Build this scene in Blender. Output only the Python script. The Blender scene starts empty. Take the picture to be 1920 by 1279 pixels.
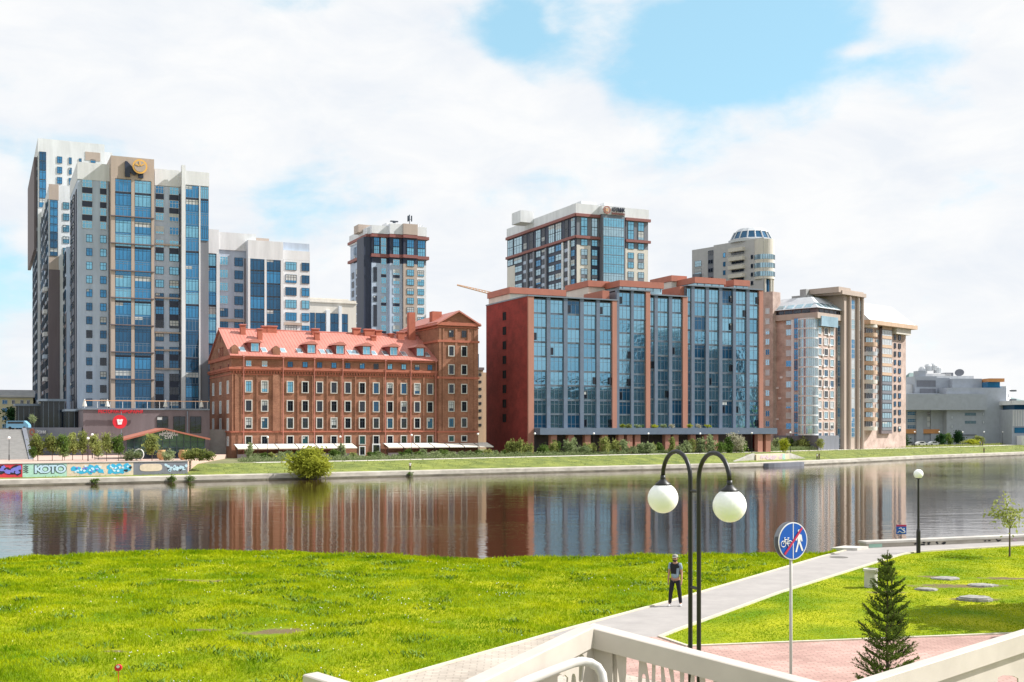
import bpy, bmesh, math, random
import numpy as np
from mathutils import Vector, Matrix, Quaternion
random.seed(7)
C = bpy.context.scene.collection
PI = math.pi; R = math.radians
# ------------------------------------------------------------------ camera
CAMZ = 6.14; FPX = 2150.0; HOR = 800.0
cd = bpy.data.cameras.new('camera'); cam = bpy.data.objects.new('camera', cd); C.objects.link(cam)
cam.location = (0, 0, CAMZ); cam.rotation_euler = (R(90), 0, 0)
cd.sensor_width = 36; cd.lens = FPX/1920*36; cd.shift_y = (HOR-639.5)/1920
cd.clip_start = 0.1; cd.clip_end = 12000
bpy.context.scene.camera = cam
# ------------------------------------------------------------------ sun, sky, exposure
SUN_AZ = R(8); SUN_EL = R(41)
SD = Vector((math.cos(SUN_AZ)*math.cos(SUN_EL), math.sin(SUN_AZ)*math.cos(SUN_EL), math.sin(SUN_EL)))
sl = bpy.data.lights.new('sun', 'SUN'); sun = bpy.data.objects.new('sun', sl); C.objects.link(sun)
sl.energy = 4.8; sl.angle = R(0.5); sl.color = (1, 0.965, 0.91)
sun.rotation_mode = 'QUATERNION'; sun.rotation_quaternion = SD.to_track_quat('Z', 'Y'); sun.location = (60, -20, 90)
vs = bpy.context.scene.view_settings
vs.view_transform = 'Standard'; vs.look = 'None'; vs.exposure = 0.66; vs.gamma = 1; vs.use_curve_mapping = False
w = bpy.data.worlds.new('World'); bpy.context.scene.world = w; w.use_nodes = True
nt = w.node_tree; N = nt.nodes; L = nt.links; N.clear()
def nd(tree, t, **k):
    n = tree.nodes.new(t)
    for a, b in k.items():
        if a.startswith('i_'): n.inputs[int(a[2:])].default_value = b
        else: setattr(n, a, b)
    return n
out = nd(nt, 'ShaderNodeOutputWorld'); bg = nd(nt, 'ShaderNodeBackground'); bg.inputs[1].default_value = 0.1
L.new(bg.outputs[0], out.inputs[0])
sky = nd(nt, 'ShaderNodeTexSky', sky_type='NISHITA', sun_disc=False, sun_elevation=SUN_EL, sun_rotation=PI/2-SUN_AZ,
         altitude=250, air_density=1.0, dust_density=0.6, ozone_density=1.5)
tc = nd(nt, 'ShaderNodeTexCoord')
def M(op, a, b=None, c=None, clamp=False):
    n = nd(nt, 'ShaderNodeMath', operation=op, use_clamp=clamp)
    for i, v in enumerate((a, b, c)):
        if v is None: continue
        if isinstance(v, (int, float)): n.inputs[i].default_value = v
        else: L.new(v, n.inputs[i])
    return n.outputs[0]
sp = nd(nt, 'ShaderNodeSeparateXYZ'); L.new(tc.outputs['Generated'], sp.inputs[0])
X, Y, Z = sp.outputs
def noise(scale, det, rough, dist, sc, off=(0, 0, 0)):
    mp = nd(nt, 'ShaderNodeMapping'); mp.inputs['Scale'].default_value = sc; mp.inputs['Location'].default_value = off
    L.new(tc.outputs['Generated'], mp.inputs[0])
    n = nd(nt, 'ShaderNodeTexNoise'); n.inputs['Scale'].default_value = scale; n.inputs['Detail'].default_value = det
    n.inputs['Roughness'].default_value = rough; n.inputs['Distortion'].default_value = dist
    L.new(mp.outputs[0], n.inputs['Vector']); return n.outputs[0]
n1 = noise(5.0, 9, 0.52, 0.2, (1, 1, 1.9), (3.1, 0.4, 1.7))
n2 = noise(17, 8, 0.6, 0.3, (1, 1, 2.0), (1.3, 5.1, 0.2))
cov = M('ADD', M('MULTIPLY', n1, 2.4), M('MULTIPLY', n2, 0.80))          # about 0.45 .. 1.0
def blob(px, py, rx, ry, amt):
    d = Vector((px-960, FPX, HOR-py)).normalized()
    dx = M('DIVIDE', M('SUBTRACT', X, d.x), rx/FPX); dz = M('DIVIDE', M('SUBTRACT', Z, d.z), ry/FPX)
    r2 = M('ADD', M('MULTIPLY', dx, dx), M('MULTIPLY', dz, dz))
    return M('MULTIPLY', M('POWER', 2.71828, M('MULTIPLY', r2, -1.0)), amt)
tot = None
for b in ((1180, 60, 330, 100, .62), (1440, 70, 240, 90, .45), (960, 60, 110, 95, .42), (1330, 150, 210, 45, .25), (430, -10, 150, 30, .30), (590, 10, 60, 40, .2),
          (1780, 110, 120, 40, .12), (0, 520, 150, 130, .26), (620, 400, 380, 45, .12), (1850, 350, 200, 40, .14), (760, 180, 40, 60, .12), (860, 540, 120, 60, .10),
          (1690, 40, 60, 40, -.4), (1610, 92, 40, 14, -.4), (1035, 35, 20, 24, -.22), (830, 100, 90, 130, -.25)):
    v = M('MULTIPLY', blob(*b), 1.3); tot = v if tot is None else M('ADD', tot, v)
beh = M('MULTIPLY', M('MULTIPLY', Y, -1.0, clamp=True), 0.16)              # more open blue in the half of the sky behind the viewer
low = M('MULTIPLY', M('POWER', 2.71828, M('MULTIPLY', M('ABSOLUTE', Z), -9.0)), 0.22)                # the cloud sheet closes towards the horizon
cv = M('ADD', M('SUBTRACT', M('SUBTRACT', cov, tot), beh), low)
mr = nd(nt, 'ShaderNodeMapRange', interpolation_type='SMOOTHSTEP'); L.new(cv, mr.inputs[0])
mr.inputs[1].default_value = 0.84; mr.inputs[2].default_value = 1.50; mr.inputs[3].default_value = 0.0; mr.inputs[4].default_value = 1.0
tint = nd(nt, 'ShaderNodeMix', data_type='RGBA', blend_type='MULTIPLY'); tint.inputs[0].default_value = 1.0
L.new(sky.outputs[0], tint.inputs[6]); tint.inputs[7].default_value = (1.1, 1.35, 1.35, 1)
pale = nd(nt, 'ShaderNodeMix', data_type='RGBA'); pale.inputs[0].default_value = 0.6
L.new(tint.outputs[2], pale.inputs[6]); pale.inputs[7].default_value = (3.1, 5.2, 5.9, 1)
cr = nd(nt, 'ShaderNodeMapRange'); L.new(noise(9, 8, 0.6, 0.4, (1, 1, 2.4), (7, 2, 4)), cr.inputs[0])
cr.inputs[1].default_value = 0.35; cr.inputs[2].default_value = 0.62
cc = nd(nt, 'ShaderNodeMix', data_type='RGBA'); L.new(cr.outputs[0], cc.inputs[0])
cc.inputs[6].default_value = (5.45, 5.7, 6.05, 1); cc.inputs[7].default_value = (6.2, 6.25, 6.3, 1)
mx = nd(nt, 'ShaderNodeMix', data_type='RGBA'); L.new(mr.outputs[0], mx.inputs[0])
L.new(pale.outputs[2], mx.inputs[6]); L.new(cc.outputs[2], mx.inputs[7]); L.new(mx.outputs[2], bg.inputs[0])
# ------------------------------------------------------------------ materials
MATS = {}
def mat(name, col, rough=0.8, var=0.12, scale=0.6, metal=0.0, bump=0.0, bscale=None, spec=0.5, extra=None, det=4, stretch=(1, 1, 1)):
    if name in MATS: return MATS[name]
    m = bpy.data.materials.new(name); m.use_nodes = True; t = m.node_tree; p = t.nodes['Principled BSDF']
    p.inputs['Roughness'].default_value = rough; p.inputs['Metallic'].default_value = metal
    p.inputs['Specular IOR Level'].default_value = spec
    co = nd(t, 'ShaderNodeTexCoord'); mp = nd(t, 'ShaderNodeMapping'); mp.inputs['Scale'].default_value = stretch
    t.links.new(co.outputs['Object'], mp.inputs[0])
    nz = nd(t, 'ShaderNodeTexNoise'); nz.inputs['Scale'].default_value = scale; nz.inputs['Detail'].default_value = det
    nz.inputs['Roughness'].default_value = 0.65
    t.links.new(mp.outputs[0], nz.inputs['Vector'])
    ra = nd(t, 'ShaderNodeValToRGB'); ra.color_ramp.elements[0].position = 0.3; ra.color_ramp.elements[1].position = 0.7
    c = Vector(col)
    ra.color_ramp.elements[0].color = (*(c*(1-var)), 1); c2 = c*(1+var)
    if extra: c2 = Vector(extra)
    ra.color_ramp.elements[1].color = (*c2, 1)
    t.links.new(nz.outputs[0], ra.inputs[0]); t.links.new(ra.outputs[0], p.inputs['Base Color'])
    if bump:
        bp = nd(t, 'ShaderNodeBump'); bp.inputs['Strength'].default_value = 1.0; bp.inputs['Distance'].default_value = bump
        b2 = nd(t, 'ShaderNodeTexNoise'); b2.inputs['Scale'].default_value = bscale or scale*3; b2.inputs['Detail'].default_value = 3
        t.links.new(mp.outputs[0], b2.inputs['Vector'])
        t.links.new(b2.outputs[0], bp.inputs['Height']); t.links.new(bp.outputs[0], p.inputs['Normal'])
    MATS[name] = m; return m
def glassmat(name, col, rough=0.06, metal=0.55, bump=0.012, bs=0.35, var=0.25):
    m = mat(name, col, rough, var, 0.25, metal, bump, bs, spec=0.8); return m
def brickmat(name, c1, c2, mortar, sc=1.0, w_=0.5, h_=0.18, rough=0.9, msize=0.012, flat=False):
    """courses follow world-like object coordinates: u along the wall is x+y, v is z"""
    m = bpy.data.materials.new(name); m.use_nodes = True; t = m.node_tree; p = t.nodes['Principled BSDF']
    p.inputs['Roughness'].default_value = rough
    co = nd(t, 'ShaderNodeTexCoord'); sx = nd(t, 'ShaderNodeSeparateXYZ'); t.links.new(co.outputs['Object'], sx.inputs[0])
    cb = nd(t, 'ShaderNodeCombineXYZ')
    if flat:
        t.links.new(sx.outputs[0], cb.inputs[0]); t.links.new(sx.outputs[1], cb.inputs[1])
    else:
        ad = nd(t, 'ShaderNodeMath', operation='ADD'); t.links.new(sx.outputs[0], ad.inputs[0]); t.links.new(sx.outputs[1], ad.inputs[1])
        t.links.new(ad.outputs[0], cb.inputs[0]); t.links.new(sx.outputs[2], cb.inputs[1])
    bt = nd(t, 'ShaderNodeTexBrick'); t.links.new(cb.outputs[0], bt.inputs['Vector'])
    bt.inputs['Color1'].default_value = (*c1, 1); bt.inputs['Color2'].default_value = (*c2, 1); bt.inputs['Mortar'].default_value = (*mortar, 1)
    bt.inputs['Scale'].default_value = sc; bt.inputs['Brick Width'].default_value = w_; bt.inputs['Row Height'].default_value = h_
    bt.inputs['Mortar Size'].default_value = msize
    nz = nd(t, 'ShaderNodeTexNoise'); nz.inputs['Scale'].default_value = 0.35; nz.inputs['Detail'].default_value = 8; nz.inputs['Roughness'].default_value = 0.7
    t.links.new(co.outputs['Object'], nz.inputs['Vector'])
    ra = nd(t, 'ShaderNodeValToRGB'); ra.color_ramp.elements[0].position = 0.32; ra.color_ramp.elements[1].position = 0.68
    ra.color_ramp.elements[0].color = (.62, .58, .55, 1); ra.color_ramp.elements[1].color = (1.15, 1.14, 1.12, 1)
    t.links.new(nz.outputs[0], ra.inputs[0])
    mu = nd(t, 'ShaderNodeMix', data_type='RGBA', blend_type='MULTIPLY'); mu.inputs[0].default_value = 1
    t.links.new(bt.outputs[0], mu.inputs[6]); t.links.new(ra.outputs[0], mu.inputs[7]); t.links.new(mu.outputs[2], p.inputs['Base Color'])
    MATS[name] = m; return m
def leafmat(name, c, c2, trans=0.35):
    m = bpy.data.materials.new(name); m.use_nodes = True; t = m.node_tree; t.nodes.clear()
    o = nd(t, 'ShaderNodeOutputMaterial'); d = nd(t, 'ShaderNodeBsdfDiffuse'); tr = nd(t, 'ShaderNodeBsdfTranslucent'); ms = nd(t, 'ShaderNodeMixShader')
    ms.inputs[0].default_value = trans
    co = nd(t, 'ShaderNodeTexCoord'); oi = nd(t, 'ShaderNodeObjectInfo'); nz = nd(t, 'ShaderNodeTexNoise'); nz.inputs['Scale'].default_value = 2.2; nz.inputs['Detail'].default_value = 5
    t.links.new(co.outputs['Object'], nz.inputs['Vector'])
    ad = nd(t, 'ShaderNodeMath', operation='MULTIPLY_ADD'); t.links.new(oi.outputs['Random'], ad.inputs[0]); ad.inputs[1].default_value = 0.3
    t.links.new(nz.outputs[0], ad.inputs[2])
    ra = nd(t, 'ShaderNodeValToRGB'); ra.color_ramp.elements[0].position = 0.34; ra.color_ramp.elements[1].position = 0.80
    ra.color_ramp.elements[0].color = (*c, 1); ra.color_ramp.elements[1].color = (*c2, 1)
    t.links.new(ad.outputs[0], ra.inputs[0])
    for s in (d, tr): t.links.new(ra.outputs[0], s.inputs[0])
    t.links.new(d.outputs[0], ms.inputs[1]); t.links.new(tr.outputs[0], ms.inputs[2]); t.links.new(ms.outputs[0], o.inputs[0])
    MATS[name] = m; return m
G = MATS.__getitem__
for a in (
    ('white_panel', (.64, .65, .67), .7, .11), ('grey_panel', (.41, .48, .59), .7, .13), ('beige_panel', (.42, .34, .29), .7, .08),  # grey_panel has the bluish tone of shade put into its colour
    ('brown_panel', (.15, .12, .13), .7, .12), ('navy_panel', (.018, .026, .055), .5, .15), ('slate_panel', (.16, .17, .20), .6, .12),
    ('frame_dark', (.035, .05, .075), .5, .1), ('frame_white', (.62, .62, .63), .5, .05), ('frame_grey', (.17, .21, .26), .5, .08),
    ('roof_grey', (.3, .3, .3), .9, .15), ('band_brown', (.24, .085, .075), .6, .1), ('concrete', (.42, .40, .37), .9, .22, .8),
    ('cream_plaster', (.62, .58, .52), .8, .08), ('tan_plaster', (.52, .37, .26), .8, .1), ('pink_plaster', (.41, .19, .14), .8, .08),
    ('rust_panel', (.38, .13, .085), .6, .1), ('steel_pier', (.13, .17, .235), .45, .1), ('metal_dark', (.010, .010, .012), .45, .1),
    ('grey_clad', (.35, .38, .43), .6, .08), ('orange_panel', (.55, .25, .09), .6, .1), ('yellow_plaster', (.60, .53, .33), .85, .08),
    ('dark_glass', (.012, .018, .03), .1, .2), ('red_paint', (.62, .015, .03), .45, .08), ('white_paint', (.75, .75, .75), .5, .04),
    ('bark', (.10, .075, .055), .95, .3, 6), ('stone_light', (.50, .48, .44), .9, .18, 1.2), ('stair_stone', (.34, .33, .32), .9, .12, 1),
    ('kerb', (.52, .48, .38), .9, .15, 3), ('awning_cloth', (.72, .68, .60), .8, .05), ('roof_red', (.50, .19, .15), .5, .1, .5),
    ('roof_dark', (.22, .05, .045), .6, .15), ('brick_trim', (.42, .135, .085), .85, .15, .8), ('gold', (.75, .42, .10), .35, .12),
    ('ivory_paint', (.49, .445, .395), .42, .10, 3), ('tube_grey', (.46, .44, .42), .35, .06, 2), ('terracotta', (.50, .30, .14), .8, .15, 2),
    ('sign_blue', (.0, .085, .42), .35, .04), ('sign_red', (.45, .02, .08), .4, .04), ('globe', (.95, .92, .98), .3, .01),
    ('orange_crane', (.60, .36, .22), .6, .1), ('silver_roof', (.55, .57, .60), .4, .1), ('blue_van', (.20, .42, .60), .35, .06),
    ('skin_tone', (.42, .22, .15), .6, .06, 5), ('black_cloth', (.012, .012, .018), .9, .2, 8), ('grey_tee', (.24, .31, .40), .9, .12, 10),
    ('rubber', (.02, .02, .02), .8, .1), ('hedge_soil', (.12, .09, .06), .95, .3, 1),
): mat(*a, stretch=(1, 1, .16) if ('panel' in a[0] or 'plaster' in a[0]) and a[0] != 'rust_panel' else (1, 1, 1))
mat('stone_dull', (.22, .21, .20), .95, .35, 5, bump=.02, extra=(.38, .37, .34))
mat('dome_panel', (.47, .46, .46), .75, .06)  # shade of the big dome tower face put into this grey
mat('glass_cyan', (.20, .47, .62), .06, .25, .25, .62, .012, .35)
glassmat('glass_blue', (.05, .24, .45)); glassmat('glass_deep', (.02, .10, .20), metal=.5)
glassmat('glass_dark', (.010, .016, .030), metal=.25); glassmat('glass_pale', (.36, .52, .60), metal=.6)
glassmat('glass_steel', (.24, .47, .60), metal=.9, bump=.035, bs=.22, var=.12); glassmat('glass_steel_b', (.17, .38, .52), metal=.9, bump=.06, bs=.3, var=.12)
mat('opening_dark', (.006, .008, .012), .7, .1, spec=.15)
glassmat('glass_pavilion', (.07, .12, .13), metal=.4)
glassmat('curtain_white', (.50, .53, .56), rough=.3, metal=.1)
brickmat('brick_mill', (.37, .165, .10), (.29, .12, .075), (.37, .23, .16), 1, .52, .16)
brickmat('brick_red', (.30, .035, .028), (.25, .03, .024), (.22, .05, .04), 1, .6, .2)
brickmat('brick_beige', (.54, .42, .38), (.49, .38, .34), (.54, .43, .38), 1, .6, .2)
brickmat('paver_pink', (.52, .34, .30), (.44, .27, .24), (.33, .22, .19), 1, .30, .15, .9, .018, True)
brickmat('paver_light', (.50, .45, .39), (.43, .39, .34), (.35, .31, .27), 1, .36, .18, .9, .018, True)
leafmat('leaf_olive', (.12, .155, .04), (.36, .39, .13), .45); leafmat('leaf_mid', (.05, .10, .02), (.16, .24, .06), .4)
leafmat('leaf_sage', (.13, .18, .07), (.36, .42, .22), .4); leafmat('leaf_dark', (.012, .04, .016), (.045, .10, .035), .2)
leafmat('leaf_yellow', (.12, .16, .012), (.40, .42, .06), .45); leafmat('leaf_lime', (.22, .27, .02), (.45, .46, .05))
leafmat('leaf_white', (.30, .30, .20), (.55, .52, .40)); leafmat('needle', (.022, .048, .010), (.13, .18, .035), .3)
for q_ in ('globe',):
    p_ = G(q_).node_tree.nodes['Principled BSDF']; p_.inputs['Subsurface Weight'].default_value = .9; p_.inputs['Subsurface Radius'].default_value = (1, 1, 1); p_.inputs['Subsurface Scale'].default_value = .12

# ------------------------------------------------------------------ geometry helpers
class Fr:
    """a vertical wall plane: origin o, direction u (left to right as seen from outside), outward normal n"""
    def __init__(s, o, u):
        s.o = Vector(o[:2]); s.u = Vector(u[:2]).normalized(); s.n = Vector((s.u.y, -s.u.x)); s.ang = math.atan2(s.u.y, s.u.x)
    def pt(s, u, n, z): p = s.o + s.u*u + s.n*n; return (p.x, p.y, z)
    def off(s, n): return Fr(s.o + s.n*n, s.u)
    def at(s, u): return Fr(s.o + s.u*u, s.u)
    def ux(s, px):
        k = (px-960)/FPX; return (k*s.o.y-s.o.x)/(s.u.x-k*s.u.y)
    def zx(s, px, py):
        y = s.o.y + s.u.y*s.ux(px); return CAMZ-(py-HOR)/FPX*y
    def side(s): return Fr(s.o, (-s.n.x, -s.n.y)) if False else Fr(s.o + Vector((0, 0)), s.n)  # left side wall: u runs from the back to this corner
def P(px, d): return Vector(((px-960)/FPX*d, d))
def GZ(px, py, z=0.0):
    d = (CAMZ-z)*FPX/(py-HOR); return Vector(((px-960)/FPX*d, d, z))
U = (.9070, .4206); V = (-.4206, .9070)
W0 = Fr((0, 0), (1, 0))
class MB:
    def __init__(s): s.v = []; s.f = []; s.m = []
    def add(s, vs_, fs, m=0):
        b = len(s.v); s.v += [tuple(v) for v in vs_]; s.f += [tuple(b+i for i in f) for f in fs]; s.m += [m]*len(fs)
    def box(s, fr, u0, u1, n0, n1, z0, z1, m=0):
        c = [fr.pt(u, n, z) for z in (z0, z1) for u, n in ((u0, n0), (u1, n0), (u1, n1), (u0, n1))]
        fs = [(0, 1, 2, 3), (7, 6, 5, 4), (1, 0, 4, 5), (2, 1, 5, 6), (3, 2, 6, 7), (0, 3, 7, 4)]
        s.add(c, fs, m)
    def quad(s, pts, m=0): s.add(pts, [tuple(range(len(pts)))], m)
    def prism(s, poly, z0, z1, m=0):
        n = len(poly); a = [(p[0], p[1], z0) for p in poly] + [(p[0], p[1], z1) for p in poly]
        s.add(a, [tuple(reversed(range(n))), tuple(range(n, 2*n))] + [(i, (i+1) % n, n+(i+1) % n, n+i) for i in range(n)], m)
    def extr(s, fr, poly, n0, n1, m=0):
        """polygon of (u,z) pushed between n0 and n1"""
        k = len(poly); a = [fr.pt(u, n0, z) for u, z in poly] + [fr.pt(u, n1, z) for u, z in poly]
        s.add(a, [tuple(reversed(range(k))), tuple(range(k, 2*k))] + [(i, (i+1) % k, k+(i+1) % k, k+i) for i in range(k)], m)
    def slab(s, pts, t, m=0):
        """a sloped sheet of thickness t below the given polygon"""
        k = len(pts); a = [tuple(p) for p in pts] + [(p[0], p[1], p[2]-t) for p in pts]
        s.add(a, [tuple(range(k)), tuple(reversed(range(k, 2*k)))] + [(k+i, k+(i+1) % k, (i+1) % k, i) for i in range(k)], m)
    def tube(s, pts, r, seg=8, m=0, cap=True):
        pts = [Vector(p) for p in pts]; k = len(pts); rs = r if isinstance(r, (list, tuple)) else [r]*k
        b = len(s.v); prev = None
        for i, p in enumerate(pts):
            t = (pts[min(i+1, k-1)]-pts[max(i-1, 0)]).normalized()
            a = prev - t*prev.dot(t) if prev else (Vector((1, 0, 0)) if abs(t.x) < .9 else Vector((0, 1, 0))) - t*(t.x if abs(t.x) < .9 else t.y)
            a.normalize(); prev = a; c = t.cross(a)
            for j in range(seg):
                q = p + (a*math.cos(2*PI*j/seg)+c*math.sin(2*PI*j/seg))*rs[i]; s.v.append(tuple(q))
        for i in range(k-1):
            for j in range(seg):
                s.f.append((b+i*seg+j, b+i*seg+(j+1) % seg, b+(i+1)*seg+(j+1) % seg, b+(i+1)*seg+j)); s.m.append(m)
        if cap:
            s.f.append(tuple(b+j for j in reversed(range(seg)))); s.m.append(m)
            s.f.append(tuple(b+(k-1)*seg+j for j in range(seg))); s.m.append(m)
    def lathe(s, c, prof, seg=20, m=0):
        b = len(s.v)
        for r, z in prof:
            for j in range(seg): s.v.append((c[0]+r*math.cos(2*PI*j/seg), c[1]+r*math.sin(2*PI*j/seg), c[2]+z))
        for i in range(len(prof)-1):
            for j in range(seg):
                s.f.append((b+i*seg+j, b+i*seg+(j+1) % seg, b+(i+1)*seg+(j+1) % seg, b+(i+1)*seg+j)); s.m.append(m)
        s.f.append(tuple(b+j for j in reversed(range(seg)))); s.m.append(m)
        s.f.append(tuple(b+(len(prof)-1)*seg+j for j in range(seg))); s.m.append(m)
    def mesh(s, name, mats, off=(0, 0, 0), smooth=False):
        me = bpy.data.meshes.new(name); o = Vector(off)
        me.from_pydata([(v[0]-o.x, v[1]-o.y, v[2]-o.z) for v in s.v], [], s.f)
        for k in (mats if isinstance(mats, (list, tuple)) else [mats]): me.materials.append(G(k) if isinstance(k, str) else k)
        me.polygons.foreach_set('material_index', s.m)
        if smooth: me.polygons.foreach_set('use_smooth', [True]*len(s.f))
        me.update(); return me
def tag(o, label=None, cat=None, group=None, kind=None):
    if label: o['label'] = label
    if cat: o['category'] = cat
    if group: o['group'] = group
    if kind: o['kind'] = kind
    return o
def link(name, me, parent=None, loc=(0, 0, 0)):
    o = bpy.data.objects.new(name, me); C.objects.link(o); o.location = loc
    if parent: o.parent = parent
    return o
def empty(name, label, cat, loc, group=None, rz=0):
    o = bpy.data.objects.new(name, None); C.objects.link(o); o.location = loc; o.rotation_euler = (0, 0, rz); o.empty_display_size = .5
    return tag(o, label, cat, group)
def wloc(o):
    v = Vector(o.location)
    while o.parent: o = o.parent; v = v + Vector(o.location)
    return v
def obj(name, mb, mats, parent=None, label=None, smooth=False, kind=None):
    """link a mesh built in world coordinates"""
    off = wloc(parent) if parent else Vector((0, 0, 0))
    if parent is None and mb.v and kind != 'structure':
        a = np.array(mb.v); off = Vector((float(a[:, 0].mean()), float(a[:, 1].mean()), float(a[:, 2].min())))
        o = link(name, mb.mesh(name, mats, off, smooth), None, off)
    else: o = link(name, mb.mesh(name, mats, off, smooth), parent)
    return tag(o, label, kind=kind)
def curve_mesh(loops, depth, name='shape'):
    cu = bpy.data.curves.new(name, 'CURVE'); cu.dimensions = '2D'; cu.fill_mode = 'BOTH'; cu.extrude = depth/2
    for lp in loops:
        sp_ = cu.splines.new('POLY'); sp_.points.add(len(lp)-1)
        for i, (x, y) in enumerate(lp): sp_.points[i].co = (x, y, 0, 1)
        sp_.use_cyclic_u = True
    t = bpy.data.objects.new('tmp', cu); C.objects.link(t); bpy.context.view_layer.update()
    me = bpy.data.meshes.new_from_object(t.evaluated_get(bpy.context.evaluated_depsgraph_get())); bpy.data.objects.remove(t); me.materials.clear()
    return me
def text_mesh(s, size, depth=.05, sx=1.0, off=0.0):
    cu = bpy.data.curves.new('text', 'FONT'); cu.body = s; cu.size = size; cu.extrude = depth/2; cu.align_x = 'CENTER'; cu.align_y = 'CENTER'; cu.offset = off
    t = bpy.data.objects.new('tmp', cu); C.objects.link(t); bpy.context.view_layer.update()
    me = bpy.data.meshes.new_from_object(t.evaluated_get(bpy.context.evaluated_depsgraph_get())); bpy.data.objects.remove(t); me.materials.clear()
    if sx != 1: me.transform(Matrix.Diagonal((sx, 1, 1, 1)))
    return me
def place_flat(name, me, m, fr, u, n, z, parent=None, label=None):
    """stand a flat shape (x right, y up) on a wall plane"""
    me.materials.append(G(m)); o = link(name, me, parent); p = Vector(fr.pt(u, n, z))
    if parent: p -= wloc(parent)
    o.location = p; o.rotation_euler = (PI/2, 0, fr.ang); return tag(o, label)
# ------------------------------------------------------------------ buildings
def win_boxes(w_, h_, spec):
    """boxes (u0,u1,n0,n1,z0,z1,material) of one window; spec = (glass, frame, columns, transoms, surround, surround material, spandrel)"""
    gl, fr, nc, tr, su, sm, sp_ = spec[:7]; b = []; t = .08
    b.append((-w_/2, w_/2, -.03, .03, 0, h_, gl))
    b += [(-w_/2, -w_/2+t, .03, .09, 0, h_, fr), (w_/2-t, w_/2, .03, .09, 0, h_, fr), (-w_/2+t, w_/2-t, .03, .09, 0, t, fr), (-w_/2+t, w_/2-t, .03, .09, h_-t, h_, fr)]
    if len(spec) > 7:
        q = spec[7]; x1 = (w_/2-t) if q > .3 else 0; b.append((-w_/2+t, x1, .031, .042, h_*(1-max(q, .3)), h_-t, 'blind_cloth'))
    for i in range(1, nc): x = -w_/2+w_*i/nc; b.append((x-t*.4, x+t*.4, .03, .08, t, h_-t, fr))
    if tr: b.append((-w_/2+t, w_/2-t, .03, .075, h_*tr-t*.4, h_*tr+t*.4, fr))
    if su:
        b += [(-w_/2-su, -w_/2, -.03, .17, -su*.8, h_+su, sm), (w_/2, w_/2+su, -.03, .17, -su*.8, h_+su, sm),
              (-w_/2, w_/2, -.03, .17, h_, h_+su, sm), (-w_/2, w_/2, -.03, .20, -su*.8, 0, sm)]
    if sp_: b.append((-w_/2, w_/2, -.03, .05, -sp_[0], 0, sp_[1]))
    return b
WC = {}
class Bd:
    def __init__(s, name, label, cat, loc, group=None):
        s.root = empty(name, label, cat, loc, group); s.wins = []
    def part(s, name, mb, mats, label=None, kind=None, smooth=False, parent=None): return obj(name, mb, mats, parent or s.root, label, smooth, kind)
    def win(s, fr, u, z, w_, h_, spec, n=0.0, name='window'): s.wins.append((fr, u, n, z, round(w_, 2), round(h_, 2), spec+(rc(.25, .45, .7),) if (len(spec) == 7 and spec[0] not in ('opening_dark', 'glass_steel', 'glass_steel_b') and random.random() < .16) else spec, name))
    def grid(s, fr, cols, rows, fn, refx=None, n=0.0, name='window'):
        """cols [(x0,x1)] and rows [(ytop,ybottom)] read off the photograph at column refx, turned into metres on the wall"""
        for ci, (x0, x1) in enumerate(cols):
            a, b = fr.ux(x0), fr.ux(x1)
            for ri, (yt, yb) in enumerate(rows):
                rx = refx or cols[0][0]; zt, zb = fr.zx(rx, yt), fr.zx(rx, yb)
                sp_ = fn(ci, ri)
                if sp_: s.win(fr, (a+b)/2, zb, b-a, zt-zb, sp_, n, name)
    def finish(s, cap=97):
        def area(wn):
            fr, u, n, z, a, h_, _, _ = wn; p = Vector(fr.pt(u, n, z)); d = p.y
            vis = abs(fr.n.dot(Vector((p.x, p.y)).normalized())); return a*h_*vis/(d*d)
        ws = sorted(s.wins, key=area, reverse=True); rl = wloc(s.root); ml = []; rest = MB()
        for i, (fr, u, n, z, a, h_, spec, nm) in enumerate(ws):
            if i < cap:
                key = (a, h_, spec)
                if key not in WC:
                    mb = MB(); mats = []
                    for b in win_boxes(a, h_, spec):
                        if b[6] not in mats: mats.append(b[6])
                        mb.box(W0, *b[:6], mats.index(b[6]))
                    WC[key] = mb.mesh('window', mats)
                o = link(nm, WC[key], s.root, Vector(fr.pt(u, n, z))-rl); o.rotation_euler = (0, 0, fr.ang)
            else:
                f2 = fr.at(u).off(n)
                for b in win_boxes(a, h_, spec):
                    if b[6] not in ml: ml.append(b[6])
                    rest.box(f2, b[0], b[1], b[2], b[3], z+b[4], z+b[5], ml.index(b[6]))
        if rest.v: s.part('window', rest, ml, 'the remaining small windows of this facade', 'stuff')
def rows(y0, dy, n, h): return [(y0+dy*i, y0+dy*i+h) for i in range(n)]
def S(gl, fr='frame_dark', nc=2, tr=0, su=0, sm='frame_white', sp_=None): return (gl, fr, nc, tr, su, sm, sp_)
def rc(*a): return random.choice(a)
mat('blind_cloth', (.48, .50, .50), .7, .08)
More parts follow.
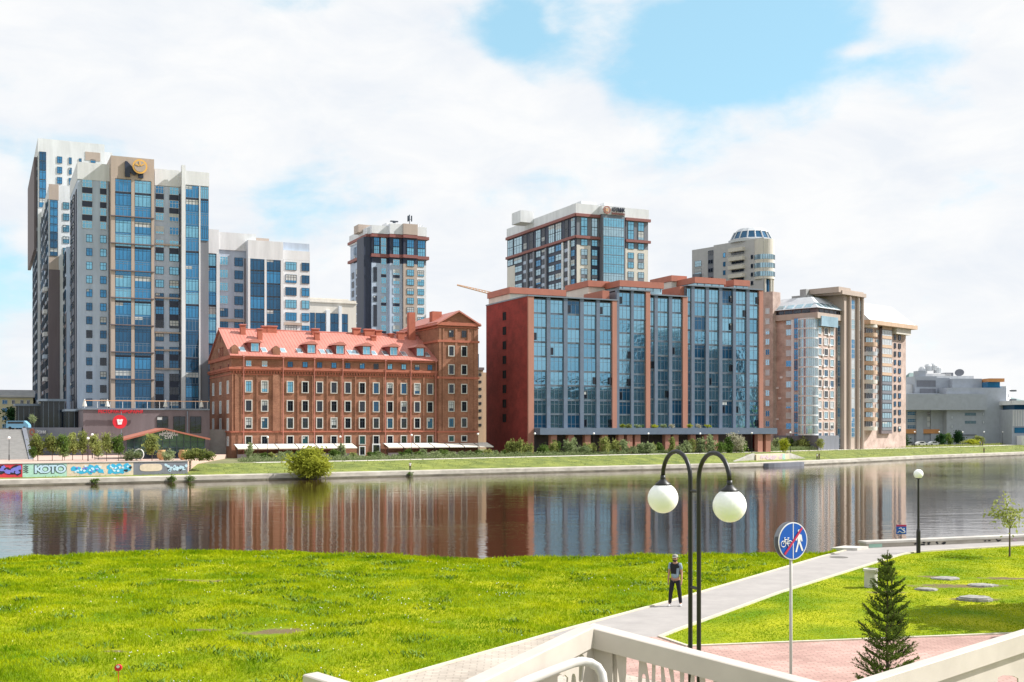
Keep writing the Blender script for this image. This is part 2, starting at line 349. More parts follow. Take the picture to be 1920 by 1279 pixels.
# ------------------------------------------------------------------ ground, water, paths
def grid_mesh(name, xs, ys, zf, m):
    xs = np.array(xs); ys = np.array(ys); XX, YY = np.meshgrid(xs, ys); ZZ = zf(XX, YY)
    v = np.stack([XX, YY, ZZ], -1).reshape(-1, 3); nx, ny = len(xs), len(ys)
    i = (np.arange(ny-1)[:, None]*nx+np.arange(nx-1)[None]).reshape(-1)
    f = np.stack([i, i+1, i+nx+1, i+nx], -1)
    return raw_mesh(name, v, f, m, True)
def raw_mesh(name, v, f, m, smooth=False):
    me = bpy.data.meshes.new(name); v = np.ascontiguousarray(v, dtype=np.float32); f = np.ascontiguousarray(f, dtype=np.int32); k = f.shape[1]
    me.vertices.add(len(v)); me.vertices.foreach_set('co', v.ravel()); me.loops.add(f.size); me.loops.foreach_set('vertex_index', f.ravel())
    me.polygons.add(len(f)); me.polygons.foreach_set('loop_start', np.arange(0, f.size, k, dtype=np.int32)); me.polygons.foreach_set('loop_total', np.full(len(f), k, np.int32))
    if smooth: me.polygons.foreach_set('use_smooth', np.ones(len(f), bool))
    me.materials.append(G(m)); me.update(calc_edges=True); me.validate(); return me
CX = [-400, -60, -24.3, -19, -15, -9.5, -3.3, 0, 8.9, 15, 17.2, 27.4, 60, 400]
CY = [39, 49, 52.9, 56.0, 57.0, 56.0, 53.4, 53.6, 55.2, 55.4, 58.6, 62.2, 73, 180]
def crest(x): return np.interp(x, CX, CY)
PATCH = [(-7.2, 34.4, 1.5, .8), (-9.3, 34.8, .8, .35), (-10.8, 31.2, .5, .3), (17.2, 44.3, 2.6, .9), (13.9, 42.5, 1.2, .5), (20.0, 46.5, 1.6, .6), (17.5, 47.0, 1.2, .5), (16.5, 40.8, 1.4, .6), (-2.4, 36.2, .35, .2), (-13, 46, 2, .6)]
def near_z(x, y):
    s = y-crest(x); z = np.where(s > 0, -np.minimum(s*.55, 3.8), 0)
    und = .05*np.sin(x*.7+1.3*np.sin(y*.31))*np.sin(y*.53+.4*x)+.03*np.sin(x*1.9+y*1.3)
    tile = np.clip((y-20)/6, 0, 1)*np.clip((x*-1+ -3.08+.668*(y-27.56))/2.0-.1, 0, 1)
    return z + np.where(s > -1e9, und, 0)*tile - .012
lm = bpy.data.materials.new('lawn'); lm.use_nodes = True; MATS['lawn'] = lm; t = lm.node_tree; pb = t.nodes['Principled BSDF']; pb.inputs['Roughness'].default_value = .95
pb.inputs['Specular IOR Level'].default_value = .1
co = nd(t, 'ShaderNodeTexCoord'); a1 = nd(t, 'ShaderNodeTexNoise'); a1.inputs['Scale'].default_value = .35; a1.inputs['Detail'].default_value = 6
a2 = nd(t, 'ShaderNodeTexNoise'); a2.inputs['Scale'].default_value = 9; a2.inputs['Detail'].default_value = 6; a2.inputs['Roughness'].default_value = .75
for q in (a1, a2): t.links.new(co.outputs['Object'], q.inputs['Vector'])
r1 = nd(t, 'ShaderNodeValToRGB'); r1.color_ramp.elements[0].color = (.12, .22, .006, 1); r1.color_ramp.elements[1].color = (.36, .38, .015, 1); r1.color_ramp.elements[0].position = .35; r1.color_ramp.elements[1].position = .65
r2 = nd(t, 'ShaderNodeValToRGB'); r2.color_ramp.elements[0].color = (.45, .5, .4, 1); r2.color_ramp.elements[1].color = (1.25, 1.2, 1.1, 1); r2.color_ramp.elements[0].position = .3; r2.color_ramp.elements[1].position = .62
t.links.new(a1.outputs[0], r1.inputs[0]); t.links.new(a2.outputs[0], r2.inputs[0])
mu = nd(t, 'ShaderNodeMix', data_type='RGBA', blend_type='MULTIPLY'); mu.inputs[0].default_value = 1; t.links.new(r1.outputs[0], mu.inputs[6]); t.links.new(r2.outputs[0], mu.inputs[7])
sx = nd(t, 'ShaderNodeSeparateXYZ'); t.links.new(co.outputs['Object'], sx.inputs[0])
def TM(op, a, b=None, clamp=False):
    n = nd(t, 'ShaderNodeMath', operation=op, use_clamp=clamp)
    for i, v in enumerate((a, b)):
        if v is None: continue
        if isinstance(v, (int, float)): n.inputs[i].default_value = v
        else: t.links.new(v, n.inputs[i])
    return n.outputs[0]
acc = None
for (x, y, rx, ry) in PATCH:
    dx = TM('DIVIDE', TM('SUBTRACT', sx.outputs[0], x), rx); dy = TM('DIVIDE', TM('SUBTRACT', sx.outputs[1], y), ry)
    r_ = TM('SUBTRACT', 1.0, TM('ADD', TM('MULTIPLY', dx, dx), TM('MULTIPLY', dy, dy)), True); acc = r_ if acc is None else TM('MAXIMUM', acc, r_)
a3 = nd(t, 'ShaderNodeTexNoise'); a3.inputs['Scale'].default_value = 1.6; a3.inputs['Detail'].default_value = 8; a3.inputs['Roughness'].default_value = .7; t.links.new(co.outputs['Object'], a3.inputs['Vector'])
msk = TM('MULTIPLY', TM('SUBTRACT', TM('ADD', acc, TM('MULTIPLY', a3.outputs[0], 2.4)), 1.72), 3, True)
soil = nd(t, 'ShaderNodeMix', data_type='RGBA'); t.links.new(msk, soil.inputs[0]); t.links.new(mu.outputs[2], soil.inputs[6]); soil.inputs[7].default_value = (.17, .13, .075, 1)
t.links.new(soil.outputs[2], pb.inputs['Base Color'])
bp = nd(t, 'ShaderNodeBump'); bp.inputs['Distance'].default_value = .05; t.links.new(a2.outputs[0], bp.inputs['Height']); t.links.new(bp.outputs[0], pb.inputs['Normal'])
xs = [-6000, -2000, -600, -200, -120, -80] + list(np.arange(-60, 60, .6)) + [70, 90, 130, 250, 600, 2000, 6000]
ys = [-6000, -1500, -400, -100, -30, 0] + list(np.arange(12, 66, .6)) + [70, 75, 82, 100, 140, 200]
tag(link('ground', grid_mesh('ground', xs, ys, near_z, 'lawn')), 'near bank lawn running down to the river', kind='structure')
# water
wm = bpy.data.materials.new('river_water'); wm.use_nodes = True; MATS['river_water'] = wm; t = wm.node_tree; pb = t.nodes['Principled BSDF']
pb.inputs['Base Color'].default_value = (.045, .024, .010, 1); pb.inputs['Roughness'].default_value = .035; pb.inputs['IOR'].default_value = 1.42
co = nd(t, 'ShaderNodeTexCoord'); hs = []
for sc, dist, st in ((.5, .028, (.35, 1, 1)), (1.5, .022, (.4, 1, 1)), (4.5, .010, (.5, 1, 1)), (.05, .03, (.5, 1, 1))):
    mp = nd(t, 'ShaderNodeMapping'); mp.inputs['Scale'].default_value = st; t.links.new(co.outputs['Object'], mp.inputs[0])
    q = nd(t, 'ShaderNodeTexNoise'); q.inputs['Scale'].default_value = sc; q.inputs['Detail'].default_value = 2; t.links.new(mp.outputs[0], q.inputs['Vector'])
    hs.append(TM('MULTIPLY', q.outputs[0], dist))
gust = nd(t, 'ShaderNodeTexNoise'); gust.inputs['Scale'].default_value = .018; gust.inputs['Detail'].default_value = 3; t.links.new(co.outputs['Object'], gust.inputs['Vector'])
gf = TM('ADD', TM('MULTIPLY', TM('SUBTRACT', gust.outputs[0], .48, False), 5.0, True), .35)
hh = TM('ADD', TM('MULTIPLY', TM('ADD', hs[1], hs[2]), gf), TM('ADD', hs[0], hs[3]))
bp = nd(t, 'ShaderNodeBump'); bp.inputs['Distance'].default_value = 1; bp.inputs['Strength'].default_value = .9; t.links.new(hh, bp.inputs['Height']); t.links.new(bp.outputs[0], pb.inputs['Normal'])
mb = MB(); mb.quad([(-6000, -200, -3), (6000, -200, -3), (6000, 7000, -3), (-6000, 7000, -3)])
obj('water', mb, 'river_water', kind='structure')
# far bank
SH = [Vector(p) for p in ((-2500, -700), (-700, 10), (-160, 127), (-78.4, 175.5), (-32, 202.6), (4.2, 225.9), (56.5, 258.6), (86, 289), (118, 324), (148, 352), (175, 378), (230, 440), (420, 640), (1800, 1900), (5000, 5200))]
def dens(pl, st):
    o = []
    for a, b in zip(pl, pl[1:]):
        k = max(1, min(40, int((b-a).length/st))); o += [a+(b-a)*i/k for i in range(k)]
    return o+[pl[-1]]
SHD = dens(SH, 7)
def offs(pl, s):
    o = []
    for i, p in enumerate(pl):
        tt = (pl[min(i+1, len(pl)-1)]-pl[max(i-1, 0)]).normalized(); o.append(p+Vector((-tt.y, tt.x))*s)
    return o
def zg(x): return -.6+.35*min(1, max(0, (x+20)/60))-.2*min(1, max(0, (x-60)/60))
def strip(name, prof, m, x0=-1e9, x1=1e9, kind='structure', lab=None):
    """sweep a cross-section [(distance from the waterline, height or None for bank level)] along the far shore"""
    pts = [p for p in SHD if x0 <= p.x <= x1]; ls = [offs(pts, s) for s, _ in prof]; mb = MB(); k = len(prof)
    for i, p in enumerate(pts):
        for j, (s, z) in enumerate(prof): q = ls[j][i]; mb.v.append((q.x, q.y, zg(p.x)+z[0] if isinstance(z, tuple) else z))
    for i in range(len(pts)-1):
        for j in range(k-1): mb.f.append((i*k+j, (i+1)*k+j, (i+1)*k+j+1, i*k+j+1)); mb.m.append(0)
    return obj(name, mb, m, kind=kind, label=lab)
mat('far_grass', (.09, .14, .02), .95, .3, .35, extra=(.24, .27, .05), det=7)
mat('quay_stone', (.44, .40, .34), .9, .3, .35, extra=(.58, .54, .47), det=8, stretch=(1, 1, 2))
mat('promenade_paving', (.56, .53, .47), .9, .08, .5)
mat('far_soil', (.17, .17, .08), .95, .3, .3)
mat('plaza_pink', (.50, .36, .30), .9, .1, .4)
strip('quay', [(-.1, -4), (0, -2.12), (.02, -2.05), (3.4, -2.03)], 'quay_stone', lab='low stone quay wall and walkway along the far shore')
strip('far_slope_grass', [(3.38, -2.035), (4.5, -1.95), (10, (-.65,)), (16, (-.05,)), (17, (0,))], 'far_grass', -160, 420)
strip('promenade', [(16.9, (.012,)), (21.2, (.012,))], 'promenade_paving', -42, 420)
strip('far_lawn', [(21.1, (.006,)), (30, (.006,))], 'far_grass', 60, 420)
strip('far_ground', [(17, (0,)), (60, (0,)), (200, (0,)), (900, (0,))], 'far_soil', -160, 420)
mb = MB()
mb.quad([(-6000, 500, -.9), (6000, 500, -.9), (6000, 9000, -.9), (-6000, 9000, -.9)]); obj('far_plain', mb, 'far_soil', kind='structure')
mat('quay_wet', (.10, .09, .065), .6, .4, .4, extra=(.20, .18, .13), det=8)
strip('quay_foot', [(-.14, -4), (-.05, -2.74), (.0, -2.72)], 'quay_wet', lab='dark wet algae band at the foot of the quay')
# near paths
mat('asphalt', (.30, .28, .27), .9, .08, .9, extra=(.36, .335, .32), det=8, bump=.004, bscale=60)
mb = MB(); mb.quad([(p[0], p[1], .012) for p in ((.95, 33.6), (4.3, 33.4), (5.0, 34.6), (9.84, 42.3), (18.7, 55), (19.9, 56.2), (26.4, 59.2), (60, 68.5), (60, 72.4), (27.4, 61.4), (17.9, 57.9), (17.2, 57.9), (14.5, 53.9))])
obj('asphalt_path', mb, 'asphalt', kind='structure')
mb = MB(); mb.quad([(p[0], p[1], .008) for p in ((-12, 14.3), (12, 14.3), (3.5, 27.6), (2.5, 28.8), (.8, 30.9), (1.5, 33.6), (.95, 33.6), (-3.08, 27.56))])
obj('light_paving', mb, 'paver_light', kind='structure')
mb = MB(); mb.quad([(p[0], p[1], .012) for p in ((.8, 30.9), (2.5, 28.8), (3.5, 27.6), (12, 14.3), (60, 14.3), (60, 43), (15.2, 34), (4.9, 31.95), (4.3, 33.4), (1.5, 33.6))])
obj('pink_paving', mb, 'paver_pink', kind='structure')
def kerb(pts, w_=.11, h_=.05):
    mb = MB()
    for a, b in zip(pts, pts[1:]):
        f = Fr(a, (b[0]-a[0], b[1]-a[1])); mb.box(f, 0, (Vector(b)-Vector(a)).length, -w_/2, w_/2, -.1, h_)
    return obj('kerb', mb, 'kerb', kind='structure')
kerb([(-12, 14.3), (-3.08, 27.56), (1.75, 34.8), (5.6, 40.3), (14.5, 53.9), (16.9, 57.3)])
kerb([(60, 43), (15.2, 34), (4.9, 31.95), (4.3, 33.4), (5.0, 34.6), (9.84, 42.3), (18.7, 55), (19.9, 56.2), (26.4, 59.2), (60, 68.5)])
# grass blades over the near lawns (uncountable)
def blades(name, n, xr, yr, test, h0, h1, seed, wd=.012, lean=.45, dens_scale=1.0, m='grass_blade', clump=0):
    g = np.random.default_rng(seed); x = g.uniform(*xr, n); y = yr[0]+(yr[1]-yr[0])*g.uniform(0, 1, n)**dens_scale
    ok = test(x, y) & (np.abs(x) < y*.62+1.5) & (y < crest(x)+1.2)
    for (px, py, rx, ry) in PATCH: ok &= g.uniform(0, 1, n) > 1.5*(1-((x-px)/rx)**2-((y-py)/ry)**2+.45*np.sin(x*4.1+py)*np.sin(y*6.3+px))
    if clump: ok &= np.sin(x*1.3+2.3*np.sin(y*.8)+seed)*np.sin(y*1.6+1.2*np.sin(x*.9)) > clump
    x, y = x[ok], y[ok]; k = len(x); h = g.uniform(h0, h1, k); a = g.uniform(0, 2*PI, k)
    cl = .5+.5*np.sin(x*1.7+2*np.sin(y*.9))*np.sin(y*1.3+1.5*np.sin(x*.6)); h *= .6+.75*cl
    w_ = wd*(.7+.6*g.uniform(0, 1, k))*(y/30); z = near_z(x, y)
    dx, dy = np.cos(a)*w_, np.sin(a)*w_; lx, ly = g.normal(0, lean, k)*h, g.normal(0, lean, k)*h
    b0 = np.stack([x-dx, y-dy, z], -1); b1 = np.stack([x+dx, y+dy, z], -1)
    m0 = np.stack([x-dx*.7+lx*.4, y-dy*.7+ly*.4, z+h*.6], -1); m1 = np.stack([x+dx*.7+lx*.4, y+dy*.7+ly*.4, z+h*.6], -1)
    tp = np.stack([x+lx, y+ly, z+h], -1)
    v = np.stack([b0, b1, m1, m0, tp], 1).reshape(-1, 3); i = np.arange(k)*5
    f = np.concatenate([np.stack([i, i+1, i+2], -1), np.stack([i, i+2, i+3], -1), np.stack([i+3, i+2, i+4], -1)])
    return tag(link(name, raw_mesh(name, v, f, m)), kind='stuff')
gm = leafmat('grass_blade', (.11, .22, .004), (.46, .50, .010), .42)
for n_ in gm.node_tree.nodes:
    if n_.type == 'TEX_NOISE': n_.inputs['Scale'].default_value = .55; n_.inputs['Detail'].default_value = 10; n_.inputs['Roughness'].default_value = .72
    if n_.type == 'VALTORGB': n_.color_ramp.elements[0].position = .36; n_.color_ramp.elements[1].position = .66
for n_ in gm.node_tree.nodes:
    if n_.type == 'MATH': n_.inputs[1].default_value = 0.0
mat('weed_leaf', (.10, .19, .008), .7, .3, 1.5)
left = lambda x, y: x < -3.08+.668*(y-27.56)-.12
right = lambda x, y: (x > np.where(y < 42.3, 5.0+(y-34.6)*.6286, np.where(y < 55, 9.84+(y-42.3)*.698, 18.7+(y-55)*1.6))+.12) & (y > 31.95+(x-4.9)*.199+.1) & (y < np.where(x < 26.4, 56.2+(x-19.9)*.46, 59.2+(x-26.4)*.277)-.1)
o = blades('grass', 330000, (-27, 16), (25.5, 60), left, .055, .12, 1, .010, .6, 1.25); o['label'] = 'bright tall grass of the left lawn'
o = blades('grass', 175000, (4, 40), (31, 60), right, .018, .04, 2, .011, .7, 1.1); o['label'] = 'short mown grass of the right lawn'
o = blades('weeds', 90000, (-27, 16), (25.5, 60), left, .06, .16, 3, .02, .9, 1.25, 'weed_leaf', .62); o['label'] = 'darker broad-leaved weeds in the left lawn'
o = blades('weeds', 40000, (-27, 16), (50, 60), lambda x, y: left(x, y) & (y > crest(x)-1.6), .08, .19, 4, .013, .4, 1.0); o['label'] = 'longer grass along the river edge'

g = np.random.default_rng(12); n = 2400; y = 26+32*g.uniform(0, 1, n); x = g.uniform(-.46, .16, n)*y; cl = np.sin(x*.9+2.1*np.sin(y*.5))*np.sin(y*1.1+x*.35); ok = left(x, y) & (cl > .55) & (y < crest(x)); x, y = x[ok], y[ok]; k = len(x); z = near_z(x, y)+g.uniform(.06, .14, k); s_ = g.uniform(.010, .022, k)
v = np.stack([np.stack([x-s_, y, z], -1), np.stack([x, y-s_, z+.006], -1), np.stack([x+s_, y, z], -1), np.stack([x, y+s_*.5, z+s_*1.3], -1)], 1).reshape(-1, 3); i = np.arange(k)*4
tag(link('clover_flowers', raw_mesh('clover_flowers', v, np.concatenate([np.stack([i, i+1, i+3], -1), np.stack([i+1, i+2, i+3], -1)]), 'white_paint')), 'tiny white clover heads scattered in the left lawn', kind='stuff')
# ------------------------------------------------------------------ the brick mill
CYG = ('glass_cyan', 'glass_pale', 'glass_blue')
mat('surround_white', (.58, .55, .51), .8, .12, 3)
def build_mill():
    F = Fr(P(434, 245), U); z0 = -.9; SF = Fr(F.o, F.n)
    B = Bd('brick_mill', 'long red brick mill with red metal roof and gabled stair tower at its right', 'mill building', (F.o.x, F.o.y, z0))
    zz = lambda y, px=434: F.zx(px, y)
    uE = F.ux(822); uT = F.ux(896); D = 25.7; ze = zz(664); zr = SF.zx(413, 616)
    mb = MB()
    mb.box(F, 0, uE, -D, 0, z0, ze-.15)
    mb.extr(SF, [(-D, ze-.15), (0, ze-.15), (-D/2, zr-.3)], -.5, 0)              # gable wall
    B.part('wall', mb, 'brick_mill')
    # cornices and belts
    mb = MB()
    for za, zb, n in ((ze-.9, ze-.15, .35), (zz(692), zz(688), .55), (zz(695), zz(692), .35), (zz(811), zz(808), .22), (zz(702.5), zz(700), .1)):
        mb.box(F, -.02-n, uE-.01, 0, n, za, zb); mb.box(SF, -D, 0, 0, n, za, zb)
    B.part('cornice', mb, 'brick_trim')
    mb = MB(); u = .3
    while u < uE: mb.box(F, u, u+.28, .1, .3, zz(699), zz(695)); u += .62
    B.part('dentil_course', mb, 'brick_trim')
    # pilasters
    for i, (a, b, n) in enumerate(((434.6, 437, .3), (440, 452, .22), (480.5, 482.5, .2), (511, 526, .3), (557, 559.5, .2), (584.5, 587, .2), (612, 614.5, .2), (638, 641, .2), (665, 667.5, .2), (691.5, 694, .2), (718, 720.5, .2), (743.5, 746, .2), (768.5, 771, .2), (793, 795.5, .2), (814, 821, .3))):
        mb = MB(); mb.box(F, F.ux(a), F.ux(b), 0, n, zz(808)+.01, zz(701)); B.part('pilaster', mb, 'brick_mill')
    for a in (456, 530, 588.5, 641.5, 721.5, 769, 816):
        mb = MB(); mb.tube([F.pt(F.ux(a), .62, zz(668)), F.pt(F.ux(a), .62, zz(687)), F.pt(F.ux(a), .42, zz(701)), F.pt(F.ux(a), .42, z0+.3)], .09, 8)
        mb.box(F, F.ux(a)-.22, F.ux(a)+.22, .45, .8, zz(669.5), zz(666)); B.part('downpipe', mb, 'roof_red')
    # windows
    cols = (466, 496, 544, 572, 599, 626, 652, 679, 705, 731, 757, 782, 806)
    rw = ((712.5, 736), (749, 772), (782, 804.5), (817, 836))
    def put(F, c, y0, y1, refx, wd, su, gl, n=0.):
        k = F.ux(c); za, zb = F.zx(refx, y1), F.zx(refx, y0)
        B.win(F, k, za+su, wd, zb-za-2*su, S(gl, 'frame_dark', 2, .68, su, 'surround_white'), n)
    for ci, c in enumerate(cols):
        for ri, (a, b) in enumerate(rw):
            gl = 'glass_cyan' if (ri == 0 and ci < 3) else rc('glass_dark', 'glass_dark', 'glass_dark', 'glass_deep', 'opening_dark', 'opening_dark')
            # rows stay level: heights read at the left corner, widths in metres
            put(F, c, a, b, 434, 1.2, .2, gl)
    for ci, c in enumerate(cols):
        k = F.ux(c); B.win(F, k, zz(686), 1.15, zz(675.5)-zz(686), S('glass_cyan' if ci in (0, 1, 9, 10) else rc('glass_dark', 'glass_deep', 'glass_blue'), 'frame_white' if ci < 2 else 'frame_dark', 2, .7), .02)
    # ground floor doorway and small arch
    mb = MB(); k = F.ux(705); mb.box(F, k-.95, k+.95, .01, .25, z0, 2.3, 0); mb.box(F, k-.65, k+.65, .25, .3, z0, 2.0, 1); B.part('door', mb, ['white_paint', 'glass_dark'])
    k = F.ux(679); B.win(F, k, -.2, 1.1, 1.8, S('glass_dark', 'frame_dark', 2, .6, .2, 'white_paint'))
    # brick lucarnes on the eave
    for a, b in ((434.3, 447), (512, 525)):
        mb = MB(); u0, u1 = F.ux(a), F.ux(b); zt = ze+1.5
        mb.extr(F, [(u0, ze-.14), (u1, ze-.14), (u1, zt), ((u0+u1)/2, zt+.6), (u0, zt)], -2.0, .1); B.part('parapet_gablet', mb, 'brick_mill')
    # roof
    rf = MB(); a = .35; sl_ = (zr-ze)/(D/2)
    rf.slab([F.pt(-.4, .7, ze-.25), F.pt(uE, .7, ze-.25), F.pt(uE, -D/2, zr), F.pt(-.4, -D/2, zr)], .18)
    rf.slab([F.pt(uE, -D-.7, ze-.25), F.pt(-.4, -D-.7, ze-.25), F.pt(-.4, -D/2, zr), F.pt(uE, -D/2, zr)], .18)
    ro = B.part('roof', rf, 'roof_red'); sm = MB(); u = 0
    while u < uE: 
        p0, p1 = F.pt(u, .68, ze-.2), F.pt(u, -D/2, zr+.05); p2, p3 = F.pt(u+.07, .68, ze-.2), F.pt(u+.07, -D/2, zr+.05)
        sm.slab([p0, p2, p3, p1], .1); u += .75
    sm.tube([F.pt(-.4, -D/2, zr+.08), F.pt(uE, -D/2, zr+.08)], .14, 6)
    B.part('standing_seam', sm, 'roof_red', parent=ro)
    rz = lambda n: ze-.25+(.7-n)*(zr-ze+.25)/(D/2+.7)
    # dormers: window box with round-arched gable cap
    for c in (480, 586, 640, 690, 741, 791):
        k = F.ux(c); nf = -1.1; h = 2.5; zb = rz(nf)-.1
        mb = MB(); mb.box(F, k-1.15, k+1.15, -6.0, nf, zb, zb+h-.35); dm = B.part('dormer', mb, 'roof_dark')
        mb = MB(); arc = [(k-1.6, zb+h-.35)] + [(k-1.6+3.2*i/10, zb+h-.3+.75*math.sin(PI*i/10)) for i in range(11)] + [(k+1.6, zb+h-.35)]
        mb.extr(F, arc, -6.6, nf+.35); B.part('dormer_roof', mb, 'roof_red', parent=dm)
        mb = MB()
        for b in win_boxes(1.7, 1.75, S(rc('glass_cyan', 'glass_blue'), 'frame_white', 2, 0)):
            mb.box(F.at(k), b[0], b[1], nf+b[2], nf+b[3], zb+.25+b[4], zb+.25+b[5], 0 if b[6].startswith('glass') else 1)
        B.part('dormer_window', mb, ['glass_cyan', 'frame_white'], parent=dm)
    for c in (458, 499, 535, 566, 609, 622, 662, 672, 706, 728, 763, 806):
        k = F.ux(c); mb = MB()
        q = lambda u, n, dz: F.pt(u, n, rz(n)+dz)
        mb.slab([q(k-.6, -1.1, .16), q(k+.6, -1.1, .16), q(k+.6, -3.2, .16), q(k-.6, -3.2, .16)], .2, 0)
        mb.slab([q(k-.47, -1.25, .19), q(k+.47, -1.25, .19), q(k+.47, -3.05, .19), q(k-.47, -3.05, .19)], .05, 1)
        B.part('skylight', mb, ['frame_white', 'glass_pale'])
    # chimneys
    for c, n, wd, top in ((455, -10.5, 1.1, 608), (487, -8.0, 1.0, 616), (495, -12, 1.0, 611), (509, -12, 2.2, 611), (591, -11.5, 1.6, 616), (594, -8.8, 1.1, 622), (668, -12.5, 1.7, 615), (692, -12, 2.4, 617), (700, -9.5, 1.1, 629), (709, -12.6, 1.4, 619), (733, -12, 1.0, 625), (751, -11, 1.6, 622), (765, -13, 2.2, 621)):
        f = F.off(n); u = f.ux(c); zt = f.zx(c, top); mb = MB(); f = f.at(u)
        mb.box(f, -wd/2, wd/2, -.6, .6, min(rz(n), 30)-1.2, zt-.25, 0); ch = B.part('chimney', mb, 'brick_trim')
        mb = MB(); mb.box(f, -wd/2-.15, wd/2+.15, -.75, .75, zt-.25, zt, 0); B.part('chimney_cap', mb, 'roof_red', parent=ch)
    # stair tower
    T = F.off(.9); t0, t1 = T.ux(822), T.ux(896.5); te = F.zx(860, 608); DT = 26; tm = (t0+t1)/2; ta = F.zx(860, 583)
    mb = MB(); mb.box(T, t0, t1, -DT, 0, z0, te-.1); mb.extr(T, [(t0, te-.1), (t1, te-.1), (tm, ta-.3)], -.6, -.1); mb.extr(T, [(t0, te-.1), (t1, te-.1), (tm, ta-.3)], -DT, -DT+.6)
    tw = B.part('stair_tower', mb, 'brick_mill')
    mb = MB()
    for ya, yb, n in ((606, 612, .45), (614, 616, .15), (639, 643, .25), (707, 711, .25), (808, 811, .22)):
        mb = MB(); mb.box(T, t0-n, t1+n, 0, n, F.zx(860, yb), F.zx(860, ya)); mb.box(Fr(T.pt(t0, 0, 0), F.n), -DT, 0, 0, n, F.zx(860, yb), F.zx(860, ya)); B.part('tower_cornice', mb, 'brick_trim', parent=tw)
    for a, b in ((822.4, 827), (829.5, 832.5), (853, 857), (876, 879.5), (888.5, 896)):
        for ya, yb in ((617, 639), (643, 707), (711, 808)):
            mb = MB(); mb.box(T, T.ux(a), T.ux(b), 0, .2, F.zx(860, yb), F.zx(860, ya)); B.part('tower_pilaster', mb, 'brick_mill', parent=tw)
    mb = MB(); zt = lambda u: te-.1+(ta-te+.1)*(1-abs(u-tm)/((t1-t0)/2+.5))
    for s in (-1, 1):
        e = tm+s*((t1-t0)/2+.6); pp = [T.pt(e, .6, te-.05), T.pt(tm, .6, ta), T.pt(tm, -DT-.6, ta), T.pt(e, -DT-.6, te-.05)]
        mb.slab(pp if s < 0 else pp[::-1], .35)
    B.part('tower_roof', mb, 'roof_red', parent=tw)
    for c in (846, 870):
        for (a, b) in ((619, 635), (649, 670), (684, 704), (720, 739.5), (752, 773), (783, 802.5), (816, 829)):
            k = T.ux(c); za, zb = F.zx(860, b), F.zx(860, a); top = a == 619
            B.win(T, k, za+.25, 1.15, zb-za-.45, S(rc('glass_dark', 'glass_dark', 'glass_deep', 'opening_dark'), 'frame_dark', 2, .68, 0 if top else .2, 'surround_white'))
    f = T.off(-13); mb = MB(); u = T.ux(797)
    mb.box(T, t0-3.2, t0-1.6, -12.4, -11, 24, F.zx(797, 578)); B.part('chimney', mb, 'brick_trim')
    mb = MB(); mb.box(T, t0+1.2, t0+3.6, -9, -7, 29, 33.4); B.part('chimney', mb, 'brick_trim')
    # slit windows on the end wall
    for c in (400.5, 414, 428):
        for (a, b) in ((714, 737), (751, 774), (785, 807), (820, 836)):
            k = SF.ux(c); za, zb = F.zx(434, b), F.zx(434, a); B.win(SF, k, za, 1.5, zb-za, S('glass_pale', 'frame_white', 1, .7, .15, 'white_paint'))
    for c in (401, 414, 428.5):
        k = SF.ux(c); B.win(SF, k, 17.9, 1.1, 1.8, S('glass_dark', 'brick_trim', 1, 0))
    for c in (411, 414.5, 418): B.win(SF, SF.ux(c), 21.6, .9, 2.2, S('glass_dark', 'brick_trim', 1, 0))
    B.win(SF, SF.ux(413.5), 25.0, .9, 1.4, S('glass_dark', 'brick_trim', 1, 0))
    B.finish(97)
    return F
FM = build_mill()
def awnings(x0, x1, k, label):
    F = FM; u0, u1 = F.ux(x0), F.ux(x1); r = empty('terrace_awning', label, 'awning', F.pt((u0+u1)/2, 2.4, -.6), 'terrace awnings along the mill')
    for i in range(k):
        a, b = u0+(u1-u0)*i/k, u0+(u1-u0)*(i+1)/k
        mb = MB(); mb.slab([F.pt(a+.1, 4.3, 1.55), F.pt(b-.1, 4.3, 1.55), F.pt(b-.1, .75, 2.35), F.pt(a+.1, .75, 2.35)], .05)
        mb.box(F, a+.1, b-.1, 4.28, 4.32, 1.36, 1.54); obj('awning_cloth', mb, 'awning_cloth', r)
    for i in range(k+1):
        a = u0+(u1-u0)*i/k; mb = MB(); mb.tube([F.pt(a, 4.2, -.7), F.pt(a, 4.2, 1.5)], .06, 6); mb.tube([F.pt(a, .7, 2.4), F.pt(a, 4.3, 1.58)], .06, 6); obj('post', mb, 'metal_dark', r)
    mb = MB(); mb.box(F, u0, u1, .45, .7, 2.2, 2.42); obj('beam', mb, 'frame_white', r)
    mb = MB(); mb.box(F, u0, u1, 4.4, 4.5, -.6, .3); obj('terrace_railing', mb, 'brown_panel', r)
awnings(437, 660, 6, 'cream terrace awning row shading the left half of the brick mill')
awnings(716, 912, 7, 'cream terrace awning row running past the gabled stair tower of the mill')
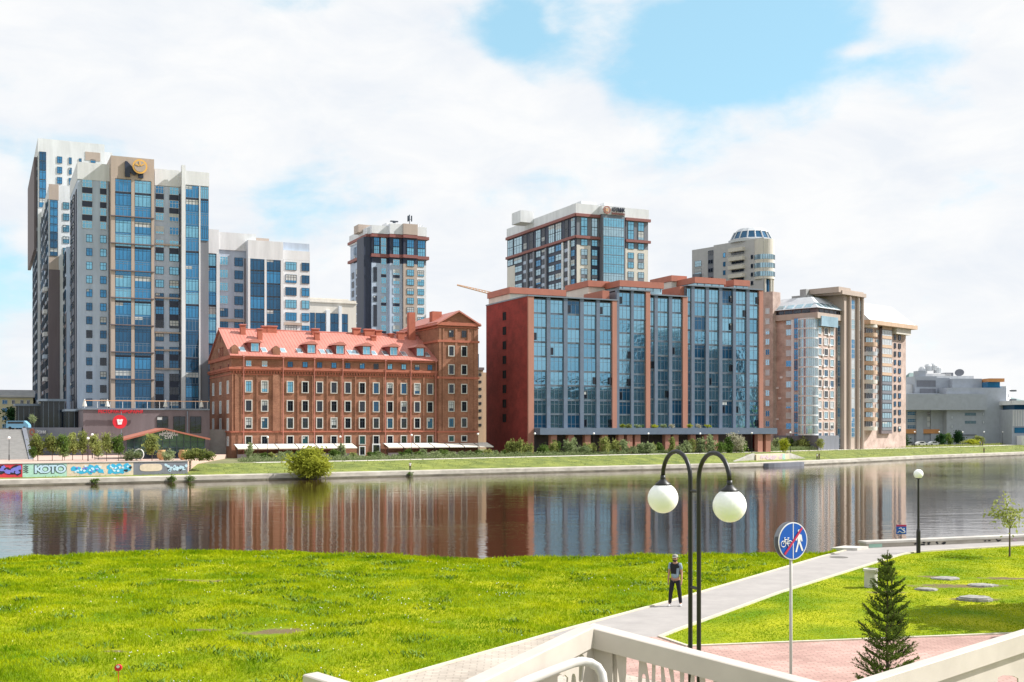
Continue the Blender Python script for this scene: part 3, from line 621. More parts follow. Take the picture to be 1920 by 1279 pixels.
# ------------------------------------------------------------------ glass-fronted block
def build_glass():
    F = Fr(P(989, 267), U); SF = Fr(F.o, F.n); z0 = -.7; random.seed(11)
    B = Bd('apartment_block', 'long glass-fronted block with dark red end wall and stepped red roof edges', 'apartment block', (F.o.x, F.o.y, z0))
    D = 24; zb = F.zx(1000, 803); xs = (989, 1158, 1219, 1287, 1429); us = [F.ux(x) for x in xs]
    zt = [F.zx(1000, 556), F.zx(1180, 545), F.zx(1250, 556), F.zx(1300, 537)]
    zt[2] = (zt[0]+zt[1])/2+.5
    core = MB(); 
    for i in range(4): core.box(F, us[i]+(.02 if i else 0.5), us[i+1]-(.02 if i < 3 else .5), -D+.2, -.45, zb-.3, zt[i]-.3)
    B.part('core_wall', core, 'slate_panel')
    mb = MB(); mb.box(SF, -D, 0, -.5, 0, z0, zt[0]); B.part('end_wall', mb, 'brick_red'); mb = MB(); mb.box(F, us[4]-.5, us[4], -D, -.4, z0, zt[3]); B.part('end_wall', mb, 'brick_red')
    mb = MB(); mb.box(F, us[0]+.6, us[4]-.6, -D+.3, -3.2, z0, zb-.3); B.part('ground_floor_wall', mb, 'brown_panel')
    for i in range(10):
        y = 593.5+27.3*i; k = SF.ux(946); z = SF.zx(946, y+7)
        if z > 4: B.win(SF, k, z, 1.9, 1.95, S('opening_dark', 'opening_dark', 1, 0, 0, 'frame_white'), 0)
    # piers
    piers = [(989, 999.5, 'pink_plaster', .5), (1146.5, 1155, 'pink_plaster', .5), (1209.5, 1217.5, 'pink_plaster', .5), (1278.5, 1287.5, 'pink_plaster', .5), (1421.5, 1429, 'pink_plaster', .5)]
    steel = [(1024, 1031), (1056, 1063), (1086.5, 1093.5), (1117, 1123.5), (1155.2, 1160), (1182, 1187), (1226, 1232), (1253, 1259), (1295, 1301), (1322, 1328), (1347, 1353), (1373, 1378.5), (1398, 1404)]
    ztx = lambda x: zt[max(i for i in range(4) if x >= xs[i]-3)]
    for a, b, m, n in piers:
        mb = MB(); mb.box(F, F.ux(a)+(.005 if a == 989 else 0), F.ux(b), -.44, n, z0 if a in (989, 1421.5) else zb, ztx(a+2)-.02); B.part('pier', mb, m)
    for a, b in steel:
        mb = MB(); mb.box(F, F.ux(a), F.ux(b), -.44, .38, zb, ztx(a)-.05); B.part('pier', mb, 'steel_pier')
    al = sorted([(a, b) for a, b, _, _ in piers]+steel); fl = 3.4
    for i in range(len(al)-1):
        x0, x1 = al[i][1], al[i+1][0]; u0, u1 = F.ux(x0), F.ux(x1)
        if u1-u0 < 1: continue
        top = ztx((x0+x1)/2)-.35; z = zb+.05; k = 0; grp = random.choice((2, 3, 3))
        nf = int((top-zb)/fl+.3); fh = (top-zb)/nf
        for j in range(nf):
            r = random.random(); low = j/nf
            g = 'glass_steel_b' if r < .25 else 'glass_steel'
            if r > .95 or (low < .2 and r > .75): g = 'glass_deep'
            B.win(F, (u0+u1)/2, z, u1-u0-.02, fh-.3, S(g, 'frame_grey', 3 if u1-u0 > 3 else 2, .72 if j % 3 else .3, 0, 'frame_grey', (.25, 'steel_pier' if (j+i) % 3 == 0 else 'frame_grey')), random.choice((-.12, 0.0)) )
            if random.random() < .14: B.win(F, u0+.45+random.choice((0, u1-u0-.9)), z+.3, .75, 1.7, S('glass_dark', 'metal_dark', 1, 0), .12)
            z += fh
    # copings
    for i in range(4):
        mb = MB(); mb.box(F, us[i]+(.0 if i else -.12), us[i+1]-.02, -D-.1, .62, zt[i]-.02, zt[i]+.28); B.part('coping', mb, 'frame_grey')
    # podium canopy with terrace planting strip, columns
    a, b = F.ux(1000), F.ux(1441); mb = MB(); mb.box(F, a, b, -3.1, 3.6, F.zx(1000, 815), zb+.02); B.part('canopy', mb, 'steel_pier')
    for x in (1028, 1060, 1091, 1123, 1153, 1169, 1184, 1240, 1255, 1287, 1312, 1329, 1412, 1427):
        u = F.ux(x); mb = MB(); mb.box(F, u-.75, u+.75, 1.6, 3.0, z0, F.zx(1000, 815)-.01); B.part('column', mb, 'pink_plaster')
    # penthouses
    for (x0, x1, yt, n, D2, bm, vis) in ((954, 1060, 538.5, -10.4, 13, 'cream_plaster', 15), (1101, 1142, 526, -10, 12, 'cream_plaster', 14), (1160, 1243, 525.5, -3, 12, 'glass_pale', 12), (1257, 1286, 516.5, -11, 10, 'cream_plaster', 12), (1301, 1359, 519.5, -3, 10, 'glass_pale', 12), (1374, 1404, 524.5, -3, 10, 'glass_pale', 10)):
        f = F.off(n); u0, u1 = f.ux(x0), f.ux(x1); z1 = f.zx(x0, yt); zl = f.zx(x0, yt+vis)
        mb = MB(); mb.box(f, u0+.3, u1-.3, -D2+.3, 0, zt[0]-1 if n < -5 else zl-3, z1-1.55); ph = B.part('penthouse', mb, bm)
        mb = MB(); mb.box(f, u0, u1, -D2, .5, z1-1.5, z1); B.part('fascia', mb, 'rust_panel', parent=ph)
        if bm == 'glass_pale':
            mb = MB(); u = u0+1
            while u < u1-.5: mb.box(f, u, u+.12, 0.01, .1, zl-.8, z1-1.56); u += 2.2
            B.part('mullion', mb, 'frame_grey', parent=ph)
    f = F.off(-1.5)
    for (x0, x1, y0, y1) in ((1128, 1141, 545, 562), (1273, 1287, 537, 557)):
        mb = MB(); u0, u1 = f.ux(x0), f.ux(x1); mb.box(f, u0, u1, -9, .4, f.zx(x0, y1), f.zx(x0, y0)); B.part('stair_head', mb, 'rust_panel')
    B.finish(97)
    # plants on the canopy, each clump its own thing
    return F
FG = build_glass()
# ------------------------------------------------------------------ high-rise complex on the left
def lift(F, mb, x0, x1, y0, y1, n0, n1, rx=None, m=0):
    r = rx or x0; mb.box(F, F.ux(x0), F.ux(x1), n0, n1, F.zx(r, y1), F.zx(r, y0), m)
def build_t1():
    random.seed(21)
    F = Fr(P(145.5, 258), U); z0 = -.8
    B = Bd('apartment_tower', 'front high-rise with beige crown carrying the dark emblem and gold coin', 'tower block', (F.o.x, F.o.y, z0), 'towers of the left complex')
    Z = lambda y, x=152: F.zx(x, y); D = 24
    u = F.ux; SF = Fr(F.o, F.n)
    mb = MB(); mb.box(F, 0, u(341), -D, 0, z0, Z(336)); B.part('wall', mb, 'grey_panel')
    mb = MB(); mb.box(F, -.05, u(207), -D-.1, .12, Z(336), Z(304)); mb.box(F, u(290), u(338), -9, .12, Z(348, 300), Z(317, 300)); B.part('parapet', mb, 'white_panel')
    f3 = F.off(3.2); mb = MB()
    mb.box(F, u(209), f3.ux(289), -9, 3.0, z0, Z(335, 215)); bay = B.part('projecting_bay', mb, 'slate_panel')
    mb = MB(); mb.box(f3, f3.ux(208), f3.ux(289), -12, 0, f3.zx(215, 334), f3.zx(215, 292)); B.part('crown', mb, 'beige_panel', parent=bay)
    for a, b in ((208, 215.5), (246, 252), (283.5, 289)):
        mb = MB(); mb.box(f3, f3.ux(a), f3.ux(b), -3, .25, f3.zx(215, 766), f3.zx(215, 334)-.01); B.part('pier', mb, 'beige_panel', parent=bay)
    f2 = F.off(2.2); mb = MB(); mb.box(f2, f2.ux(341), f2.ux(391.5), -14, -.1, z0, f2.zx(345, 346)); b2 = B.part('corner_bay', mb, 'slate_panel')
    mb = MB(); mb.box(f2, f2.ux(340.5), f2.ux(392), -14.1, .1, f2.zx(345, 346), f2.zx(345, 320)); mb.box(f2, f2.ux(340.5), f2.ux(347.5), -1, .3, z0, f2.zx(345, 310)); B.part('parapet', mb, 'white_panel', parent=b2)
    mb = MB(); mb.box(f2, f2.ux(373), f2.ux(375.5), -.1, .25, z0, f2.zx(345, 347)); B.part('pier', mb, 'white_panel', parent=b2)
    mb = MB(); mb.box(F, u(299), u(366), -18, -9, Z(330), Z(303)); B.part('plant_room', mb, 'white_panel')
    mb = MB(); mb.box(F, u(203.5), u(209)-.02, 0, .1, Z(766), Z(336, 205)); mb.box(F, u(336), u(341)-.05, 0, .1, Z(766), Z(348)); B.part('dark_strip', mb, 'navy_panel')  # thin dark panels laid on the wall beside the projecting bays
    # lower part of the left bay is painted lighter
    mb = MB(); mb.box(F, u(149.5), u(203.4), .0, .05, Z(766), Z(430)); B.part('light_cladding', mb, 'grey_panel')
    R_ = 17
    def gl(ri, hi=.5):  # sky reflection put into the glass tone: cyan upper rows, dark lower ones
        r = random.random()
        return ('glass_cyan' if r < .75 else 'glass_blue') if ri < 8 else (('glass_deep' if r < .6 else 'glass_dark') if ri > 9 else ('glass_blue' if r < .6 else 'glass_deep'))
    sp4 = (1.35, 'navy_panel')
    B.grid(F, [(154, 173)], rows(336, 25.7, 4, 14.5), lambda c, r: S('glass_cyan', 'frame_white', 3, .62, sp_=sp4 if r < 3 else None), 152, .06)
    B.grid(F, [(161.5, 173)], rows(336+25.7*4, 25.7, 13, 14.5), lambda c, r: S(gl(r+4), 'frame_dark', 2, .62), 152, .06)
    B.grid(F, [(187.5, 199.5)], rows(336, 25.7, R_, 14.5), lambda c, r: S(gl(r), 'frame_dark' if r > 3 else 'frame_white', 2, .62, sp_=sp4 if r < 3 else None), 152, .06)
    g3 = lambda c, r: S((rc('glass_cyan', 'glass_blue', 'glass_blue') if r < 10 else rc('glass_blue', 'glass_deep', 'glass_deep')), 'frame_dark' if r % 2 else 'frame_grey', 4, .8, 0, 'frame_dark', (.45, 'glass_deep' if r > 9 else 'glass_blue') if r % 4 else (.45, 'navy_panel'))  # bay glass likewise coloured cyan high up for the mirrored sky
    B.grid(f3, [(216, 246)], rows(335, 25.6, R_, 23.5), g3, 215, .02)
    B.grid(f3, [(252.5, 283)], rows(335, 25.6, R_, 23.5), g3, 215, .02)
    B.grid(F, [(291.5, 307), (317.5, 335)], rows(349, 25.1, R_, 14.5), lambda c, r: S(gl(r), 'frame_white' if r < 5 else 'frame_dark', 3, .62, 0, 'frame_dark', sp4 if (r in (0, 1, 4, 8, 9, 12, 14, 15)) else None), 300, .06)
    B.grid(f2, [(348, 372.5)], rows(347, 25.0, R_, 23), g3, 345, .02)
    B.grid(f2, [(376, 391)], rows(347, 25.0, 4, 23), g3, 345, .02)
    for y in (404, 455, 506, 557, 608, 659, 710):
        mb = MB(); mb.box(f3, f3.ux(208)-.2, f3.ux(289), 0, .55, f3.zx(215, y+1.8), f3.zx(215, y)); B.part('balcony_beam', mb, 'brown_panel', parent=bay)
    for y in (457, 557, 622, 655, 690):
        mb = MB(); mb.box(F, u(290), u(341), .06, .4, Z(y+3, 300), Z(y, 300)); B.part('ledge', mb, 'beige_panel')
    # side wall strips
    mb = MB()
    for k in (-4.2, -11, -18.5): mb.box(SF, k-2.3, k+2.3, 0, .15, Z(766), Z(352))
    B.part('dark_strip', mb, 'navy_panel')
    B.grid(SF, [(SFx, SFx+2.4) for SFx in (137.5, 133.2)], rows(352, 25.7, 16, 13), lambda c, r: S(rc('glass_deep', 'glass_dark'), 'frame_dark', 1, .5), 145, .16)
    mb = MB(); mb.box(F, -.8, 9, -70, -D-.05, z0, 50); wg = B.part('rear_wing', mb, 'grey_panel')
    W_ = Fr(F.pt(-.8, -D, 0), F.n); mb = MB(); mb.box(W_, -46, -.05, 0, .1, 5, 34); B.part('wing_cladding', mb, 'brown_panel', parent=wg)
    for ci, k in enumerate((-2.5, -7, -12, -18, -25, -33, -40)):
        for r in range(14): B.win(W_, k, 6.5+r*3.1, 2.6, 2.2 if (r+ci) % 3 else 3.0, S(rc('glass_dark', 'glass_deep', 'glass_dark', 'glass_blue'), 'frame_dark', 2, 0), .13)
    # emblem: dark letter with a gold coin
    sc = (f3.ux(276)-f3.ux(234)); me = curve_mesh([[(0, 0), (0, 1), (.12, 1), (.52, .50), (.92, 1), (1, .55), (1, 0), (.72, 0), (.72, .33), (.5, .12), (.28, .33), (.28, 0)]], .05)
    me.transform(Matrix.Diagonal((sc*.82, 3.5, 8, 1))); em = place_flat('emblem_letter', me, 'navy_panel', f3, f3.ux(234), .25, f3.zx(215, 330), B.root)
    mb = MB(); cc = f3.ux(261.5), f3.zx(215, 309.5)
    for r, n0, n1, m in ((1.62, .6, 1.0, 0), (1.25, 1.0, 1.06, 1)):
        mb.extr(f3, [(cc[0]+r*math.cos(2*PI*i/28), cc[1]+r*math.sin(2*PI*i/28)) for i in range(28)], n0, n1, m)
    for a in (0, 1, 2): 
        th = .6+a*PI/3; mb.extr(f3, [(cc[0]+1.1*math.cos(th+d)*r, cc[1]+1.1*math.sin(th+d)*r) for r, d in ((.2, -.5), (1, -.13), (1, .13), (.2, .5))], 1.06, 1.15, 0)
    B.part('emblem_coin', mb, ['gold', 'beige_panel'], smooth=False)
    B.finish(97)
    # T2, T3 behind
    F2 = Fr(P(92, 286), U); S2 = Fr(F2.o, F2.n); random.seed(5)
    B = Bd('apartment_tower', 'second tower with beige corner top and blue corner strip, behind the front tower', 'tower block', (F2.o.x, F2.o.y, -.8), 'towers of the left complex')
    Z2 = lambda y: F2.zx(92, y)
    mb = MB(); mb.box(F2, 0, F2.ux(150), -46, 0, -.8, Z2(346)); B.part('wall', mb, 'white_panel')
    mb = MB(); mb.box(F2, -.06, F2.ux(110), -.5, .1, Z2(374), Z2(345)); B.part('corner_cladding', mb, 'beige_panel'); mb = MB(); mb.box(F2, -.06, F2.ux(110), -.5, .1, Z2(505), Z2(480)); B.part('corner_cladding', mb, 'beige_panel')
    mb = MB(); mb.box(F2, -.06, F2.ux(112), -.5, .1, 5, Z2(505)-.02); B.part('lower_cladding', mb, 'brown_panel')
    B.grid(F2, [(93.5, 108.5)], rows(375, 15, 7, 14.6), lambda c, r: S('glass_blue' if r < 4 else 'glass_deep', 'frame_dark', 2, .8), 92, .13)
    B.grid(F2, [(118, 130)], rows(377, 21.5, 17, 13), lambda c, r: S('glass_cyan', 'frame_dark', 2, .6), 92, .03)
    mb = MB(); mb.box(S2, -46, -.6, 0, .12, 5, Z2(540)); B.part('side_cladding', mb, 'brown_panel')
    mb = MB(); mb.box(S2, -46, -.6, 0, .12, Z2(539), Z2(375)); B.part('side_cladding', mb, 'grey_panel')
    cs = [-2.5, -7, -12, -17.5, -23, -29, -35, -41]
    for ci, k in enumerate(cs):
        wd = 2.0+(ci % 3)*.5
        for r in range(20):
            z = 10+r*2.85
            if z > Z2(380): continue
            B.win(S2, k, z, wd, 1.9 if (r+ci) % 4 else 2.8, S(rc('glass_dark', 'glass_deep', 'glass_dark', 'glass_blue'), 'frame_dark', 2, 0, 0, 'frame_white', (.7, rc('navy_panel', 'grey_panel', 'brown_panel'))), .15)
    for y in range(11): 
        mb = MB(); z = 12+y*5.7
        if z < Z2(470): mb.box(S2, -9.3, -4.8, .12, 1.1, z, z+1.0); B.part('balcony', mb, rc('grey_panel', 'frame_white', 'slate_panel'))
    B.finish(97)
    F3 = Fr(P(71, 322), U); S3 = Fr(F3.o, F3.n)
    B = Bd('apartment_tower', 'tallest tower at the far left with dark overhanging upper side and thin windows', 'tower block', (F3.o.x, F3.o.y, -.8), 'towers of the left complex')
    Z3 = lambda y: F3.zx(72, y)
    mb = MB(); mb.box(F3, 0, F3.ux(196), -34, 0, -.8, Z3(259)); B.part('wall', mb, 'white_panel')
    mb = MB(); mb.box(F3, F3.ux(160), F3.ux(188), 0, .1, Z3(292), Z3(276)); B.part('beige_panel', mb, 'beige_panel')
    mb = MB(); mb.box(F3, F3.ux(196), F3.ux(212), -20, -2, 60, F3.zx(196, 282)); B.part('plant_room', mb, 'white_panel')
    B.grid(F3, [(73.5, 86.5)], rows(284, 17.5, 6, 17), lambda c, r: S('glass_blue' if r > 1 else 'glass_deep', 'frame_dark', 2, .8), 72, .06)
    for a, b in ((107, 116.5), (129, 134.5), (148, 153), (170, 179)):
        B.grid(F3, [(a, b)], rows(290, 19.5, 9, 12.5), lambda c, r: S('glass_blue', 'frame_dark', 2, .5), 72, .06)
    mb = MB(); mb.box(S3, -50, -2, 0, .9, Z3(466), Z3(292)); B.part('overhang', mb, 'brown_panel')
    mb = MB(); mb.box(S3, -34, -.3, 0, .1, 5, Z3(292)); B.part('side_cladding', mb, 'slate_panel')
    for ci, k in enumerate((-2, -6, -11, -17, -24, -30)):
        for r in range(27):
            z = 8+r*2.85
            if z > Z3(300) or (k < -4 and z > Z3(470)): continue
            B.win(S3, k, z, 2.2, 1.9, S(rc('glass_dark', 'glass_deep', 'glass_blue'), 'frame_dark', 2, 0, 0, 'frame_white', (.8, rc('navy_panel', 'grey_panel'))), .13)
    B.finish(60)
build_t1()
def build_mid():
    random.seed(31); F = Fr(P(375, 285), U); Z = lambda y, x=380: F.zx(x, y); u = F.ux
    B = Bd('apartment_block', 'white mid-height block with two pairs of deep blue glazed strips behind the mill roof', 'apartment block', (F.o.x, F.o.y, -.8))
    mb = MB(); mb.box(F, 0, u(580), -22, 0, -.8, Z(444)); B.part('wall', mb, 'grey_panel')
    f = F.off(2.4); mb = MB()
    for a, b, yt, n, yb in ((375, 410.5, 430, 1.0, 475), (375, 480, 433, .35, 466), (465, 531, 447, 2.6, 482), (531, 581, 460, 1.0, 478)):
        g = F.off(n); mb.box(g, g.ux(a), g.ux(b), -8-n, 0, Z(yb), Z(yt))
    B.part('parapet', mb, 'white_panel')
    g = F.off(2.5)
    mb = MB(); mb.box(g, g.ux(465), g.ux(530), -3, -.1, -.8, Z(483)); bay = B.part('projecting_bay', mb, 'slate_panel')
    for a, b in ((464.5, 468.7), (495.5, 499.5), (526, 531)): mb = MB(); mb.box(g, g.ux(a), g.ux(b), -2.6, .3, -.8, Z(482.5)); B.part('pier', mb, 'white_panel', parent=bay)
    g1 = F.off(1.0); mb = MB(); mb.box(g1, g1.ux(531.5), g1.ux(581), -1, 0, -.8, Z(478.2)); B.part('right_bay', mb, 'white_panel')
    for a, b in ((374.5, 380), (404.5, 410.5)): mb = MB(); mb.box(F, u(a), u(b), 0, 1.1, -.8, Z(475)); B.part('pier', mb, 'white_panel')
    mb = MB(); mb.box(F, u(458), u(465), 0, .1, -.8, Z(480)); B.part('dark_strip', mb, 'brown_panel')  # flat dark panel on the wall left of the bay
    mb = MB(); mb.box(F, u(493), u(518), -14, -8, Z(444), Z(429)); B.part('plant_room', mb, 'beige_panel')
    mb = MB(); mb.box(F, u(386), u(570), -14, -7, Z(444), Z(436)); B.part('roof_edge', mb, 'white_panel')
    B.grid(F, [(380.5, 404.5)], rows(476, 24.3, 13, 22.5), lambda c, r: S(rc('glass_cyan', 'glass_blue', 'glass_blue'), 'frame_dark', 4, .8, 0, 'frame_dark', (.45, 'navy_panel' if r % 3 == 0 else 'glass_blue')), 380, .3)
    B.grid(F, [(412, 427.5)], rows(481, 24.3, 12, 16), lambda c, r: S('glass_cyan' if r < 4 else 'glass_deep', 'frame_white' if r < 4 else 'frame_dark', 3, .7), 420, .05)
    B.grid(F, [(439.5, 455.5)], rows(483, 24.2, 12, 16), lambda c, r: S('glass_deep', 'frame_dark', 2, .7), 440, .05)
    B.grid(g, [(469, 495.3)], rows(483, 24.2, 12, 23), lambda c, r: S(rc('glass_deep', 'glass_blue', 'glass_deep'), 'frame_dark', 4, .8), 470, 0)
    B.grid(g, [(499.8, 525.7)], rows(484, 24.2, 12, 23), lambda c, r: S(rc('glass_deep', 'glass_blue', 'glass_deep'), 'frame_dark', 4, .8), 500, 0)
    B.grid(g1, [(535, 556), (565.5, 580)], rows(491, 23.7, 12, 15.5), lambda c, r: S(rc('glass_cyan', 'glass_blue', 'glass_deep'), 'frame_dark', 4 if c == 0 else 2, .7), 540, .05)
    mb = MB(); mb.box(F, u(410.5), u(458), .0, .35, Z(601.5), Z(596)); B.part('ledge', mb, 'beige_panel'); mb = MB(); mb.box(g1, g1.ux(532), g1.ux(566), 0, .3, Z(604), Z(599)); B.part('ledge', mb, 'beige_panel')
    B.finish(97)
    # low cream block between it and the round tower
    F = Fr(P(572, 320), U); Z = lambda y: F.zx(575, y)
    B = Bd('apartment_block', 'low cream block with flat top and dark tall glazing beside the round tower', 'apartment block', (F.o.x, F.o.y, -.8))
    mb = MB(); mb.box(F, 0, F.ux(668), -16, 0, -.8, Z(560)); B.part('wall', mb, 'cream_plaster')
    mb = MB(); mb.box(F, -.3, F.ux(668)+.2, -16.3, .35, Z(566), Z(564)); mb.box(F, F.ux(585), F.ux(665), -14, -6, Z(561), Z(553)); B.part('cornice', mb, 'cream_plaster')
    for a, b in ((580, 590), (592, 610), (619, 634), (640, 652)):
        B.grid(F, [(a, b)], rows(587, 18, 4, 17.5), lambda c, r: S('glass_deep', 'frame_dark', 2, 0), 600, .05)
    mb = MB(); mb.box(F, F.ux(634.5), F.ux(639.5), 0, .8, 0, Z(572)); mb.box(F, F.ux(611), F.ux(618), 0, .6, 0, Z(580)); B.part('pier', mb, 'white_panel')
    B.finish(60)
build_mid()
def build_round():
    random.seed(41); d0 = 372; z0 = -.8
    # plan corners from photo columns: left flank, dark notch, then three stepped bays swinging round
    F = Fr(P(697, d0), U); SFc = Fr(P(690, d0+1.5), (.4206, -.907)); Z = lambda y, x=735: F.zx(x, y)
    B = Bd('round_tower', 'slim faceted tower with white crown and two brown belts, standing alone behind the mill', 'tower block', (F.o.x, F.o.y, z0))
    pl = lambda f, x, n=0: Vector(f.pt(f.ux(x), n, 0)[:2])
    a = pl(SFc, 657); b = SFc.o; c = F.o
    bays = [(697, 731, 0, 'grey_panel'), (731, 756, 1.3, 'grey_panel'), (756.5, 782, 2.2, 'beige_panel'), (782, 799, .8, 'white_panel')]
    mb = MB(); mb.box(SFc, SFc.ux(657), 0, -20, 0, z0, Z(447)); B.part('flank_wall', mb, 'grey_panel')
    mb = MB(); mb.box(F, -2.5, 3.5, -8, -.6, z0, Z(447)); B.part('dark_notch', mb, 'navy_panel')
    for i, (x0, x1, n, m) in enumerate(bays):
        f = F.off(n); u0, u1 = f.ux(x0), f.ux(x1)
        mb = MB(); mb.box(f, u0, u1, -18, 0, z0, Z(495)); B.part('bay_wall', mb, m)
        mb = MB(); mb.box(f, u0, u1, -18, 0, Z(495), Z(446)); B.part('upper_bay_wall', mb, 'navy_panel' if i < 3 else 'slate_panel')
        mb = MB(); mb.box(f, u0-.1, u1+.1, -18, .35, Z(440), Z((425, 421, 420, 423)[i])); B.part('crown', mb, 'beige_panel' if i == 2 else 'white_panel')
        for y0, y1 in ((441, 446.5), (478, 484)):
            mb = MB(); mb.box(f, u0-.2, u1+(.9 if i == 3 else .2), -10, .5, Z(y1), Z(y0)); B.part('belt', mb, 'band_brown')
    s = SFc; mb = MB(); u0 = s.ux(657)
    mb.box(s, u0, 0, -20.2, .4, Z(448), Z(428)); B.part('crown', mb, 'white_panel')
    for y0, y1 in ((448, 453), (484, 489)):
        mb = MB(); mb.box(s, u0-.8, .4, -3, .8, s.zx(680, y1-4), s.zx(680, y0-4)); B.part('belt', mb, 'band_brown')
    for (x0, x1, y0, y1, n) in ((672, 697, 419, 430, -6), (725, 745, 414, 424, -4), (770, 795, 416, 424, -5)):
        mb = MB(); f = F.off(n); mb.box(f, f.ux(x0), f.ux(x1), -5, 0, Z(y1+4), Z(y0)); B.part('plant_room', mb, 'beige_panel' if x0 < 700 else 'white_panel')
    # masts
    f = F.off(-6); mb = MB(); u = f.ux(768); mb.tube([f.pt(u, 0, Z(420)), f.pt(u, 0, Z(393))], .12, 6)
    for k in range(3): a_ = k*2.1; mb.tube([f.pt(u+.7*math.cos(a_), .7*math.sin(a_), Z(406)), f.pt(u+.7*math.cos(a_), .7*math.sin(a_), Z(395))], .22, 6)
    mb.tube([f.pt(u-.8, 0, Z(402)), f.pt(u+.8, 0, Z(402))], .08, 5); B.part('antenna_mast', mb, 'frame_dark')
    mb = MB(); u = f.ux(739); mb.tube([f.pt(u, 0, Z(415)), f.pt(u, 0, Z(409))], .5, 8); mb.box(f.at(u), -1.3, 1.3, -.4, .4, Z(409.5), Z(407.5)); B.part('roof_fan', mb, 'frame_dark')
    for x in (778, 783, 787, 791): mb = MB(); u = f.ux(x); mb.tube([f.pt(u, 0, Z(418)), f.pt(u+.3*(x % 2), 0, Z(408+(x % 3)*2))], .16, 5); B.part('antenna', mb, 'white_panel')
    def put(f, x0, x1, y0, dy, k, h, fn, n=.03, rx=735): B.grid(f, [(x0, x1)], rows(y0, dy, k, h), fn, rx, n)
    fb = [F.off(b_[2]) for b_ in bays]
    for i, (x0, x1) in enumerate(((701, 711), (737, 748.5), (763, 776), (783, 797))): put(fb[i], x0, x1, 447.5, 15.3, 2, 14.6, lambda c, r: S('glass_cyan' if r else 'glass_blue', 'frame_dark', 3, .5), .05)
    put(fb[0], 714, 724, 447.5, 15.3, 2, 14.6, lambda c, r: S('glass_cyan', 'frame_white', 2, .5), .05)
    for i, (x0, x1) in enumerate(((714.5, 724), (737, 749), (763, 776), (783, 795))):
        put(fb[i], x0, x1, 486, 17.7, 9, 11.5, lambda c, r: S('glass_cyan', 'frame_dark' if i > 1 else 'frame_white', 3 if i else 2, .6, 0, 'frame_white', (.95, 'navy_panel') if (r % 3 == 1 and i < 2) else None), .05)
    for y0, h in ((503, 27), (539, 11), (556, 11), (573, 40)): put(fb[0], 700, 706.5, y0, 1, 1, h, lambda c, r: S('glass_dark', 'navy_panel', 1, 0), .05)
    mb = MB(); mb.box(F, F.ux(752), F.ux(756), 0, 1.5, z0, Z(495)); B.part('dark_strip', mb, 'navy_panel')  # dark band standing just left of the beige bay
    put(s, 664, 670, 453, 16, 2, 14, lambda c, r: S('glass_deep', 'frame_dark', 2, 0), .05, 690); put(s, 673, 688, 451, 16, 2, 14.5, lambda c, r: S('glass_pale', 'frame_dark', 4, 0), .05, 690)
    put(s, 660, 664, 500, 17.7, 8, 12, lambda c, r: S('glass_dark', 'frame_dark', 2, 0), .05, 690); put(s, 668, 671, 496, 17.7, 8, 14, lambda c, r: S('glass_dark', 'frame_dark', 1, 0), .05, 690)
    put(s, 675, 681, 490, 17.7, 8, 12, lambda c, r: S('glass_pale', 'frame_dark', 2, 0), .05, 690)
    for y in (501, 535, 553, 588): mb = MB(); mb.box(s, s.ux(673), s.ux(683), .1, .8, s.zx(690, y+20), s.zx(690, y+16)); B.part('balcony', mb, 'brown_panel')
    B.finish(90)
build_round()
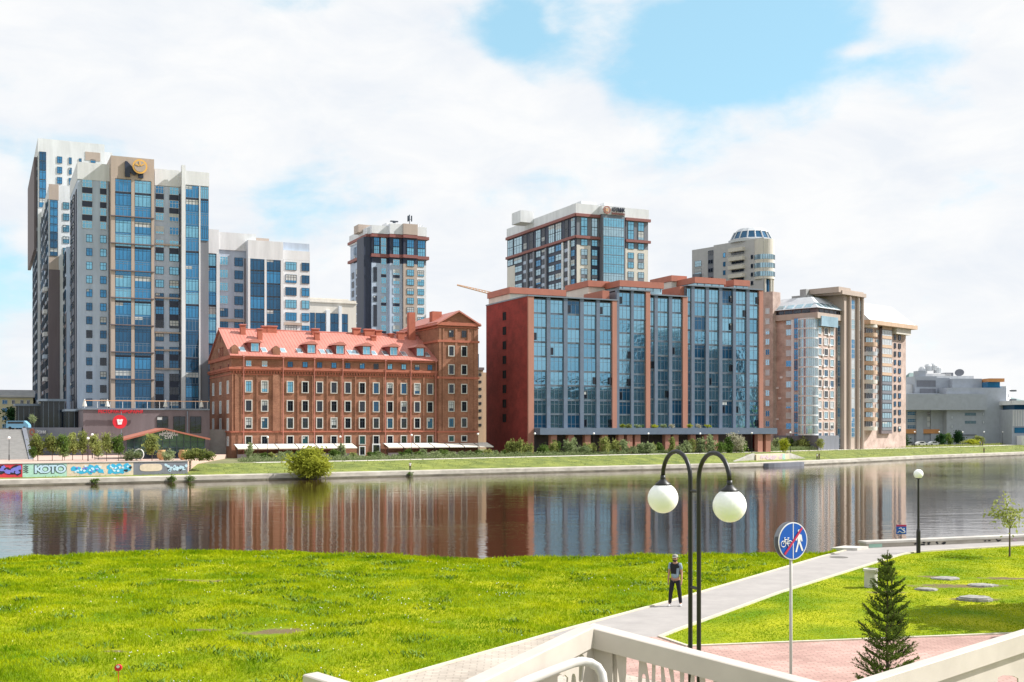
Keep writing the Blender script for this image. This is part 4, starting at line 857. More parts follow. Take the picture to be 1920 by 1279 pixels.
def build_tc():
    random.seed(51); F = Fr(P(1080, 362), U); s = Fr(F.o, F.n); z0 = -.8; Z = lambda y: F.zx(1080, y)
    B = Bd('office_tower', 'wide tower with white crown, brown belts and rooftop lettering rising behind the glass block', 'tower block', (F.o.x, F.o.y, z0))
    D = -s.ux(951); u = F.ux; uR = u(1215)
    mb = MB(); mb.box(F, 0, uR, -D, 0, z0, Z(402)); B.part('wall', mb, 'navy_panel')
    mb = MB(); mb.box(F, -.2, uR+.1, -D, .3, Z(400), Z(381.5)); B.part('crown', mb, 'white_panel')
    f2 = F.off(1.8); mb = MB(); mb.box(f2, f2.ux(1129.5), f2.ux(1171.5), -4, 0, z0, Z(383)); bay = B.part('projecting_bay', mb, 'slate_panel')
    mb = MB(); mb.box(f2, f2.ux(1128), f2.ux(1172), -4.2, .12, Z(399), Z(383.5)); B.part('crown', mb, 'white_panel', parent=bay)
    for a, b, n, yy in ((1081, 1128, 0, 0), (1172, 1215.5, 0, 0)):
        for y0, y1 in ((400, 405.5), (441.5, 446.5)): mb = MB(); mb.box(F, u(a)-(.5 if a == 1081 else 0), u(b)+(.6 if a > 1100 else 0), 0, .7, Z(y1), Z(y0)); B.part('belt', mb, 'band_brown')
    for y0, y1 in ((400, 405.5), (441.5, 446.5)): mb = MB(); mb.box(s, -D, .5, 0, .7, Z(y1), Z(y0)); B.part('belt', mb, 'band_brown')
    for a, b in ((1081, 1107), (1172, 1214.5)):
        mb = MB(); mb.box(F, u(a)+.02, u(b), 0, .12, z0, Z(459)); B.part('light_cladding', mb, 'cream_plaster')
    mb = MB(); mb.box(F, u(1081)+.02, u(1124), 0, .06, Z(459), Z(400)); B.part('upper_cladding', mb, 'slate_panel'); mb = MB(); mb.box(F, u(1173), uR, 0, .06, Z(459), Z(400)); B.part('upper_cladding', mb, 'slate_panel')
    for a, b in ((1089, 1101), (1109, 1119.5), (1177, 1188), (1196, 1207)):
        B.grid(F, [(a, b)], rows(407, 17, 2, 16.8), lambda c, r: S(rc('glass_cyan', 'glass_pale'), 'frame_dark', 2, .7), 1080, .12)
        B.grid(F, [(a, b)], rows(448, 18.2, 5, 11.5), lambda c, r: S(rc('glass_cyan', 'glass_pale'), 'frame_dark', 2, .65, 0, 'frame_white', (1.0, 'slate_panel') if r % 2 else None), 1080, .15)
    B.grid(f2, [(1131, 1170)], rows(403, 17.6, 8, 17.3), lambda c, r: S(rc('glass_cyan', 'glass_blue', 'glass_pale', 'glass_cyan'), 'frame_grey', 8, .75), 1080, .05)
    for a, b, kind in ((952, 962, 'c'), (964, 979, 'c'), (982, 988, 'd'), (993, 1000, 'd'), (1005, 1014, 'c'), (1016, 1022, 'd'), (1029, 1040, 'c'), (1042, 1053, 'c'), (1059, 1066, 'd'), (1071, 1078, 'c')):
        up = 'glass_pale' if kind == 'c' else 'glass_dark'
        B.grid(s, [(a, b)], rows(407, 17, 2, 16.8), lambda c, r: S(up, 'frame_dark', 3, .7), 1080, .05)
        B.grid(s, [(a, b)], rows(449, 18.2, 6, 12), lambda c, r: S(rc('glass_pale', 'glass_blue') if kind == 'c' else 'glass_dark', 'frame_dark', 2, .6, 0, 'frame_white', (1.2, 'grey_panel') if kind == 'd' else None), 1080, .05)
    for a in (988.5, 1001, 1023.5, 1055, 1067): 
        mb = MB(); mb.box(s, s.ux(a), s.ux(a+3.0), 0, .5, z0, Z(448)); B.part('pier', mb, rc('white_panel', 'slate_panel', 'slate_panel'))
    mb = MB(); mb.box(s, s.ux(952), s.ux(966), 0, .15, z0, Z(463)); B.part('light_cladding', mb, 'cream_plaster')
    for (x0, x1, y0, y1, n) in ((976, 1005, 394, 408, -30), (1090, 1122, 376.5, 384, -6), (1133, 1152, 380, 388, -5)):
        f = F.off(n); mb = MB(); xa = f.ux(x0); mb.box(f, xa, xa+(x1-x0)*.175, -7, 0, f.zx(x0, y1+8), f.zx(x0, y0)); B.part('plant_room', mb, 'white_panel')
    # lettering
    mb = MB(); cu_ = f2.ux(1137), Z(391)
    for r0, r1, m in ((1.25, .95, 0), (.6, .0, 1)):
        for i in range(20):
            a0, a1 = 2*PI*i/20, 2*PI*(i+1)/20
            q = [(cu_[0]+r*math.cos(a), cu_[1]+r*math.sin(a)) for r, a in ((r0, a0), (r0, a1), (max(r1, .01), a1), (max(r1, .01), a0))]
            mb.extr(f2, q, .3, .5, m)
    B.part('roof_sign_ring', mb, ['rust_panel', 'orange_crane'])
    place_flat('roof_sign_lettering', text_mesh('АТОМИК', 1.75, .25, .62, .04), 'navy_panel', f2, f2.ux(1158.5), .35, Z(389.5), B.root)
    place_flat('roof_sign_lettering', text_mesh('ЖИЛОЙ КОМПЛЕКС', .8, .2, .62, .02), 'band_brown', f2, f2.ux(1158.5), .35, Z(397), B.root)
    B.finish(97)
build_tc()
# ------------------------------------------------------------------ right-hand buildings
def build_dome():
    random.seed(61); s = Fr(P(1433, 395), (.62, -.785)); z0 = -.6
    # long face runs away to the left; the near end is a round drum
    B = Bd('residential_tower', 'pale grey tower with round balcony drum and glazed conical rooftop lounge', 'tower block', (s.o.x, s.o.y, z0))
    Z = lambda y, x=1433: s.zx(x, y)
    uL = s.ux(1294)
    bk = lambda u_, n_, k_: (s.pt(u_, n_, 0)[0]+.215*k_, s.pt(u_, n_, 0)[1]+k_)
    mb = MB(); mb.prism([s.pt(s.ux(1294), -1, 0)[:2], s.pt(s.ux(1338)-.02, -1, 0)[:2], bk(s.ux(1338)-.02, -1, 14), bk(s.ux(1294), -1, 14)], z0, Z(466, 1310)); B.part('left_wing_wall', mb, 'dome_panel')
    mb = MB(); mb.prism([s.pt(s.ux(1338), 0, 0)[:2], s.pt(-.3, 0, 0)[:2], bk(-.3, 0, 16), bk(s.ux(1338), 0, 16)], z0, Z(450, 1400)); B.part('wall', mb, 'dome_panel')
    mb = MB(); mb.box(s, s.ux(1326), s.ux(1338), -1, -.4, z0, Z(470, 1330)); B.part('recess_wall', mb, 'slate_panel')
    R0 = 3.5; c = s.pt(-2.4, -2.9, 0); prof = [(R0, Z(522)), (R0, Z(447))]
    mb = MB(); mb.lathe((c[0], c[1], 0), prof, 32); dr = B.part('drum', mb, 'cream_plaster')
    for y in (476, 492, 508):
        mb = MB(); mb.lathe((c[0], c[1], 0), [(R0+.06, Z(y+9)), (R0+.06, Z(y))], 32); B.part('drum_glazing', mb, 'glass_pale', parent=dr)
        mb = MB()
        for k in range(26): a = 2*PI*k/26; q = (c[0]+(R0+.1)*math.cos(a), c[1]+(R0+.1)*math.sin(a)); mb.tube([(q[0], q[1], Z(y+9)), (q[0], q[1], Z(y))], .09, 4)
        B.part('drum_mullion', mb, 'frame_grey', parent=dr)
    mb = MB(); mb.lathe((c[0], c[1], 0), [(R0*.55, z0), (R0*.55, Z(522))], 24); B.part('stem', mb, 'glass_deep')
    for a in (-.9, -.2, .5, -1.7): mb = MB(); mb.tube([(c[0]+2.9*math.cos(a), c[1]+2.9*math.sin(a), z0), (c[0]+2.9*math.cos(a), c[1]+2.9*math.sin(a), Z(522))], .45, 10); B.part('column', mb, 'cream_plaster')
    # conical lounge
    k = s.pt(s.ux(1388)-1, -7, 0); rr = 7.2; zc = Z(451, 1400)
    mb = MB(); mb.lathe((k[0], k[1], 0), [(rr+.9, zc), (rr+.9, zc+1.0), (rr, zc+1.3)], 16); lo = B.part('rooftop_lounge', mb, 'silver_roof')
    mb = MB(); mb.lathe((k[0], k[1], 0), [(rr, zc+1.3), (rr*.80, zc+3.8)], 16); B.part('lounge_glazing', mb, 'glass_deep', parent=lo)
    mb = MB(); mb.lathe((k[0], k[1], 0), [(rr*.82, zc+3.8), (rr*.66, zc+4.9), (rr*.62, zc+5.1)], 16); B.part('lounge_roof', mb, 'silver_roof', parent=lo)
    for i in range(16): mb = MB(); a = 2*PI*i/16; mb.tube([(k[0]+(rr+.05)*math.cos(a), k[1]+(rr+.05)*math.sin(a), zc+1.2), (k[0]+rr*.82*math.cos(a), k[1]+rr*.82*math.sin(a), zc+3.9)], .28, 5); B.part('lounge_rib', mb, 'silver_roof', parent=lo)
    for y in (466, 483, 499, 515):
        mb = MB(); mb.box(s, s.ux(1370), s.ux(1397), 0, 1.6, Z(y+6, 1385), Z(y-1, 1385)); B.part('balcony', mb, 'cream_plaster')
        B.grid(s, [(1372, 1395)], [(y+6, y+11)], lambda c_, r: S('glass_dark', 'frame_grey', 3, 0), 1385, .05)
        B.grid(s, [(1408, 1412.5)], [(y+12, y+20)], lambda c_, r: S('glass_dark', 'frame_grey', 1, 0), 1410, .05)
        B.grid(s, [(1356, 1360.5)], [(y+8, y+17)], lambda c_, r: S('glass_blue', 'frame_grey', 1, 0), 1358, .05)
        w2 = s.off(-.4); B.grid(w2, [(1328, 1337)], [(y+4, y+12)], lambda c_, r: S('glass_dark', 'frame_grey', 2, 0), 1332, .06)
    w3 = s.off(-1); B.grid(w3, [(1303, 1315)], [(489, 500), (503, 515)], lambda c_, r: S('glass_pale', 'frame_grey', 3, .5), 1310, .05)
    mb = MB(); mb.box(w3, w3.ux(1302), w3.ux(1316), 0, 1, Z(519, 1310), Z(513, 1310)); B.part('balcony', mb, 'slate_panel')
    B.finish(60)
build_dome()
U2 = (.713, .701)
def build_beige():
    random.seed(71); F = Fr(P(1531, 322), U2); s = Fr(F.o, F.n); z0 = -.6; u = F.ux; Z = lambda y, x=1531: F.zx(x, y)
    B = Bd('apartment_building', 'tan brick apartment building with silver mansard top, white glazed corner and tall stair shaft', 'apartment building', (F.o.x, F.o.y, z0))
    Ds = -s.ux(1428)
    mb = MB(); mb.box(F, 0, u(1584), -Ds, 0, z0, Z(588)); B.part('wall', mb, 'brick_beige')
    g = s.off(2.0); mb = MB(); mb.box(g, g.ux(1430), g.ux(1449), -4, 0, z0, g.zx(1449, 553)+1); B.part('left_bay', mb, 'brick_beige')
    # cornice, attic windows, mansard
    mb = MB(); mb.box(F, -.9, u(1584), -Ds, .9, Z(597), Z(586)); B.part('cornice', mb, 'beige_panel')
    mb = MB(); mb.box(F, -.2, u(1584), -Ds+1, .2, Z(586), Z(577)); B.part('attic_wall', mb, 'brown_panel')
    uE = u(1584); mb = MB(); zc0, zc1 = Z(577), Z(552); q = 4.2
    lo = [F.pt(-1.0, 1.0, zc0), F.pt(uE, 1.0, zc0), F.pt(uE, -Ds-.5, zc0), F.pt(-1.0, -Ds-.5, zc0)]; hi = [F.pt(q, -q, zc1), F.pt(uE-.5, -q, zc1), F.pt(uE-.5, -Ds+q, zc1), F.pt(q, -Ds+q, zc1)]
    mb.add(lo+hi, [(3, 2, 1, 0), (4, 5, 6, 7)]+[(i, (i+1) % 4, 4+(i+1) % 4, 4+i) for i in range(4)]); B.part('mansard_roof', mb, 'silver_roof')
    mb = MB(); mb.box(F, q+2, uE-3, -Ds+q+2, -q-2, zc1, zc1+.9); mb.box(F, u(1552), u(1558), -9, -7, zc1, zc1+2.6); B.part('roof_plant', mb, 'roof_grey')
    for k in range(5):
        a = 1.0+k*(uE-2)/5; mb = MB(); mb.box(F, a, a+2.2, .21, .3, Z(585), Z(579)); B.part('attic_opening', mb, 'glass_dark')
        b = -2-k*(Ds-4)/5; mb = MB(); mb.box(s, b-2.4, b, .21, .3, Z(585), Z(579)); B.part('attic_opening', mb, 'glass_dark')
    # mansard glazing band
    def slope(fr, a, b, h0, h1):
        t0, t1 = (h0-zc0)/(zc1-zc0), (h1-zc0)/(zc1-zc0); n0, n1 = 1-(q+1)*t0+.12, 1-(q+1)*t1+.12
        m_ = MB(); m_.slab([fr.pt(a, n0, h0), fr.pt(b, n0, h0), fr.pt(b, n1, h1), fr.pt(a, n1, h1)], .12); return m_
    for k in range(5): B.part('roof_window', slope(F, .8+k*2.8, 2.9+k*2.8, zc0+.4, zc0+1.7), 'glass_pale')
    for k in range(5): B.part('roof_window', slope(s, -3.6-k*3.0, -1.4-k*3.0, zc0+.4, zc0+1.4), 'glass_pale')
    # glazed corner: a column of white glass on both faces
    R12 = rows(594, 19.9, 12, 18.6)
    f1 = F.off(1.0); s1 = s.off(1.0)
    mb = MB(); mb.box(s, s.ux(1487), -2.5, -1.0, 1.0, 4, Z(597)); B.part('glazed_corner', mb, 'white_panel')
    cc_ = F.pt(.2, -2.7, 0); rr_ = 2.9; top_ = Z(597)
    mb = MB(); mb.lathe((cc_[0], cc_[1], 0), [(rr_-.12, 4), (rr_-.12, top_)], 40); cg = B.part('curved_glazing', mb, 'glass_pale')
    for i in range(13):
        z = 4+(top_-4)*i/12; mb = MB(); mb.lathe((cc_[0], cc_[1], 0), [(rr_, z-.3), (rr_, z+.12)], 40); B.part('floor_band', mb, 'white_panel', parent=cg)
    mb = MB()
    for i in range(30): a_ = 2*PI*i/30; mb.tube([(cc_[0]+(rr_-.06)*math.cos(a_), cc_[1]+(rr_-.06)*math.sin(a_), 4), (cc_[0]+(rr_-.06)*math.cos(a_), cc_[1]+(rr_-.06)*math.sin(a_), top_)], .07, 4)
    B.part('mullion', mb, 'frame_white', parent=cg)
    B.grid(s1, [(1489, 1510)], R12, lambda c, r: S('glass_deep' if r % 5 == 4 else 'glass_blue', 'rust_panel' if r < 12 else 'frame_white', 5, .4), 1530, .03)
    B.grid(s, [(1474, 1486)], rows(594, 19.9, 12, 12), lambda c, r: S(rc('curtain_white', 'glass_pale', 'glass_blue'), 'frame_white', 3, 0), 1530, .03)
    B.grid(g, [(1435.5, 1443)], rows(578, 19.2, 12, 11), lambda c, r: S(rc('curtain_white', 'glass_pale', 'glass_deep'), 'frame_white', 2, 0), 1440, .03)
    B.grid(s, [(1451, 1454)], rows(594, 19.9, 12, 10), lambda c, r: S('glass_dark', 'frame_dark', 1, 0), 1530, .03)
    for a, b in ((1534, 1539.5), (1545, 1551.5), (1556.5, 1562.5)):
        B.grid(F, [(a, b)], rows(613, 19.9, 11, 12.5), lambda c, r: S(rc('glass_deep', 'curtain_white', 'glass_dark', 'glass_pale'), 'frame_white', 2, 0, .12, 'white_paint'), 1531, .03)
    mb = MB(); mb.box(F, u(1534), u(1565), .0, 1.1, Z(611), Z(592)); B.part('bay_window', mb, 'glass_pale')
    B.grid(F, [(1568.5, 1580)], rows(606, 19.7, 12, 18.5), lambda c, r: S(rc('glass_blue', 'glass_pale', 'glass_deep'), 'frame_white', 3, .35), 1531, .3)
    # stair shaft
    T = F.off(1.6); t0, t1 = T.ux(1583), T.ux(1617)
    mb = MB(); mb.box(T, t0, t1, -9, 0, z0, T.zx(1600, 552)); sh = B.part('stair_shaft', mb, 'beige_panel')
    mb = MB(); mb.box(T, t0-3.0, t1+.3, -9, 1.1, T.zx(1600, 556), T.zx(1600, 549)); mb.box(T, t0-4.5, t0+2.2, -9, .8, T.zx(1600, 553), T.zx(1600, 543)); mb.box(T, t0+3, t1, -6, .4, T.zx(1600, 549)-.01, T.zx(1600, 546)); B.part('shaft_cap', mb, 'beige_panel', parent=sh)
    for a in (1591, 1606.5, 1615): mb = MB(); x = T.ux(a); mb.tube([T.pt(x, .35, z0), T.pt(x, .35, T.zx(1600, 556))], .5, 10); B.part('shaft_column', mb, 'beige_panel', parent=sh, smooth=False)
    B.grid(T, [(1593.5, 1602)], rows(563, 18.4, 14, 17.5), lambda c, r: S(rc('glass_pale', 'curtain_white', 'glass_blue'), 'frame_white', 3, .5), 1600, .04)
    B.grid(T, [(1608.5, 1613)], rows(563, 18.4, 14, 17.5), lambda c, r: S(rc('glass_pale', 'glass_dark'), 'frame_white', 1, .5), 1600, .04)
    # right wing
    Wg = F.off(0.2); a, b = Wg.ux(1617), Wg.ux(1699); Zr = lambda y, x=1617: Wg.zx(x, y)
    mb = MB(); mb.box(Wg, a, b, -14, -.1, z0, Zr(607)); B.part('right_wing_wall', mb, 'brick_beige')
    mb = MB(); lo = [Wg.pt(a, 2.2, Zr(600)), Wg.pt(b+2, 2.2, Zr(600)), Wg.pt(b+2, -14, Zr(600)), Wg.pt(a, -14, Zr(600))]; hi = [Wg.pt(a, -3.5, Zr(563)), Wg.pt(b-2.5, -3.5, Zr(563)), Wg.pt(b-2.5, -11, Zr(563)), Wg.pt(a, -11, Zr(563))]
    mb.add(lo+hi, [(3, 2, 1, 0), (4, 5, 6, 7)]+[(i, (i+1) % 4, 4+(i+1) % 4, 4+i) for i in range(4)]); wr = B.part('wing_roof', mb, 'silver_roof'); mb = MB(); mb.box(Wg, a, b+2.4, -14, 2.6, Zr(608), Zr(600)-.02); B.part('roof_fascia', mb, 'tan_plaster', parent=wr)
    for k in range(6):
        t0_ = (Zr(596)-Zr(600))/(Zr(563)-Zr(600)); t1_ = (Zr(578)-Zr(600))/(Zr(563)-Zr(600)); x0 = a+1+k*(b-a-1)/6; x1 = x0+(b-a)/6-1.2
        mb = MB(); mb.slab([Wg.pt(x0, 2.3-5.7*t0_, Zr(596)), Wg.pt(x1, 2.3-5.7*t0_, Zr(596)), Wg.pt(x1, 2.3-5.7*t1_, Zr(578)), Wg.pt(x0, 2.3-5.7*t1_, Zr(578))], .12); B.part('roof_window', mb, 'curtain_white', parent=wr)
    zz = lambda y: Wg.zx(1680, y)
    for (x0, x1) in ((1676.5, 1680), (1684.5, 1689)):
        B.grid(Wg, [(x0, x1)], rows(628, 15.6, 12, 9.5), lambda c, r: S(rc('glass_dark', 'glass_deep'), 'frame_dark', 1, .5), 1680, .0)
    mb = MB(); mb.box(Wg, Wg.ux(1672), b, -.1, 1.6, zz(627), zz(616)); B.part('oriel', mb, 'cream_plaster')
    # bow balconies stack and glazed loggias
    kx = Wg.ux(1628); c0 = Wg.pt(kx, 0, 0)
    for i in range(12):
        z = 5.0+i*2.78; mb = MB(); mb.lathe((c0[0], c0[1], 0), [(2.6, z), (2.6, z+1.15)], 20); B.part('balcony', mb, rc('cream_plaster', 'tan_plaster', 'curtain_white'))
        B.win(Wg, kx, z+1.2, 4.2, 1.5, S(rc('glass_dark', 'glass_dark', 'glass_pale'), 'frame_white', 3, 0), .3)
    for i in range(12):
        z = 5.0+i*2.78; up = i > 5
        B.win(Wg, Wg.ux(1658), z+.9, Wg.ux(1667)-Wg.ux(1649), 1.7, S('curtain_white' if up else 'glass_pale', 'frame_white' if up else 'frame_dark', 4, 0, 0, 'frame_white', (.9, 'tan_plaster' if up else 'slate_panel')), .9)
        B.win(Wg, Wg.ux(1645), z+.9, 1.6, 1.6, S(rc('curtain_white', 'glass_dark', 'glass_pale'), 'frame_white', 2, 0), .0)
    mb = MB(); mb.box(Wg, Wg.ux(1648), Wg.ux(1668), -.1, .85, 4, Zr(612)); B.part('loggia_stack', mb, 'brown_panel')
    for i in range(10): mb = MB(); z = 6+i*2.78; mb.box(Wg, b, b+1.3, -4, -1, z, z+1.0); B.part('side_balcony', mb, 'curtain_white')
    for k in range(16):
        fr_k, lo_, hi_ = ((F, 1541, 1544.5), (F, 1552.5, 1556), (Wg, 1669.5, 1671.5), (s, 1457, 1470))[k % 4]; x = fr_k.ux(random.uniform(lo_, hi_)); z = 8+random.randint(0, 9)*3
        mb = MB(); mb.box(fr_k.at(x), -.4, .4, .02, .35, z, z+.6); B.part('air_conditioner', mb, 'white_paint')
    mb = MB(); mb.box(F, -1.3, u(1565), -Ds, 1.4, z0, 3.6); B.part('plinth', mb, 'slate_panel')
    B.finish(97)
build_beige()
def build_grey():
    random.seed(81); F = Fr(P(1700, 425), (1, .02)); z0 = -.6; u = F.ux; Z = lambda y: F.zx(1780, y)
    B = Bd('concert_hall', 'plain grey panelled hall with overhanging upper box and orange strip behind the far embankment', 'hall', (F.at(u(1790)).o.x, F.o.y, z0))
    bx = lambda nm, x0, x1, y0, y1, n0, n1, m: B.part(nm, (lambda mb: (mb.box(F, u(x0), u(x1), n0, n1, Z(y1), Z(y0)), mb)[1])(MB()), m)
    mb = MB(); mb.box(F, u(1775), u(1887), -30, 0, z0, Z(727)); B.part('wall', mb, 'grey_clad')
    mb = MB(); mb.box(F, u(1698), u(1775)-.02, -30, -4, z0, Z(737)); B.part('recessed_wall', mb, 'grey_clad')
    bx('overhanging_box', 1698, 1846, 739, 769, -6, 2.2, 'grey_clad')
    bx('upper_block', 1728.5, 1770, 704, 740, -16, -7, 'grey_clad'); bx('upper_block', 1770.3, 1797, 707, 740, -14, -8, 'grey_clad'); bx('upper_block', 1796, 1852, 709, 740, -18, -5, 'grey_clad')
    bx('louvre', 1732, 1768, 712, 724, -7, -6.8, 'slate_panel'); bx('louvre', 1738, 1768, 728, 738, -7, -6.8, 'slate_panel')
    bx('roof_screen', 1739, 1753, 693, 704, -14, -9, 'grey_clad'); bx('roof_screen', 1753.3, 1808, 698, 704, -20, -12, 'frame_white'); bx('roof_screen', 1796, 1812, 696, 704, -16, -12, 'slate_panel')
    bx('white_roof_slope', 1771, 1845, 703, 709, -20, -9, 'white_panel'); bx('low_white_roof', 1700, 1728, 719, 738, -20, -9, 'white_panel')
    for x, y in ((1757, 689), (1768, 684), (1778, 683), (1786, 688)):
        mb = MB(); c = F.pt(u(x), -14, Z(y+8)); mb.lathe(c, [(1.6, 0), (1.6, 1.8), (1.0, 2.5)], 12); B.part('cooling_unit', mb, 'silver_roof')
    mb = MB(); c = F.pt(u(1824), -12, Z(704)); mb.tube([c, (c[0], c[1], c[2]+1.2)], .2, 6); mb.tube([(c[0]-.2, c[1]-.4, c[2]+1.6), (c[0], c[1], c[2]+1.3)], [1.7, .3], 16); B.part('satellite_dish', mb, 'slate_panel')
    bx('orange_hood', 1854, 1883, 709.5, 716, -10, .2, 'orange_panel'); bx('glazed_box', 1852.5, 1876, 716.1, 727, -10, -.5, 'glass_blue')
    bx('orange_strip', 1699, 1768, 805, 813, -4, -3.2, 'orange_panel')
    fw = Fr(F.pt(u(1887)+.05, 0, 0), (.6, .8)); mb = MB(); mb.box(fw, 0, 6.0, -9, 0, z0, Z(724)); B.part('white_flank', mb, 'white_panel')
    for y in (738, 754, 771, 787): 
        mb = MB(); mb.box(fw, 2.4, 3.3, 0, .06, Z(y+7), Z(y)); B.part('slit_opening', mb, 'glass_dark')
    for r, y in enumerate((772, 785, 797)): B.grid(F.off(-4), [(1701, 1722)], [(y, y+7)], lambda c, r_: S('glass_blue', 'frame_white', 6, .5), 1780, .04)
    mb = MB(); mb.box(F, u(1724), u(1737), -5, -3, z0, Z(769)); mb.box(F, u(1752), u(1775), -5, -3.4, z0, Z(769)); B.part('pier', mb, 'grey_clad')
    for x in (1738.5, 1747): B.grid(F.off(-4), [(x, x+5)], rows(772, 10, 3, 8), lambda c, r_: S(rc('curtain_white', 'glass_dark'), 'frame_white', 2, .5), 1780, .04)
    for y in (774, 789): B.grid(F, [(1809, 1830), (1842, 1846)], [(y, y+5.5)], lambda c, r_: S(rc('glass_pale', 'curtain_white'), 'frame_grey', 4 if c == 0 else 1, 0), 1780, .02)
    for y in (780, 797): B.grid(F, [(1783, 1787)], [(y, y+6)], lambda c, r_: S('curtain_white', 'frame_grey', 1, 0), 1780, .02)
    mb = MB(); mb.box(F, u(1801), u(1830), .0, .4, Z(816), Z(814.5)); B.part('entrance_hood', mb, 'slate_panel')
    B.finish(60)
    f = Fr(P(1898, 415), (1, .0)); Zq = lambda y: f.zx(1900, y)
    B = Bd('river_pavilion', 'striped grey building with teal window band cut off by the right frame edge', 'building', (f.o.x, f.o.y, -.6))
    mb = MB(); mb.box(f, 0, 30, -20, 0, Zq(800), Zq(768)); mb.box(f, 0.01, 30, -20, -.2, -.6, Zq(800)); B.part('wall', mb, 'grey_clad')
    mb = MB(); u_ = .2
    while u_ < 14: mb.box(f, u_, u_+.2, 0, .25, Zq(799), Zq(769)); u_ += .6
    B.part('cladding_rib', mb, 'frame_white')
    mb = MB(); mb.box(f, -.2, 30, -20, .4, Zq(759), Zq(751)); B.part('roof_edge', mb, 'white_panel'); mb = MB(); mb.box(f, 1.2, 30, -20, -1, Zq(768), Zq(759)); B.part('clerestory', mb, 'glass_deep')
    mb = MB(); mb.box(f, .8, 12, 0, .1, Zq(812), Zq(802)); B.part('window_band', mb, 'glass_blue')
    mb = MB(); mb.box(f, 1.5, 10, .2, 5, Zq(823), Zq(817)); mb.box(f, 1.5, 2.2, .3, 4.8, -.6, Zq(823)); B.part('entrance_canopy', mb, 'white_panel')
    for y in (731, 748): mb = MB(); mb.box(f, .2, 2, -3, -1, Zq(y+3), Zq(y)); B.part('roof_fin', mb, 'slate_panel')
build_grey()
def build_misc():
    # narrow brown building in the gap
    F = Fr(P(890, 330), U); Z = lambda y: F.zx(900, y)
    B = Bd('brick_building', 'narrow light brick building seen in the gap between mill and glass block', 'building', (F.o.x, F.o.y, -.6))
    mb = MB(); mb.box(F, 0, F.ux(906), -14, 0, -.6, Z(690)); mb.box(F, F.ux(905.5), F.ux(930), -14, -1, -.6, Z(698)); B.part('wall', mb, 'tan_plaster')
    mb = MB(); mb.box(F, F.ux(896), F.ux(903), -6, -2, Z(690), Z(663)); B.part('lift_house', mb, 'glass_deep')
    mb = MB(); mb.box(F, -.2, F.ux(906)+.2, -14.2, .3, Z(694), Z(689)); B.part('cornice', mb, 'brown_panel')
    B.grid(F, [(897.5, 899.5), (900.5, 902.5)], rows(700, 13.5, 8, 5), lambda c, r: S('glass_dark', 'frame_dark', 1, 0), 900, .03)
    B.finish(60)
    # yellow house far left
    F = Fr(P(-40, 330), (.96, .28)); Z = lambda y: F.zx(20, y)
    B = Bd('yellow_house', 'pale yellow four-storey house with grey roof at the far left edge', 'house', (F.at(10).o.x, F.at(10).o.y, 4.5))
    mb = MB(); mb.box(F, 0, F.ux(62), -12, 0, -.6, Z(743)); B.part('wall', mb, 'yellow_plaster')
    mb = MB(); mb.slab([F.pt(-.5, .6, Z(744)), F.pt(F.ux(62)+.5, .6, Z(744)), F.pt(F.ux(62)+.5, -6, Z(730)), F.pt(-.5, -6, Z(730))], .25); B.part('roof', mb, 'roof_grey')
    mb = MB(); mb.box(F, -.2, F.ux(62)+.2, 0, .35, Z(745), Z(742)); B.part('cornice', mb, 'cream_plaster')
    B.grid(F, [(4, 14), (22, 28), (38, 44), (50, 56)], rows(750, 15, 4, 8), lambda c, r: S(rc('glass_deep', 'glass_dark'), 'frame_white', 2, 0), 20, .03)
    B.finish(60)
    # tower crane
    r = empty('tower_crane', 'pale orange tower crane jib sticking out left of the glass block', 'crane', (*P(935, 640), -.6))
    f = Fr(P(935, 640), (-1, 0)); zt = CAMZ+(HOR-556)/FPX*640; mb = MB()
    for a, b in ((-.9, -.9), (.9, -.9), (.9, .9), (-.9, .9)): mb.box(f, a-.15, a+.15, b-.15, b+.15, -.6, zt)
    for i in range(22):
        z = i*zt/22; s_ = 1 if i % 2 else -1; mb.tube([f.pt(-.9*s_, -.9, z), f.pt(.9*s_, -.9, z+zt/22)], .1, 4); mb.tube([f.pt(-.9*s_, .9, z), f.pt(.9*s_, .9, z+zt/22)], .1, 4)
    obj('mast', mb, 'orange_crane', r)
    mb = MB(); A = Vector(f.pt(0, 0, zt)); E = Vector((*P(857, 640), CAMZ+(HOR-535)/FPX*640)); k = 14
    for dz, dy in ((0, -.7), (0, .7), (1.5, 0)): mb.tube([A+Vector((0, dy, dz)), E+Vector((0, dy, dz*.3))], .2, 5)
    for i in range(k):
        p, q = A.lerp(E, i/k), A.lerp(E, (i+1)/k); h0, h1 = 1.5*(1-.7*i/k), 1.5*(1-.7*(i+1)/k)
        mb.tube([p+Vector((0, -.7, 0)), q+Vector((0, 0, h1)), ], .12, 4); mb.tube([p+Vector((0, 0, h0)), q+Vector((0, -.7, 0))], .12, 4)
    obj('jib', mb, 'orange_crane', r)
    mb = MB(); mb.box(f, -12, 0, -.6, .6, zt, zt+1.2); obj('counter_jib', mb, 'orange_crane', r)
    # wooded hill far right
    hx, hy = [], []
    pts = []; mb = MB(); prof = [(1640, 730), (1690, 712), (1705, 699), (1722, 700), (1745, 709), (1790, 716), (1850, 735), (1960, 760)]
    a = [(*P(x, 1600), CAMZ+(HOR-y)/FPX*1600) for x, y in prof]; b = [(p[0]*1.25, p[1]*1.25, p[2]*.4) for p in a]; c = [(p[0]*.94, p[1]*.94, -2) for p in a]; n = len(prof)
    mb.add(a+b+c, [(i, i+1, n+i+1, n+i) for i in range(n-1)]+[(2*n+i, 2*n+i+1, i+1, i) for i in range(n-1)]); mat('far_hill', (.20, .27, .27), .95, .15, .01); obj('hill', mb, 'far_hill', kind='structure')  # distance haze put into the hill's blue-grey colour
build_misc()
